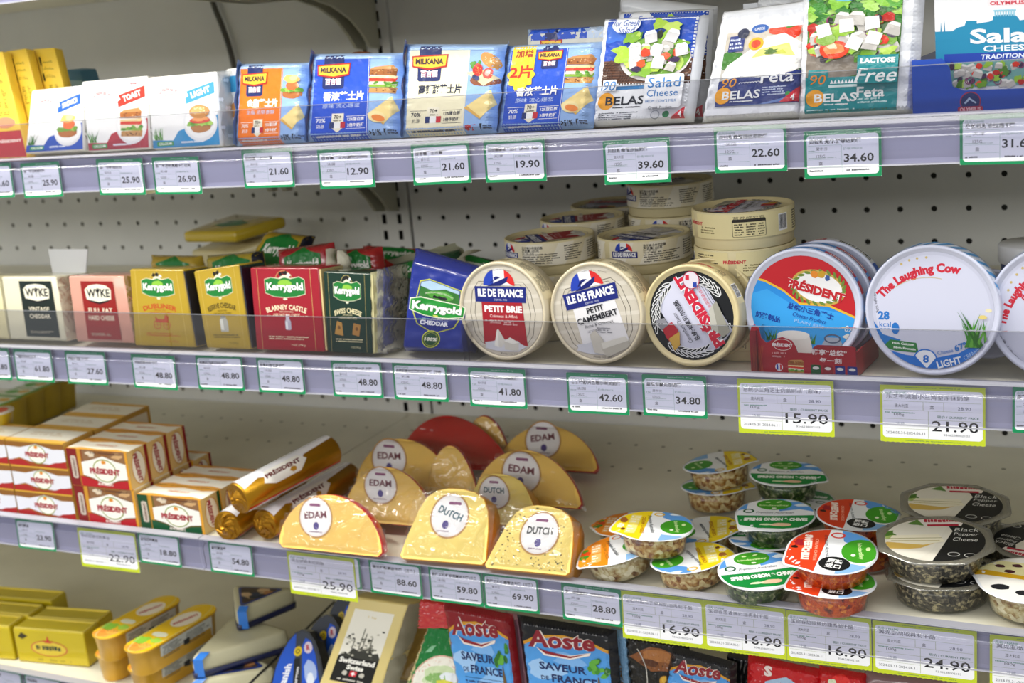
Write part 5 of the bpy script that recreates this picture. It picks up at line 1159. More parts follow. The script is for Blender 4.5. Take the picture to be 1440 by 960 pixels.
facing(1310, 448, .0575, .026, -.487, .05, -.06, 'white cheese spread round with a light creamy band, standing on edge', LC, '#cdd0e4', .975, name='cheese_round', grp='white cheese spread rounds', side=[(-.0155, 0, band_art('stripe', 14.5))])
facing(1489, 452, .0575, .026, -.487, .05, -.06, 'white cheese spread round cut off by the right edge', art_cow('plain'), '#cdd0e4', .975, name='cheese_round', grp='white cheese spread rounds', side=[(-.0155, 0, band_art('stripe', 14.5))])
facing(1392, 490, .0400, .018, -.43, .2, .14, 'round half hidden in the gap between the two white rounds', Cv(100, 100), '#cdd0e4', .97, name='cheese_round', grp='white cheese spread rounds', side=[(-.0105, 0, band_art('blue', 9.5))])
a = atY(1452, 352, -.30); t = thing('cream_jar', 'small white lidded jar at the right edge, behind the cheese rounds', 'jar', loc=(a.x, a.y, D2)); hj = a.z-D2+.008
lathe('jar_body', [(0, 0), (.026, 0), (.029, .003), (.029, hj-.016)], mat('#2a3a7a', .3, coat=.5), t); lathe('jar_lid', [(.0305, hj-.018), (.0315, hj-.016), (.0315, hj-.002), (.030, hj), (0, hj)], mat('#e8eaf2', .35), t)
# red tray under the blue rounds
p = Pose((1057, 463), (1203, 478), (1206, 529), (1055, 524), Y=(-.493, -.4995), lean=0, zb=D2); t = thing('display_tray', 'red card tray holding the triangle cheese rounds', 'tray', m=p.m); W_, H_ = p.w, p.h
redm = mat('#a81526', .35, coat=.3); Hs = H_*.76
pts = [(-W_/2, 0), (W_/2, 0), (W_/2, Hs*.95), (W_/2-.003, Hs), (.014, Hs), (.011, Hs-.002), (.008, Hs-.008), (-.004, Hs-.008), (-.006, Hs-.002), (-.009, Hs+.003), (-.018, Hs+.006), (-.028, Hs+.003), (-.033, Hs), (-.038, Hs+.004), (-.040, Hs+.014), (-.044, Hs+.017), (-W_/2+.002, Hs+.014), (-W_/2, Hs+.008)]
extr('front_panel', pts, 0, .001, redm, t); box('side_panel', -W_/2, -W_/2+.001, .001, .075, 0, Hs, redm, t); box('side_panel', W_/2-.001, W_/2, .001, .075, 0, Hs*.8, redm, t); box('tray_floor', -W_/2, W_/2, .001, .075, 0, .0006, redm, t)
w, h = W_*1000, Hs*1000; c = Cv(w, h, 4); cx = w/2
c.ell(cx-18, h-1, 9, 5.5, '#e8e0d8'); c.ell(cx-18, h-1, 8.4, 5, '#a81526'); c.text('PRÉSIDENT', cx-18, h-1, 19, 4, '#f2ecec', bold=.045); c.text('畅享“总统”', cx+25, h-6.5, 32, 5.4, '#f2e4e4', bold=.03); c.text('每一刻', cx+26, h-14, 20, 5.2, '#f2e4e4', bold=.03)
c.dashes(cx-28, h-14, cx-14, h-7.5, 2, '#d8a0a0', cw=1.6); c.ell(cx-22, 7, 3.6, None, '#e8e8f0'); c.rect(cx-24.5, 4.5, cx-22.8, 9.6, '#2340a0'); c.rect(cx-21.2, 4.5, cx-19.6, 9.6, '#c8202a')
for k, cl in enumerate(('#1f5a34', '#8e1c28', '#24307e', '#24307e')): c.rrect(cx+8+k*11, 1, cx+17+k*11, 11, 1, cl); c.ell(cx+12.5+k*11, 8, 3, 1.4, '#e8e4e0')
burger(c, cx-6, 8, 7.5, 'sandwich')
for k in range(7): c.line([(2+k*1.6, 2), (3+k*1.2, h*.5), (2+k*1.8, h*.9)], .4, '#c86a3a')
c.build('printed_face', lambda x, y, off: Vector(((x-w/2)/1000, -off, y/1000)), t)
# clear divider
for q, lb in ((((1063, 452), 'clear upright divider left of the red tray')), (((655, 452)), 'clear upright divider right of the blue cheddar')):
    a = atY(*q, -.4985); t = thing('clear_divider', lb, 'divider', loc=(a.x, -.4985, D2)); box('fin', -.0006, .0006, 0, .06, 0, .042, guardm, t); box('front_flange', -.006, .0006, -.001, 0, 0, .042, guardm, t)
# ================================================================== third shelf
def logo_pres(c, x, y, w, rim='#b8862c', txt='#a01c30'):
    c.ell(x, y, w*.36, w*.30, '#8a9a4a'); c.ell(x, y, w*.33, w*.27, '#f4efe4'); c.blob(x, y+w*.22, w*.07, w*.05, '#d88a2c')
    c.text('PRÉSIDENT', x, y, w*.92, w*.19, txt, bold=.055, outline='#f6f2e8', ow=.04)
def butter_faces(base):
    f = Cv(100, 52, 1); f.rect(0, 0, 100, 52, '#8a4a22' if base == 'red' else '#6a5a24'); f.rect(0, 0, 16, 52, '#7e1a1c' if base == 'red' else '#17492c'); f.rect(17, 0, 23, 52, '#c8902c')
    f.rect(26, 34, 96, 52, '#8a6444'); f.blob(40, 46, 8, 4, '#d8c8b0', j=.3); f.blob(84, 45, 9, 4, '#c8a070', j=.3); f.poly([(40, 52), (60, 40), (80, 52)], '#8a5a2c'); f.poly([(23, 34), (40, 38), (60, 44), (80, 38), (96, 35), (96, 14), (80, 12), (60, 4), (40, 12), (23, 16)], '#efece6')
    f.poly([(18, 0), (96, 0), (96, 12), (80, 10), (60, 3), (40, 10), (18, 15)], '#b01c26' if base == 'red' else '#12502e'); f.rect(96, 0, 100, 52, '#d89a2c')
    f.rrect(5, 10, 14, 42, 3, '#c8bcae'); f.text('PRÉSIDENT', 9.5, 26, 26, 4.5, '#5a2424', bold=.03, rot=90); logo_pres(f, 60, 24, 54); f.text('总统黄油块', 58, 5, 26, 4, '#f0e2da', bold=.03); f.dashes(40, 46, 90, 50, 1, '#5a3a2c', cw=2)
    s = Cv(35, 52, 2); s.rect(0, 0, 35, 52, '#e2c07c' if base == 'red' else '#ddc486'); s.ell(17, 26, 12, 23, '#f2ecdc'); s.ring(17, 26, 12, 1.2, '#c88a2c', ry=23); s.text('PRÉSIDENT', 16, 26, 40, 9, '#a01c30', bold=.045, rot=-84); s.rect(30, 0, 35, 52, '#8e1c20' if base == 'red' else '#1a5a34')
    t = Cv(100, 35, 3); t.rect(0, 0, 100, 35, '#e0a040'); t.poly([(0, 3), (20, 7), (50, 4), (80, 7), (100, 3), (100, 30), (80, 26), (50, 31), (20, 26), (0, 30)], '#f4efe2'); t.text('PRÉSIDENT', 52, 18, 34, 6, '#c87a4a', bold=.03)
    return f, s, t
BF = {k: butter_faces(k) for k in ('red', 'green')}
def butter(x, y, z, base, lb, w=.0985, h=.0485, d=.0352, rz=0, grp='butter boxes'):
    t = thing('butter_box', lb, 'butter box', grp, loc=(x, y, z)); t.rotation_euler.z = rz
    box('carton', 0, w, 0, d, 0, h, mat('#e2c07c', .45), t, .0006, 1); f, s, tp = BF[base]; e = .0001
    f.build('printed_front', quadmap((0, 0, 0), (w, 0, 0), (w, 0, h), (0, 0, h), 100, 52), t, print_mat(**CARD)); s.build('printed_side', quadmap((w, 0, 0), (w, d, 0), (w, d, h), (w, 0, h), 35, 52), t, print_mat(**CARD))
    tp.build('printed_top', quadmap((0, 0, h), (w, 0, h), (w, d, h), (0, d, h), 100, 35), t, print_mat(**CARD)); return t
x0 = .5605; rows = (-.495, -.4585, -.422)
for k, y in enumerate(rows):
    w_ = ('front', 'second', 'third')[k]
    butter(x0+.002, y, D3, 'red', 'red butter box, lower layer, %s row from the front' % w_); butter(x0, y+.0003, D3+.0490, 'red', 'red butter box, upper layer, %s row from the front' % w_)
butter(x0+.004, -.385, D3, 'red', 'lone red butter box at the very back, behind the double stack')
butter(x0+.1035, -.494, D3, 'green', 'green butter box in front, beside the red ones', h=.0445); butter(x0+.1045, -.4575, D3, 'green', 'green butter box directly behind the front green one', h=.0445)
butter(x0+.108, -.421, D3, 'green', 'hindmost green butter box, only its top edge seen', h=.0445)
# flat packs
ff = Cv(100, 35, 5); ff.rect(0, 0, 100, 35, '#a8742a'); ff.rect(0, 26, 100, 35, '#8a5a24'); ff.rect(0, 33, 100, 35, '#d8a83a'); ff.rect(0, 0, 100, 8, '#9a4a20'); ff.poly([(0, 6), (20, 11), (40, 6), (70, 4), (100, 10), (100, 26), (80, 25), (52, 31), (24, 25), (0, 26)], '#dfe0ea'); ff.poly([(0, 0), (40, 0), (24, 9), (0, 7)], '#a82424'); ff.poly([(60, 0), (100, 0), (100, 9), (80, 7)], '#a82424'); logo_pres(ff, 52, 17, 44)
ft = Cv(100, 52, 6); ft.rect(0, 0, 100, 52, '#e2b04a'); ft.rect(0, 8, 100, 44, '#f2eee2'); ft.dashes(20, 20, 80, 34, 2, '#d8c8b0', cw=5); fs = Cv(52, 35, 7); fs.rect(0, 0, 52, 35, '#c89a44'); fs.rect(6, 6, 46, 28, '#eadfc8')
for r in range(3):
    for k in range(3):
        xx, yy, zz = .4575+.0015*((r+k) % 2), -.495+.0535*r, D3+.0345*k
        for col in (0, 1):
            if col == 1 and not (r == 0): continue
            x_ = xx-.1015*col; lv = ('bottom', 'middle', 'top')[k]; rw = ('front', 'second', 'third')[r]
            t = thing('butter_pack', 'flat gold and white butter pack, %s layer, %s row%s' % (lv, rw, ', beside the red boxes' if not col else ', cut off by the left edge'), 'butter pack', 'flat butter packs', loc=(x_, yy, zz))
            box('carton', 0, .0995, 0, .0525, 0, .0342, mat('#c89a44', .45), t, .0006, 1)
            ff.build('printed_front', quadmap((0, 0, 0), (.0995, 0, 0), (.0995, 0, .0342), (0, 0, .0342), 100, 35), t); ft.build('printed_top', quadmap((0, 0, .0342), (.0995, 0, .0342), (.0995, .0525, .0342), (0, .0525, .0342), 100, 52), t)
            fs.build('printed_side', quadmap((.0995, 0, 0), (.0995, .0525, 0), (.0995, .0525, .0342), (.0995, 0, .0342), 52, 35), t)
# yellow standing pouches at the back left and a cup
for i, (xa, xb, yt, yb, Y, lb) in enumerate(((50, 78, 541, 628, -.12, 'yellow green topped pack, right hand one of the four by the left edge'), (26, 56, 548, 640, -.16, 'yellow green topped pack, second from the right'), (0, 32, 558, 650, -.20, 'yellow green topped pack, third from the right'), (-34, 6, 570, 660, -.25, 'yellow green topped pack cut off by the left edge'))):
    p = Pose((xa, yt+6), (xb, yt), (xb+4, yb-8), (xa+4, yb), Y=Y, lean=0, zb=D3, t=0); t = thing('butter_tub_pack', lb, 'butter pack', 'yellow packs at the back left', m=p.m)
    d = .045; hexa('carton', p.corners(d), mat('#b99c1c', .45, mottle=.1), t, .002, 2)
    hexa('green_lid', [Vector((-p.w/2-.001, -.002, p.h)), Vector((p.w/2+.001, -.002, p.h)), Vector((p.w/2+.001, -.002, p.h+.004)), Vector((-p.w/2-.001, -.002, p.h+.004)), Vector((-p.w/2-.001, d, p.h)), Vector((p.w/2+.001, d, p.h)), Vector((p.w/2+.001, d, p.h+.004)), Vector((-p.w/2-.001, d, p.h+.004))], mat('#6fae4a', .4, coat=.3), t, .001)
    c = Cv(60, 45, i); c.rect(3, 5, 57, 40, '#e8eedc'); c.blob(20, 22, 14, 10, '#5fb83c'); c.blob(42, 26, 12, 8, '#e0b42c'); c.build('printed_lid', quadmap((-p.w/2, 0, p.h+.004), (p.w/2, 0, p.h+.004), (p.w/2, d, p.h+.004), (-p.w/2, d, p.h+.004), 60, 45), t)
    c = Cv(60, 80, i); c.poly([(4, 30), (30, 60), (34, 58), (8, 26)], '#c8b044'); c.rect(50, 8, 54, 60, '#c8bc84'); c.ell(14, 8, 10, 6, '#3f8a2c'); c.ell(34, 6, 12, 6, '#d8d8c4'); c.build('printed_face', p.flat(60, 80), t)
c0 = atZ(-2, 594, -.232); t = thing('small_tub', 'small yellow tub with a red and white lid on the flat packs, left edge', 'tub', loc=(c0.x, c0.y, -.2335)); lathe('tub_body', [(0, 0), (.018, 0), (.021, .016)], mat('#e0c02c', .35, coat=.4), t); lathe('tub_lid', [(.021, .016), (.0225, .0165), (.0225, .018), (0, .018)], mat('#f2ece0', .35), t); cc = Cv(40, 40); cc.ell(20, 20, 15, None, '#d2502c'); cc.build('printed_lid', lambda x, y, off: Vector(((x-20)/1000, (y-20)/1000, .018+off)), t)
# gold butter rolls
gold = mat('#b58418', .32, metal=.75, bump=.25, bscale=90); goldd = mat('#9a6c14', .3, metal=.8, bump=.7, bscale=120)
def roll(a, b, r, lb, seed=0):
    a, b = Vector(a), Vector(b); d = (b-a).normalized(); L = (b-a).length; q = d.to_track_quat('Z', 'Y').to_matrix().to_4x4(); t = thing('butter_roll', lb, 'butter roll', 'gold wrapped butter rolls', m=Matrix.Translation(a) @ q)
    lathe('foil_wrap', [(r*.92, 0), (r, .003), (r, L-.003), (r*.92, L)], gold, t, 40)
    for z, s in ((0, -1), (L, 1)):
        V = [Vector((0, 0, z+s*.004))]; n = 18; rn = random.Random(seed+s)
        for ring, (rr, zz) in enumerate(((.25, .005), (.6, .001), (.93, 0))):
            for k in range(n): an = 2*PI*k/n+ring*.4; V.append(Vector((rr*r*math.cos(an), rr*r*math.sin(an), z+s*(zz+rn.uniform(-.0015, .0022)*(ring < 2)))))
        F = [(0, 1+k, 1+(k+1) % n) for k in range(n)]
        for g in range(2):
            for k in range(n): F += [(1+g*n+k, 1+(g+1)*n+k, 1+(g+1)*n+(k+1) % n, 1+g*n+(k+1) % n)]
        mesh_obj('folded_end', V, F, goldd, t)
    # which way is up across the roll
    up = (Vector((0, 0, 1))-d*d.z).normalized(); qi = q.inverted(); u2 = qi @ up; a0 = math.atan2(u2.y, u2.x)+.75
    c = Cv(L*1000, 80, seed)
    c.rect(0, 0, L*1000, 80, '#b88a1c') if False else None
    M1 = L*1000; c.poly([(2, 50), (M1*.18, 56), (M1*.35, 46), (M1*.55, 44), (M1*.66, 56), (M1-2, 60), (M1-2, 74), (2, 74)], '#e8e8ee'); c.rect(2, 22, M1-2, 26, '#c8381c'); c.rect(2, 12, M1-2, 22, '#d8d8e0')
    c.poly([(M1*.2, 46), (M1*.3, 40), (M1*.56, 40), (M1*.66, 50), (M1*.6, 60), (M1*.26, 60)], '#f0eee8'); c.text('PRÉSIDENT', M1*.42, 53, M1*.36, 7, '#6a2c2c', bold=.05); c.blob(M1*.5, 46, 5, 3, '#b8862c')
    c.build('printed_band', lambda x, y, off: Vector(((r+off)*math.cos(a0-(y-52)/1000/r), (r+off)*math.sin(a0-(y-52)/1000/r), x/1000)), t, print_mat(.25, .5, bump=.1), maxlen=4)
roll(atZ(334, 701, -.276), atZ(466, 632, -.262), .0195, 'large gold butter roll lying on top, end towards the viewer', 3)
roll(atZ(372, 738, -.3165), atZ(492, 668, -.3165), .0185, 'gold butter roll lying under the large one, to its right', 5)
roll(atZ(319, 740, -.3165), atZ(415, 672, -.3165), .0185, 'gold butter roll at deck level beside the green boxes', 8)

# half wheels of cheese
cheesey = mat('#efc864', .45, trans=.15, mottle=.06, mscale=30); cheesed = mat('#f2da78', .45, trans=.15, mottle=.06, mscale=30); wax = mat('#c2141a', .3, coat=.6); orange = mat('#d98e16', .4, coat=.3)
wrapm = film('#fbfbfa', gloss=.05, rough=.10, haze=.02, hazecol='#f6f2e2', bump=1., bscale=42, edge=.5)
def Dshape(kind, n=22):
    P = []
    if kind == 'half':
        P = [(0.04, .0), (.96, .0)]+[(.5+.5*math.cos(a), .10+.90*math.sin(a)) for a in np.linspace(-.02, PI+.02, n)]
    elif kind == 'wedge':
        P = [(.0, .04), (.03, 0), (.955, 0), (.995, .05), (.99, .45), (.965, .72), (.90, .88), (.78, .965), (.6, 1.0), (.42, .995), (.28, .955), (.17, .86), (.10, .68), (.03, .3)]
    return P
def half_wheel(q, z, lean, lb, word, kind='half', face=cheesey, rind=wax, depth=.030, lab=(.5, .5, .2), lrot=0, wordcol='#6a1c3a', herbs=False, dome=True, nm='cheese_half', grp='waxed cheese pieces', skin=.018, wrap=True):
    y0, y1 = atZ(*q[3], z).y, atZ(*q[2], z).y; p = Pose(*q, Y=(y0, y1), lean=lean); t = thing(nm, lb, 'cheese', grp, m=p.m)
    S = Dshape(kind); cu, cv = .5, .42
    def ringp(sc, y, lift=0.): return [(lambda r: Vector((r.x, y, r.z)))(p.pt(cu+(u-cu)*sc, cv+(v-cv)*sc+lift)) for u, v in S]
    lay = [(1-skin*1.4, 0), (1-skin*.3, .0004), (1, .003)]
    if dome: lay += [(1.0, depth*.3), (.95, depth*.6), (.82, depth*.85), (.6, depth), (.2, depth*1.04)]
    else: lay += [(1.0, depth*.5), (.99, depth-.003), (.96, depth)]
    V, F = [], []; m = len(S)
    for s_, y in lay: V += ringp(s_, y, (y/depth)*.10 if dome else 0)
    for a in range(len(lay)-1):
        for k in range(m): F.append((a*m+k, a*m+(k+1) % m, (a+1)*m+(k+1) % m, (a+1)*m+k))
    F.append(tuple((len(lay)-1)*m+k for k in range(m))[::-1])
    mesh_obj('rind', V, F, rind, t, True)
    # cut face
    f = [Vector((v.x, -.0003, v.z)) for v in ringp(1-skin, 0)]; mesh_obj('cut_face', f, [tuple(range(m))], face, t)
    c = Cv(p.w*1000, p.h*1000, int(q[0][0])); w, h = c.w, c.h
    if herbs:
        c.clip = None
        for k in range(150):
            u, v = c.rnd.uniform(.06, .92), c.rnd.uniform(.05, .95)
            if abs(u-.5) < .46*(1-.35*v): c.blob(u*w, v*h, c.rnd.uniform(.5, 1.3), c.rnd.uniform(.35, .8), c.rnd.choice(('#4a3a1c', '#6a5424', '#3a3218')), n=6)
    lx, ly, lr = lab[0]*w, lab[1]*h, lab[2]*w
    if word:
        c.ell(lx, ly, lr, lr*1.06, '#b98a4c', n=36); c.ell(lx, ly, lr*.92, lr*.98, '#e8e4ea', n=36); c.ell(lx, ly, lr*.84, lr*.9, '#f0eef2', n=36)
        x, y = rot_pts([(0, lr*.12)], lrot, lx, ly)[0]; c.text(word, x, y, lr*1.3, lr*.36, wordcol, bold=.03, rot=lrot); x, y = rot_pts([(0, lr*.62)], lrot, lx, ly)[0]; c.rrect(x-lr*.32, y-lr*.07, x+lr*.32, y+lr*.07, lr*.05, '#8a4a7a')
        x, y = rot_pts([(0, -lr*.45)], lrot, lx, ly)[0]; c.ell(x, y, lr*.16, lr*.2, '#4a3a8a', n=12); c.dashes(x-lr*.4, y-lr*.36, x+lr*.4, y-lr*.24, 1, '#8a6a8a', cw=.8)
    c.build('paper_label' if word else 'specks', lambda x, y, off: p.pt(x/w, y/h, -.0005-off), t, print_mat(**PAPER))
    if wrap:
        V, F = [], []; n = 16
        for j in range(n+1):
            for i in range(n+1):
                u, v = -.02+1.04*i/n, -.02+1.02*j/n; r = p.pt(u, v); e = max(abs(u-.5)*2, abs(v-.5)*2)
                V.append(Vector((r.x, -.0022-.0012*noise.noise(Vector((u*14, v*14, lab[0]*9)))+.012*max(0, e-.86)/.14*.4, r.z)))
        fs = []
        for j in range(n):
            for i in range(n):
                u, v = (i+.5)/n, (j+.5)/n
                top = 1.02*(math.sqrt(max(0, 1-((u-.5)/.53)**2)) if kind == 'half' else (1 if abs(u-.5) < .36 else .8))
                if v < top: fs.append((j*(n+1)+i, j*(n+1)+i+1, (j+1)*(n+1)+i+1, (j+1)*(n+1)+i))
        mesh_obj('clear_wrap', V, fs, wrapm, t, True)
    return t, p
zz = D3+.016
half_wheel(((397, 690), (534, 700), (539, 784), (391, 769)), zz-.006, 33, 'half wheel with clear wrap and red wax in front, beside the gold rolls', 'EDAM', lab=(.36, .58, .17), lrot=6)
half_wheel(((488, 652), (602, 660), (612, 742), (482, 732)), zz, 40, 'half wheel with an upright round label, second up from the front', 'EDAM', lab=(.42, .66, .20))
half_wheel(((506, 611), (632, 622), (644, 700), (498, 690)), zz, 40, 'half wheel with a red side leaning behind the second one', 'EDAM', lab=(.34, .62, .19), lrot=2)
half_wheel(((606, 622), (662, 630), (672, 702), (600, 700)), zz+.002, 30, 'narrow yellow slice in clear wrap behind the half wheels', None, lab=(.5, .5, .1), depth=.018)
half_wheel(((566, 584), (690, 584), (722, 662), (560, 658)), zz, 42, 'half wheel turned with its red wax side to the front', None, face=wax, lab=(.5, .5, .1), depth=.018)
half_wheel(((654, 582), (708, 588), (718, 648), (650, 646)), zz, 22, 'yellow half wheel edge behind the red waxed one', None, lab=(.5, .5, .1), depth=.015)
half_wheel(((712, 594), (834, 602), (842, 664), (700, 656)), zz, 44, 'half wheel furthest right at the back with a tilted label', 'EDAM', lab=(.44, .66, .2), lrot=10)
half_wheel(((676, 626), (806, 638), (820, 716), (664, 704)), zz, 40, 'half wheel in front of the furthest right one, thin red rim', 'EDAM', lab=(.45, .58, .2), lrot=-4)
half_wheel(((664, 663), (738, 668), (762, 742), (648, 734)), zz, 40, 'small yellow wedge with an orange rind behind the two large wedges', 'DUTCH', 'wedge', cheesed, orange, .045, (.42, .62, .25), 0, '#22566a', dome=False)
half_wheel(((586, 682), (694, 690), (684, 795), (561, 785)), zz-.006, 32, 'pale yellow wedge with a round label and orange side, no specks', 'DUTCH', 'wedge', cheesed, orange, .036, (.5, .62, .24), -18, '#22566a', dome=False)
half_wheel(((714, 704), (814, 716), (802, 810), (680, 798)), zz-.006, 34, 'yellow wedge with dark specks and a round label', 'DUTCH', 'wedge', cheesed, orange, .036, (.55, .58, .25), 2, '#202428', True, dome=False)

# plastic cups with printed lids
def food(cols, scale, rough=.35):
    k = ('food', cols, scale)
    if k in _m: return _m[k]
    m = bpy.data.materials.new('cup_filling'); m.use_nodes = True; nt = m.node_tree; b = nt.nodes['Principled BSDF']; N = nt.nodes.new
    tc = N('ShaderNodeTexCoord'); v = N('ShaderNodeTexVoronoi'); v.inputs['Scale'].default_value = scale; n = N('ShaderNodeTexNoise'); n.inputs['Scale'].default_value = scale*.9; n.inputs['Detail'].default_value = 5
    nt.links.new(tc.outputs['Object'], v.inputs['Vector']); nt.links.new(tc.outputs['Object'], n.inputs['Vector'])
    mx = N('ShaderNodeMath'); mx.operation = 'ADD'; s = N('ShaderNodeSeparateColor'); nt.links.new(v.outputs['Color'], s.inputs[0]); ml = N('ShaderNodeMath'); ml.operation = 'MULTIPLY'; ml.inputs[1].default_value = .45
    nt.links.new(s.outputs[0], ml.inputs[0]); nt.links.new(ml.outputs[0], mx.inputs[0]); nt.links.new(n.outputs['Fac'], mx.inputs[1])
    r = N('ShaderNodeValToRGB'); r.color_ramp.interpolation = 'LINEAR'
    el = r.color_ramp.elements; el[0].position = .38; el[0].color = (*RGB(cols[0]), 1); el[1].position = 1.0; el[1].color = (*RGB(cols[-1]), 1)
    for i, cl in enumerate(cols[1:-1]): e = el.new(.38+.62*(i+1)/(len(cols)-1)); e.color = (*RGB(cl), 1)
    nt.links.new(mx.outputs[0], r.inputs[0]); nt.links.new(r.outputs[0], b.inputs['Base Color']); b.inputs['Roughness'].default_value = rough; b.inputs['Coat Weight'].default_value = .5
    bp = N('ShaderNodeBump'); bp.inputs['Distance'].default_value = .002; bp.inputs['Strength'].default_value = .5; nt.links.new(mx.outputs[0], bp.inputs['Height']); nt.links.new(bp.outputs[0], b.inputs['Normal'])
    _m[k] = m; return m
FOOD = dict(nut=food(('#4a2208', '#8a4c18', '#bd9050', '#e0c890', '#f4e2b0'), 190), chive=food(('#0f1a0c', '#1d3014', '#36501f', '#5c6f3c', '#a8a888'), 260), chilli=food(('#5a1004', '#b03008', '#d85a10', '#b03808', '#ee9030'), 240), pepper=food(('#0c0c0c', '#1c1a18', '#3a352c', '#6a6250', '#b8ac86'), 330), cream=food(('#5a2c14', '#a07c48', '#c8b888', '#e0d6b4', '#f0e6c8'), 170))
cupf = film('#fbfcfb', gloss=.02, rough=.05, haze=.0, edge=.22)
def lid_outline(R, tab=.13, ta=0., n=44, kind='round'):
    P = []
    for k in range(n):
        a = 2*PI*k/n
        if kind == 'oct': c8 = math.cos(((a+PI/8) % (PI/4))-PI/8); r = R*.955/max(c8, .93)
        else:
            d = (a-ta+PI) % (2*PI)-PI; d2 = (a-ta-PI+PI) % (2*PI)-PI; r = R*(1+tab*math.exp(-(d/.26)**2))
        P.append((r*math.cos(a), r*math.sin(a)))
    return P
def lid_art(kind, R, outline):
    c = Cv(100, 100, 7); k = 50/R; c.clip = [(50+x*k*.955, 50+y*k*.955) for x, y in outline]
    if kind == 'chive':
        c.rect(-20, -20, 120, 120, '#eef0f4'); c.poly([(55, 60), (80, 66), (120, 50), (120, 110), (50, 110)], '#5a9ae0'); c.blob(84, 78, 12, 5, '#dfeaf6', j=.2); c.blob(72, 92, 12, 5, '#cfe0f4', j=.2)
        if kind == 'chive': c.poly([(0, 60), (14, 66), (16, 90), (0, 90)], '#5a9ae0')
        c.ell(48, 80, 22, 16, '#3f9a22'); c.text('bindavalley', 48, 77, 36, 6, '#cfeaa8', bold=.02); c.ell(40, 87, 3, 1.6, '#cfeaa8'); c.ell(54, 88, 4, 1.8, '#cfeaa8', rot=30); c.ell(48, 69, 3, 2, '#eaf6da')
        c.text('Premium Australian', 50, 56, 46, 5, '#3a4450', shear=.25, bold=.01)
        if kind == 'chive':
            c.ring(17, 60, 7, 2.4, '#145c34', ry=6); c.poly([(-10, 48), (50, 46), (110, 50), (104, 26), (86, 14), (60, 8), (30, 10), (8, 22)], '#0f8a3c'); c.text('SPRING ONION & CHIVES', 51, 36, 78, 9.5, '#f6faf4', bold=.07); c.blob(58, 20, 14, 5, '#f0c4a4'); c.blob(40, 20, 8, 2.6, '#d8ecc0')
    if kind == 'chilli':
        c.rect(-20, -20, 120, 120, '#eef0f4'); c.poly([(60, 74), (80, 60), (120, 60), (120, 120), (50, 120)], '#5a9ae0'); c.poly([(60, 30), (90, 26), (120, 10), (120, -10), (60, -10)], '#8ab8e8')
        c.poly([(-20, 120), (44, 120), (36, -20), (-20, -20)], '#d8401c'); c.ell(80, 56, 20, 25, '#3f9a22'); c.text('bindavalley', 80, 56, 34, 6.5, '#cfeaa8', bold=.02, rot=-78); c.ell(88, 62, 2.5, 4, '#cfeaa8'); c.ell(74, 46, 2.5, 3, '#eaf6da')
        c.text('SWEET', 22, 66, 30, 9, '#fbe6dc', bold=.08, rot=-84); c.text('CHILLI', 23, 40, 26, 9, '#fbe6dc', bold=.08, rot=-84); c.text('CREAM CHEESE', 33, 50, 46, 3.6, '#f4a48a', bold=.02, rot=-85); c.blob(12, 62, 6, 9, '#a01c28', j=.4); c.blob(9, 52, 4, 3, '#2a1410'); c.text('Premium Australian', 44, 58, 52, 4.4, '#2a3038', shear=.2, rot=-80)
        c.ring(52, 86, 8, 2.4, '#d8403a', ry=6.5); c.ell(57, 24, 17, 15, '#14161a'); c.text('原装', 57, 29.5, 17, 9, '#f6f6f6', bold=.035, rot=-6); c.text('进口', 56, 19, 17, 9, '#f6f6f6', bold=.035, rot=-6)
    if kind in ('nut', 'orange'):
        main, lt = ('#f2d416', '#f6e68a') if kind == 'nut' else ('#ee8c1a', '#f6b46a')
        c.rect(-20, -20, 120, 120, '#eef0f4'); c.poly([(58, 78), (80, 62), (120, 60), (120, 120), (50, 120)], '#5a9ae0'); c.poly([(62, 24), (90, 22), (120, 10), (120, -10), (60, -10)], '#8ab8e8'); c.blob(72, 90, 8, 4, '#dfeaf6', j=.2)
        c.poly([(-20, 120), (44, 120), (36, -20), (-20, -20)], main); c.poly([(17, 52), (18, 80), (31, 80), (30, 52)], lt); c.poly([(16, 22), (17, 49), (30, 49), (29, 22)], lt); c.dashes(19, 54, 29, 78, 3, '#fdf8e8', cw=4); c.dashes(18, 24, 28, 47, 3, '#fdf8e8', cw=4); c.text('CREAM CHEESE', 36, 50, 54, 4.6, '#b8741a', bold=.03, rot=-86)
        if kind == 'nut': c.blob(10, 62, 5, 9, '#a0602c'); c.blob(9, 44, 4, 7, '#f4ead0'); c.blob(13, 34, 3, 4, '#6a3a1c')
        else: c.blob(9, 58, 7, 9, '#d8481c', j=.2); c.blob(8, 46, 6, 7, '#3f8a2c', j=.35); c.blob(10, 66, 5, 5, '#4f9a2c', j=.35)
        c.text('Premium Australian', 46, 54, 56, 5, '#2a3038', shear=.2, rot=-78, bold=.01); c.ell(78, 50, 20, 22, '#3f9a22'); c.text('bindavalley', 78, 50, 34, 6.5, '#cfeaa8', bold=.02, rot=-78); c.ell(86, 58, 2.5, 4, '#cfeaa8'); c.ell(73, 40, 2.5, 3, '#eaf6da')
        c.ring(52, 88, 7, 2.2, '#e0b41c' if kind == 'nut' else '#d8702c', ry=6)
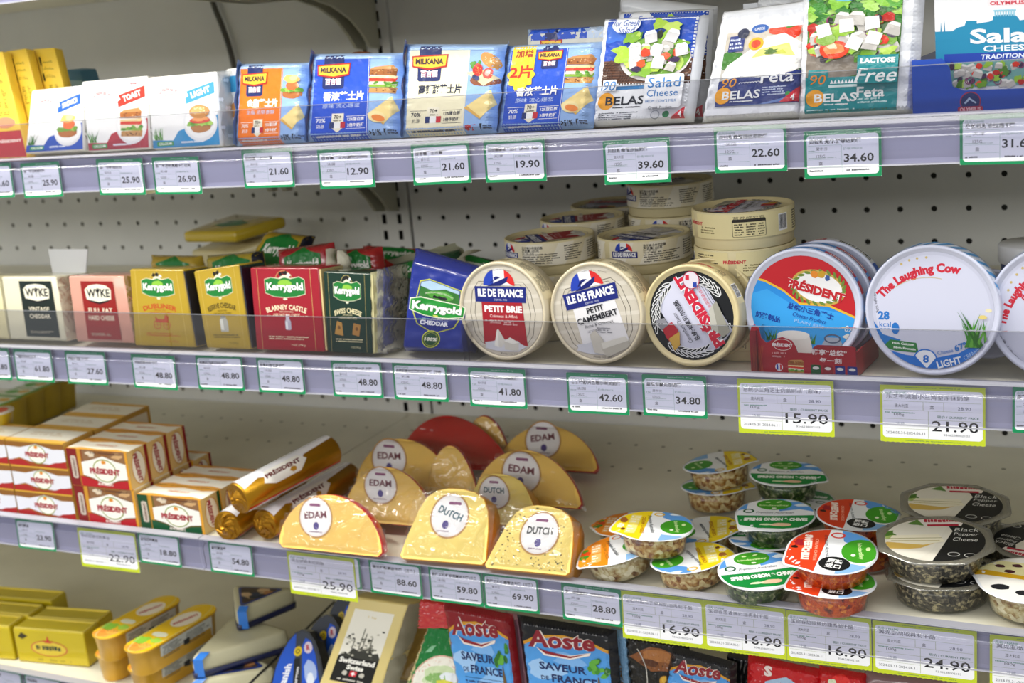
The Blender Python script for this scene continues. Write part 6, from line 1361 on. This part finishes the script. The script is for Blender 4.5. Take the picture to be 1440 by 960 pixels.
    if kind == 'pepper':
        c.rect(-20, -20, 120, 120, '#e4dfd2'); c.poly([(58, 120), (72, 40), (40, -20), (130, -20), (130, 120)], '#16171a'); c.poly([(40, 120), (62, 74), (46, 30), (20, -10), (-20, -20), (-20, 120)], '#e8e3d6'); c.poly([(46, 12), (66, 66), (58, 100), (130, 120), (130, -20), (34, -20)], '#16171a')
        c.blob(10, 60, 10, 9, '#4f7a2c', j=.4); c.blob(15, 54, 6, 4, '#a8bc6a', j=.3); c.blob(40, 84, 10, 6, '#5f8a3c', j=.4); c.blob(30, 44, 22, 11, '#d8b45c', j=.1, rot=14); c.poly([(10, 46), (16, 58), (54, 60), (58, 46), (40, 40)], '#efe8d0'); c.line([(12, 52), (56, 53)], 1, '#a8a06c'); c.line([(14, 48), (54, 48)], .8, '#b8a85c')
        c.poly([(38, 92), (44, 76), (74, 76), (78, 88), (60, 94)], '#f0e6e0'); c.text('Windra', 58, 86, 32, 7, '#b8203c', bold=.05) if False else c.dashes(44, 82, 74, 90, 1, '#b8203c', cw=4, fill=.8); c.rrect(46, 76, 72, 80, 1, '#b8203c')
        for k, wd in enumerate(('Black', 'Pepper', 'Cheese')): c.text(wd, 78-k*1.5, 68-k*9, 20, 7, '#d8d8d4', shear=.2, rot=-4)
        c.ring(63, 22, 5, .8, '#d0d0cc', ry=4); c.ring(76, 20, 5, .8, '#d0d0cc', ry=4); c.ring(50, 50, 44, .8, '#d8d8d4', a0=-40, a1=20); c.ring(50, 50, 41.5, .5, '#d8d8d4', a0=-34, a1=12)
    if kind == 'olive':
        c.rect(-20, -20, 120, 120, '#eeebe4'); c.poly([(-10, 78), (20, 86), (70, 84), (100, 60), (100, 52), (40, 58), (-10, 66)], '#e8e0a8'); c.poly([(-10, 66), (40, 58), (100, 52), (100, 44), (40, 50), (-10, 54)], '#d8a81c')
        for x, y in ((20, 74), (36, 78), (50, 68), (30, 64), (66, 76)): c.blob(x, y, 5, 3.6, '#4a1c28')
        for x, y in ((24, 30), (48, 22), (66, 34)): c.blob(x, y, 9, 6, '#1c1e24', j=.08)
    return c
_la = {}
def cup(pos, kind, lb, rz=0., tx=0., ty=0., R=.0405, h=.0265, fill=None, tab=PI*.94, olid='round', grp='plastic cups with printed lids', art=True, sy=None):
    sy = sy or (.80 if olid == 'round' else .84)
    """pos is the lid centre; the cup hangs below it"""
    M_ = Matrix.Translation(Vector(pos)) @ Matrix.Rotation(math.radians(tx), 4, 'X') @ Matrix.Rotation(math.radians(ty), 4, 'Y') @ Matrix.Rotation(math.radians(rz), 4, 'Z') @ Matrix.Translation((0, 0, -h))
    t = thing('cheese_cup', lb, 'cheese cup', grp, m=M_); rt, rb = R*.86, R*.77; fill = fill or FOOD[{'orange': 'cream'}.get(kind, kind)]
    lathe('filling', [(0, .001), (rb-.004, .001), (rb-.0012, .003), (rt-.0012, h-.002), (0, h-.002)], fill, t, 40, 1, sy)
    lathe('clear_cup', [(0, 0), (rb-.002, 0), (rb, .0018), (rt, h-.0012), (R*.93, h-.0006)], cupf, t, 40, 1, sy)
    O = lid_outline(R, .15, tab, 44, olid)
    def lift(x, y): r = math.hypot(x, y)/R; a = math.atan2(y, x); d = (a-tab+PI) % (2*PI)-PI; return h+.0003*math.sin(3*a)*r-(.0035*max(0, r-.9)/.25 if olid == 'round' else 0)*math.exp(-(d/.4)**2)
    V = [Vector((x*s_, y*s_*sy, lift(x*s_, y*s_)+dz)) for s_, dz in ((.0, .0004), (.5, .0004), (.85, .0004), (1, .0004), (1.0, 0), (.85, 0)) for x, y in O]; n = len(O); F = []
    for g in range(5):
        for k in range(n): F.append((g*n+k, g*n+(k+1) % n, (g+1)*n+(k+1) % n, (g+1)*n+k))
    mesh_obj('peel_lid' if olid == 'round' else 'clear_lid', V, [f[::-1] for f in F], mat('#e6e8ec', .3, coat=.5) if olid == 'round' else film('#e2dfd6', gloss=.10, haze=.22, hazecol='#d8d4c4'), t, True)
    if art:
        key = (kind, olid, round(R, 4), round(tab, 3))
        if key not in _la: _la[key] = lid_art(kind, R, O if olid == 'round' else [(x*.86, y*.86) for x, y in lid_outline(R, 0, 0, 44)])
        _la[key].build('printed_lid', lambda x, y, off: Vector(((x-50)/50*R, (y-50)/50*R*sy, lift((x-50)/50*R, (y-50)/50*R)+.0005+off)), t, print_mat(**LIDP), maxlen=9)
    return t
l1, l2 = D3+.0275, D3+.0555
def C(x, y, z, dy=0): v = atZ(x, y, z); v.y += dy; return v
YAW = 20  # lids read from the camera side
cup(C(1010, 650, l2), 'nut', 'yellow lidded cup on top of the leftmost back pair', 205, 3, -5, tab=2.9)
cup(C(1010, 650, l2)+Vector((-.004, 0, -.028)), 'nut', 'cup under the leftmost back yellow lidded one', 200, 0, 0)
cup(C(1106, 666, l2), 'chive', 'green banded cup at the back on its twin, pointed lid corner', 12, 6, 3, tab=-.25)
cup(C(1106, 666, l2)+Vector((.010, .004, -.030)), 'chive', 'cup under the back green banded one', 180, 0, 0)
cup(C(885, 737, l1), 'orange', 'orange lidded cup lying behind the front yellow one', 12, 3, -3)
cup(C(861, 781, l1, .012)+Vector((0, 0, .002)), 'orange', 'orange lidded cup at the front left, tilted to the viewer', 24, 9, -9, tab=3.5)
cup(C(917, 744, l2, .006)+Vector((0, 0, .001)), 'nut', 'large yellow lidded cup resting across the two orange ones', 10, 5, 4, tab=3.4)
cup(C(987, 746, l1)+Vector((0, 0, 0)), 'nut', 'yellow and green lidded cup right behind, half covered', 200, 6, -6)
cup(C(963, 793, l1, .016), 'nut', 'front cup with a yellow lid facing up, under the large yellow one', 208, 5, -3)
cup(C(1090, 724, l2), 'chive', 'middle green banded cup stacked above another', 12, 9, 2, tab=3.9)
cup(C(1090, 724, l2)+Vector((-.010, .006, -.0285)), 'chive', 'cup under the middle green banded one', 190, 0, 0)
cup(C(1061, 813, l1, .016)+Vector((0, 0, .001)), 'chive', 'front green banded cup tilted to the right', 32, 10, 8, tab=-.7)
cup(C(1205, 724, l2), 'chilli', 'red lidded cup at the back with a black oval mark', 6, 7, 4, tab=.5)
cup(C(1205, 724, l2)+Vector((.004, .004, -.028)), 'chilli', 'cup under the back red lidded one', 30, 0, 0)
cup(C(1168, 778, l2, .004), 'chilli', 'front red lidded cup on top of another, tilted to the viewer', 2, 12, 2, tab=3.7, R=.0425, sy=.86)
cup(C(1164, 829, l1, .018), 'chilli', 'bottom front red lidded cup under the tilted one', 8, 4, 2, tab=3.5)
bt, bt2 = D3+.0305, D3+.061
a = atY(1315, 799, -.455)
cup((a.x, -.455, bt2), 'pepper', 'front cup with a black and cream pepper label, upper one', 14, 8, 2, R=.0545, h=.028, olid='oct', tab=0)
cup((a.x+.005, -.451, bt-.001), 'pepper', 'cup under the front pepper labelled one', 14, 2, 0, R=.0535, h=.028, olid='oct', tab=0)
a = atY(1342, 747, -.362)
cup((a.x, -.356, bt2-.002), 'pepper', 'back cup with a black and cream pepper label, upper one', 10, 6, 3, R=.0545, h=.028, olid='oct', tab=0)
cup((a.x+.004, -.354, bt-.002), 'pepper', 'cup under the back pepper labelled one', 10, 0, 0, R=.053, h=.028, olid='oct', tab=0)
a = atZ(1438, 818, -.300)
cup((a.x+.006, a.y+.004, -.300), 'olive', 'cup with a cream lid showing dark olives, cut off by the right edge', 0, 10, 0, R=.046, h=.030, olid='round', tab=2.9, fill=FOOD['cream'])
a = atZ(1436, 770, -.300); cup((a.x+.012, a.y+.008, -.296), 'pepper', 'dark lidded cup at the right edge behind the olive one', 170, 6, 0, R=.046, h=.030, olid='oct', tab=0)
# ================================================================== bottom shelf
yfoil = mat('#d2bc18', .3, metal=.2, coat=.4, bump=.35, bscale=60)
def foil_pack(fl, fr_, h, z, d, lb, art=True, Y=None):
    a, b = atZ(*fl, z+h), atZ(*fr_, z+h); w = (b-a).length; rz = math.atan2(b.y-a.y, b.x-a.x)
    t = thing('foil_butter_pack', lb, 'butter pack', 'gold foil packs at the bottom left', loc=(a.x, a.y, z)); t.rotation_euler.z = rz
    box('foil_block', 0, w, 0, d, 0, h, yfoil, t, .0025, 3)
    for (y0, y1) in ((.001, .004), (d-.004, d-.001)): box('folded_edge', .002, w-.002, y0, y1, h-.001, h+.0018, mat('#ead45a', .25, metal=.3, coat=.5), t, .0006, 1)
    box('folded_edge', w-.004, w-.001, .002, d-.002, h-.001, h+.0016, mat('#ead45a', .25, metal=.3, coat=.5), t, .0006, 1)
    if art:
        c = Cv(100, 60, 3); c.ell(48, 28, 26, 14, '#c86a3c'); c.ell(48, 28, 24, 12.4, '#dcc23c'); c.dashes(30, 23, 68, 32, 1, '#2a3a2c', cw=5, fill=.9); c.poly([(40, 42), (46, 42), (48, 52), (50, 42), (56, 42), (52, 38), (44, 38)], '#c8442c'); c.poly([(6, 46), (12, 42), (20, 48), (12, 54)], '#3a3418'); c.dashes(30, 4, 80, 10, 1, '#a89424', cw=4)
        c.build('printed_face', quadmap((0, -.0002, 0), (w, -.0002, 0), (w, -.0002, h), (0, -.0002, h), 100, 60), t, print_mat(.3, .4))
    return t
foil_pack((17, 883), (117, 891), .0495, D4, .034, 'gold foil butter block with an oval mark, right hand front one')
foil_pack((44, 868), (138, 874), .0495, D4, .034, 'gold foil block behind the oval marked one', False)
foil_pack((-92, 874), (12, 882), .0495, D4, .034, 'gold foil block at the bottom left corner, front row', False)
foil_pack((-66, 857), (40, 866), .0505, D4, .034, 'gold foil block behind the corner one', False)
foil_pack((-34, 838), (72, 846), .0515, D4, .034, 'rearmost gold foil block at the left', False)
def stadium(w, l, n=8):
    r = w*.46; P = []
    for cx, cy, a in ((w/2-r, l-r, 0), (-w/2+r, l-r, 90), (-w/2+r, r, 180), (w/2-r, r, 270)):
        for k in range(n+1): t = math.radians(a+90*k/n); P.append((cx+r*math.cos(t), cy+r*math.sin(t)))
    return P
def tub(near, far, z, lb, w=.044, h=.036):
    a, b = atZ(*near, z+h), atZ(*far, z+h); v = b-a; L = v.length; rz = math.atan2(v.y, v.x)-PI/2
    t = thing('spread_tub', lb, 'tub', 'long yellow tubs stacked in twos', loc=(a.x, a.y, z)); t.rotation_euler.z = rz
    P = stadium(w, L); n = len(P); V, F = [], []
    lay = [(.78, .0), (.8, .001), (.93, h-.003), (1, h-.0025), (1.02, h-.001), (1, h)]
    for s, zz_ in lay: V += [((x)*s, L/2+(y-L/2)*(1-(1-s)*w/L), zz_) for x, y in P]
    for g in range(len(lay)-1):
        for k in range(n): F.append((g*n+k, g*n+(k+1) % n, (g+1)*n+(k+1) % n, (g+1)*n+k))
    F.append(tuple((len(lay)-1)*n+k for k in range(n))); F.append(tuple(range(n))[::-1])
    mesh_obj('tub_body', V, F, mat('#dca818', .3, metal=.25, coat=.4), t, True)
    c = Cv(44, L*1000, 5); c.clip = [(22+x*1000*.97, y*1000) for x, y in P]; M1 = L*1000
    c.rect(0, 0, 44, M1, '#f0c414'); c.blob(20, 12, 15, 10, '#f0983c'); c.blob(28, 20, 10, 7, '#f4b04a'); c.blob(12, 30, 12, 8, '#8ac43c', j=.3); c.blob(32, 36, 10, 7, '#a4d04a', j=.3)
    for k in range(14): c.blob(c.rnd.uniform(8, 36), c.rnd.uniform(4, 24), 1.2, .8, '#8a4a1c', n=6)
    c.blob(24, 50, 12, 6, '#eef0d8'); c.ell(22, M1*.68, 17, M1*.16, '#f4ead8'); c.text('PRÉSIDENT', 22, M1*.68, M1*.26, 7, '#c23a3a', bold=.04, rot=75); c.ring(22, M1/2, 21.5, .8, '#e8ecb0', ry=M1/2)
    c.build('printed_lid', lambda x, y, off: Vector(((x-22)/1000, y/1000, h+off)), t, print_mat(**LIDP), maxlen=9)
    c = Cv(60, 30, 2); c.rect(0, 0, 60, 30, '#c9ccc8'); c.dashes(3, 3, 26, 27, 8, '#4a4c50', cw=1.6); c.dashes(29, 3, 57, 27, 8, '#4a4c50', cw=1.6); c.rect(26, 11, 33, 19, '#303236')
    c.build('side_label', quadmap((w*.40, L*.22, .004), (w*.40, L*.86, .004), (w*.465, L*.86, h-.004), (w*.465, L*.22, h-.004), 60, 30), t, print_mat(**PAPER))
tub((136, 896), (246, 838), D4+.0365, 'long yellow tub, upper left one of the two stacks'); tub((140, 924), (246, 866), D4, 'long yellow tub under the left upper one')
tub((182, 916), (296, 850), D4+.0365, 'long yellow tub, upper right one with a grey side label'); tub((186, 944), (296, 882), D4, 'long yellow tub under the right upper one')
# blue cheese wedges in cream packs
cream = mat('#c9c4a4', .6, bump=.2, bscale=150); navy = mat('#131c4a', .3, coat=.5)
def wedge_pack(pts, z, h, lb, tilt=0, win=True):
    P = [atZ(x, y, z+h) for x, y in pts]; o = sum(P, Vector())/3; t = thing('blue_cheese_wedge_pack', lb, 'cheese pack', 'wedge packs with a navy base', loc=(o.x, o.y, z)); L = [q-o for q in P]; L = [Vector((q.x, q.y, 0)) for q in L]
    if tilt: t.rotation_euler = (math.radians(tilt), math.radians(tilt*.6), 0)
    def outline(s, zz_):
        R = []
        for i in range(3):
            a, b, c_ = L[i-1], L[i], L[(i+1) % 3]
            for k in range(5):
                u = k/4; p0 = b.lerp(a, .14); p1 = b.lerp(c_, .14); R.append(((p0*(1-u)**2+b*2*u*(1-u)+p1*u*u)*s)+Vector((0, 0, zz_)))
        return R
    def loft(name, lay, m, cap=True):
        V, F = [], []; n = 15
        for s, zz_ in lay: V += outline(s, zz_)
        for g in range(len(lay)-1):
            for k in range(n): F.append((g*n+k, g*n+(k+1) % n, (g+1)*n+(k+1) % n, (g+1)*n+k))
        if cap: F.append(tuple((len(lay)-1)*n+k for k in range(n))); F.append(tuple(range(n))[::-1])
        return mesh_obj(name, V, F, m, t, True)
    loft('navy_base', [(.9, 0), (1.02, .001), (1.03, h*.30), (.99, h*.31)], navy); loft('cream_body', [(.98, h*.29), (1.0, h*.5), (.97, h*.93), (.93, h), (.80, h+.001)], cream)
    if win:
        n = 15; V = outline(.72, h+.0016)+outline(.6, h+.0018); mesh_obj('blue_frame', V, [(k, (k+1) % n, n+(k+1) % n, n+k) for k in range(n)], mat('#1f3a8a', .3, coat=.4), t)
        c = Cv(100, 100, 4); q = [((v.x), (v.y)) for v in outline(.6, 0)]; c.poly(q, '#4a3a30')
        for k in range(12): c.clip = q if sum((q[i-1][0]*q[i][1]-q[i][0]*q[i-1][1]) for i in range(15)) > 0 else q[::-1]; c.blob(c.rnd.uniform(-.02, .02), c.rnd.uniform(-.02, .02), .009, .006, c.rnd.choice(('#b07a4a', '#2a3450', '#d0b088', '#6a4a34', '#1a2230')))
        c.build('window_print', lambda x, y, off: Vector((x, y, h+.0019+off)), t, print_mat(**CARD))
    # blue seal strap over one edge
    a = L[0].lerp(L[1], .12)*1.02; b = a*.80; s = Vector((.006, .002, 0)); V = [a-s+Vector((0, 0, .003)), a+s+Vector((0, 0, .003)), a-s+Vector((0, 0, h*.95)), a+s+Vector((0, 0, h*.95)), b-s+Vector((0, 0, h+.003)), b+s+Vector((0, 0, h+.003))]
    V = [v*1.0+Vector((a.x, a.y, 0)).normalized()*.0022 for v in V]; mesh_obj('blue_strap', V, [(0, 1, 3, 2), (2, 3, 5, 4)], mat('#2a7ad8', .3, coat=.4), t)
    return t
wedge_pack([(330, 862), (418, 826), (326, 822)], D4+.060, .028, 'navy and cream wedge pack on top of the heap, window upwards')
wedge_pack([(262, 930), (412, 886), (330, 862)], D4+.030, .028, 'navy and cream wedge pack in the middle of the heap, plain side up', 0, False)
wedge_pack([(262, 962), (392, 940), (330, 906)], D4, .028, 'navy and cream wedge pack lowest in the heap, nearest the viewer')
# wire divider on the deck
a, b = atZ(350, 962, D4+.03), atZ(470, 846, D4+.03); t = tube('wire_divider', [tuple(a), tuple(b)], .0016, mat('#4a4a48', .35, metal=.6)); tag(t, 'thin metal divider rail running back between wedge packs and blue cards', 'divider')
# dark edged blister cards
for i, (q, Y, lb) in enumerate(((((398, 902), (444, 884), (462, 990), (376, 990)), -.470, 'dark edged blue blister card, nearest of the three'), (((432, 872), (478, 858), (486, 960), (420, 960)), -.43, 'dark edged blue blister card, middle one'), (((462, 842), (500, 836), (504, 930), (452, 930)), -.385, 'dark edged blue blister card, hindmost'))):
    p = Pose(*q, Y=Y, lean=24); p.m.translation.z = max(p.m.translation.z, D4+.010); t = thing('blister_card', lb, 'cheese pack', 'dark edged blue blister cards', m=p.m)
    S = [(.0, 0), (1, 0), (1, .55), (.94, .78), (.8, .93), (.6, 1), (.4, .99), (.2, .9), (.05, .7), (0, .5)]
    V = [p.pt(u, v, 0) for u, v in S]+[p.pt(u, v, .016) for u, v in S]; n = len(S); mesh_obj('tray', V, [tuple(range(n)), tuple(range(2*n-1, n-1, -1))]+[(k, n+k, n+(k+1) % n, (k+1) % n) for k in range(n)], mat('#16181e', .25, coat=.6), t)
    c = Cv(60, 100, i); c.clip = [(60*(.5+(u-.5)*.93), 100*(.5+(v-.5)*.95)) for u, v in S]; c.rect(0, 0, 60, 100, '#3a3f4a'); c.rect(0, 0, 26, 100, '#1f57c8') if i == 0 else None
    c.clip = None; c.rect(6, 4, 24, 66, '#1f57c8'); c.text('Danish', 15, 34, 40, 9, '#f2f4fa', bold=.04, rot=80); c.rect(25, 4, 33, 60, '#14161a'); c.text('Gorgonzola'[:6]+'', 29, 30, 34, 5, '#e8e8ea', bold=.03, rot=85)
    c.ell(30, 70, 6, 7, '#e2c41c'); c.ring(30, 70, 3, 1.2, '#5a4a10', ry=3.4); c.poly([(35, 6), (54, 6), (54, 60), (50, 80), (42, 86), (36, 76)], '#1c54cc'); c.ell(45, 72, 6, 8, '#e4d4e0'); c.text('R', 45, 72, 5, 8, '#c0304a', bold=.04); c.blob(45, 38, 7, 18, '#a8bce8', j=.2); c.blob(45, 28, 4, 8, '#e6ecf8', j=.2)
    c.build('printed_card', p.flat(60, 100), t, print_mat(**CARD))
# Swiss block
p = Pose((494, 838), (574, 850), (530, 985), (446, 968), Y=-.484, lean=14); t = thing('swiss_cheese_block', 'tall pale yellow block with a black and white castle label', 'cheese', m=p.m)
hexa('cheese_body', p.corners(.045), mat('#e3cf86', .35, coat=.5, bump=.1, trans=.1), t, .003, 3)
c = Cv(70, 120, 8); c.rect(10, 14, 58, 106, '#f2eee0'); c.clip = [(10, 14), (58, 14), (58, 106), (10, 106)]
c.rect(10, 14, 58, 46, '#1a1a18'); c.poly([(10, 46), (16, 52), (20, 50), (24, 58), (30, 56), (34, 62), (36, 58), (44, 62), (48, 54), (54, 56), (58, 50), (58, 46)], '#3a3a34')
for k in range(46): c.blob(c.rnd.uniform(14, 54), c.rnd.gauss(62, 7), 1.8, 1.2, c.rnd.choice(('#4a4a42', '#8a887a', '#c4c0b0')), n=7)
for x, h in ((30, 84), (34, 78), (42, 74), (22, 70)): c.rect(x, 56, x+1.2, h, '#7a786c')
c.clip = None; c.text('Switzerland', 34, 42, 42, 7, '#f4f2ea', bold=.05); c.text('Swiss', 34, 34, 20, 6.4, '#f4f2ea', bold=.05); c.rrect(30, 23, 38, 30, 1, '#d22c3a'); c.rect(33.2, 24, 34.8, 29, '#ffffff'); c.rect(31.6, 25.7, 36.4, 27.3, '#ffffff'); c.blob(24, 26, 3, 3, '#c8c4b8'); c.blob(44, 26, 3, 3, '#c8c4b8'); c.dashes(18, 16, 50, 20, 1, '#d8d4c8', cw=2.4); c.text('1 kg', 34, 98, 10, 3, '#d8c06a')
c.build('paper_label', p.flat(70, 120), t, print_mat(**CARD)); crinkle(t, p.TR, p.BR, .045, .006, film('#ffffff', gloss=.12, haze=.5, hazecol='#f4f2ea', bump=.4), seed=2)
# tan clear bag
def bag(q, Y, lean, col, lb, nm='clear_bag', cat='pouch', th=.02, seed=0, c=None, m=None, bulge=.003, wr=.0014, grp=None):
    p = Pose(*q, Y=Y, lean=lean); t = thing(nm, lb, cat, grp, m=p.m); _, f = pouch('pouch', p, th, m or mat(col, .22, coat=.9, bump=.35, bscale=40), t, bulge, .10, .06, seed, wr)
    if c: c.build('printed_face', pmap(f, c.w, c.h), t, glossp, maxlen=4, step=1.4e-4)
    return t, p
bag(((572, 846), (612, 852), (596, 960), (528, 960)), -.40, 12, '#a8894a', 'rumpled tan clear bag right of the pale yellow block', seed=4)
bag(((588, 842), (640, 848), (640, 884), (586, 884)), -.462, 8, '#c8161c', 'plain red pouch corner above the green pack', nm='red_pouch', seed=5, th=.012)
c = Cv(80, 110, 3); c.rect(0, 0, 80, 110, '#0e7a34'); c.rect(0, 0, 7, 110, '#e6cf9a'); c.ell(62, 92, 12, 11, '#d8c47a'); c.ell(62, 92, 10.4, 9.4, '#1a6a34'); c.blob(62, 92, 6, 4, '#e6e2c8'); c.poly([(14, 70), (22, 80), (30, 82), (24, 72)], '#8ac49a'); c.ell(46, 36, 38, 34, '#e2b8a4'); c.ell(46, 36, 36, 32, '#f2efe2'); c.blob(46, 40, 26, 16, '#cfe0b4'); c.blob(40, 38, 14, 8, '#8ab86a'); c.blob(56, 42, 12, 7, '#e6eef4'); c.blob(50, 34, 10, 4, '#dcd84a'); c.dashes(14, 8, 60, 16, 1, '#c84a5a', cw=5)
bag(((602, 874), (656, 880), (664, 1000), (560, 985)), -.478, 12, '#0e7a34', 'green pack with a cream oval picture, below the red pouch', nm='green_cheese_pack', cat='cheese pack', seed=6, c=c, th=.014)
def art_aoste(edge, seed):
    c = Cv(110, 120, seed); c.rect(0, 0, 110, 120, edge); c.poly([(7, 0), (103, 0), (103, 92), (84, 100), (55, 103), (26, 99), (7, 88)], '#4f9ae0'); c.poly([(7, 88), (26, 99), (55, 103), (84, 100), (103, 92), (103, 96), (84, 104), (55, 107), (26, 103), (7, 92)], '#d89a2c')
    c.blob(30, 60, 20, 12, '#9cc4ee', j=.3); c.blob(70, 40, 22, 14, '#8abaea', j=.3); c.blob(60, 78, 18, 8, '#7ab0e8', j=.3)
    c.text('Aoste', 52, 100, 76, 21, '#8e1f2c', bold=.035, rot=4, shear=.15, outline='#f2e6de', ow=.03); c.poly([(22, 88), (30, 84), (60, 83), (84, 90), (82, 86), (60, 78), (30, 79)], '#f2e6de'); c.poly([(24, 87), (32, 85), (60, 82), (80, 88), (60, 79.5), (32, 81)], '#8e1f2c')
    c.text('SAVEUR', 50, 66, 54, 9.5, '#1c2c5c', bold=.03); c.text('DE', 28, 51, 9, 5, '#1c2c5c', bold=.02); c.text('FRANCE', 62, 52, 52, 9.5, '#1c2c5c', bold=.03); c.rect(24, 42, 88, 42.5, '#1c2c5c'); c.dashes(24, 32, 88, 40, 2, '#2a3a6a', cw=3)
    for k in range(12): c.blob(c.rnd.uniform(80, 101), c.rnd.uniform(62, 84), 5, 3, c.rnd.choice(('#3f8a2c', '#5fa83c', '#2f6d2a')), rot=c.rnd.uniform(0, 90))
    c.poly([(86, 20), (89.4, 60), (90.6, 60), (96, 20), (93, 20), (90.6, 32), (88.6, 20)], '#6a5434'); c.rect(87, 36, 94, 37.6, '#6a5434'); c.rect(40, 14, 47, 26, '#1f2f7a'); c.rect(47, 14, 54, 26, '#f4f4f4'); c.rect(54, 14, 61, 26, '#c82a34'); c.blob(20, 14, 12, 14, '#5a8a3c', j=.3)
    return c
bag(((620, 846), (718, 866), (736, 1010), (646, 1000)), -.488, 8, '#7e1620', 'red edged ham pouch with a sky blue front', 'ham_pouch', 'ham pack', seed=7, c=art_aoste('#8a1820', 1), th=.012, wr=.0006)
bag(((708, 862), (732, 866), (748, 1000), (726, 1000)), -.462, 6, '#d49ab4', 'pink edged pouch seen between the red and black edged ham pouches', 'ham_pouch', 'ham pack', seed=8, th=.008)
bag(((724, 866), (864, 888), (874, 1020), (744, 1005)), -.488, 8, '#14161a', 'black edged ham pouch with a sky blue front', 'ham_pouch', 'ham pack', seed=9, c=art_aoste('#16171c', 2), th=.012, wr=.0006)
c = Cv(30, 110, 3); c.rect(0, 0, 30, 110, '#8ab8e0'); c.poly([(8, 10), (13, 80), (15, 80), (24, 10), (18, 10), (15, 40), (12, 10)], '#8a6a3c'); c.blob(16, 20, 12, 8, '#7a9a4c')
bag(((858, 884), (884, 890), (890, 1010), (866, 1005)), -.466, 6, '#8ab8e0', 'narrow sky blue pouch edge right of the black edged ham pouch', 'ham_pouch', 'ham pack', seed=10, th=.008, c=c)
c = Cv(100, 110, 3); c.rect(0, 0, 100, 110, '#16130f'); c.blob(52, 84, 38, 15, '#8a5228'); c.blob(56, 88, 26, 8, '#b0723c'); c.blob(40, 78, 14, 5, '#5a3018'); c.ell(66, 56, 12, 8, '#c8921c'); c.ell(66, 58, 9, 5, '#e2b43c'); c.ring(10, 60, 26, 1.6, '#c8c4bc', ry=40, a0=-40, a1=60)
bag(((876, 890), (966, 904), (974, 1020), (888, 1010)), -.478, 8, '#16130f', 'black pouch with a brown meat picture under the first yellow tag', 'snack_pouch', 'pouch', seed=11, c=c, th=.012)
bag(((944, 910), (1034, 934), (1030, 1040), (920, 1020)), -.488, 8, '#3a3a3c', 'small sky blue ham pouch with dark corners', 'ham_pouch', 'ham pack', seed=12, c=art_aoste('#26262a', 5), th=.012)
bag(((1022, 914), (1062, 924), (1052, 1030), (1012, 1030)), -.452, 8, '#15161a', 'black pouch edge between the small ham pouch and the red one', 'snack_pouch', 'pouch', seed=13, th=.01)
c = Cv(110, 100, 4); c.rect(0, 0, 110, 100, '#c4161e'); c.poly([(20, 0), (96, 0), (90, 72), (60, 84), (30, 74)], '#a8c4e0'); c.blob(70, 40, 16, 16, '#4a4a50', j=.2); c.text('S', 34, 88, 12, 14, '#f2e2dc', bold=.06); c.blob(64, 60, 12, 8, '#e6eaf0'); c.blob(84, 62, 10, 4, '#c8c24a')
bag(((1050, 922), (1156, 944), (1160, 1040), (1046, 1030)), -.486, 8, '#c4161e', 'red pouch with a pale blue panel under the middle yellow tag', 'snack_pouch', 'pouch', seed=14, c=c, th=.012)
c = Cv(110, 100, 5); c.rect(0, 0, 110, 100, '#c8181e'); c.ell(56, 84, 24, 13, '#e8302c'); c.text('e', 86, 84, 10, 10, '#f2dcd8', bold=.05); c.blob(30, 60, 10, 8, '#a8c46a'); c.blob(66, 66, 8, 5, '#f0c8a8'); c.blob(36, 84, 10, 5, '#e2e8c8')
bag(((1150, 938), (1218, 950), (1222, 1040), (1146, 1040)), -.484, 8, '#c8181e', 'bright red pouch under the third yellow tag', 'snack_pouch', 'pouch', seed=15, c=c, th=.012)
bag(((1214, 946), (1330, 958), (1334, 1040), (1214, 1040)), -.482, 8, '#8a6a6c', 'dull pink pouch at the bottom edge under the 24.90 tag', 'snack_pouch', 'pouch', seed=16, th=.012)

# ------------------------------------------------------------------ prints and small fittings belong to the piece they sit on
CARRY = ('paper', 'lid', 'peel_lid', 'clear_lid', 'carton', 'wrapped_block', 'foil_wrap', 'pouch', 'box_base', 'cheese_body', 'tub_body', 'foil_block', 'front_panel', 'tray', 'price_channel', 'cut_face', 'jar_body', 'cream_body')
def base(n): return n.split('.')[0]
for r in [o for o in COL.objects if o.parent is None and o.type == 'EMPTY']:
    kids = list(r.children); by = {}
    if len(kids) <= 2: continue
    for k in kids: by.setdefault(base(k.name), k)
    for k in kids:
        n = base(k.name); host = None
        if n.startswith('printed') or n.endswith('_label') or n in ('specks', 'window_print'):
            pref = ('lid',) if n in ('printed_top', 'printed_lid') else ()
            if n in ('paper_label', 'specks'): pref = ('cut_face',)
            for h in pref+CARRY:
                if h in by: host = by[h]; break
        elif n in ('channel_rim', 'channel_foot', 'channel_cover'): host = by.get('price_channel')
        elif n == 'guard_edge': host = by.get('clear_guard')
        elif n == 'bracket_rib': host = by.get('bracket')
        elif n == 'folded_edge': host = by.get('foil_block')
        elif n == 'blue_frame': host = by.get('cream_body')
        elif n == 'punched_hole': host = by.get('deck')
        if host is not None and host is not k: k.parent = host
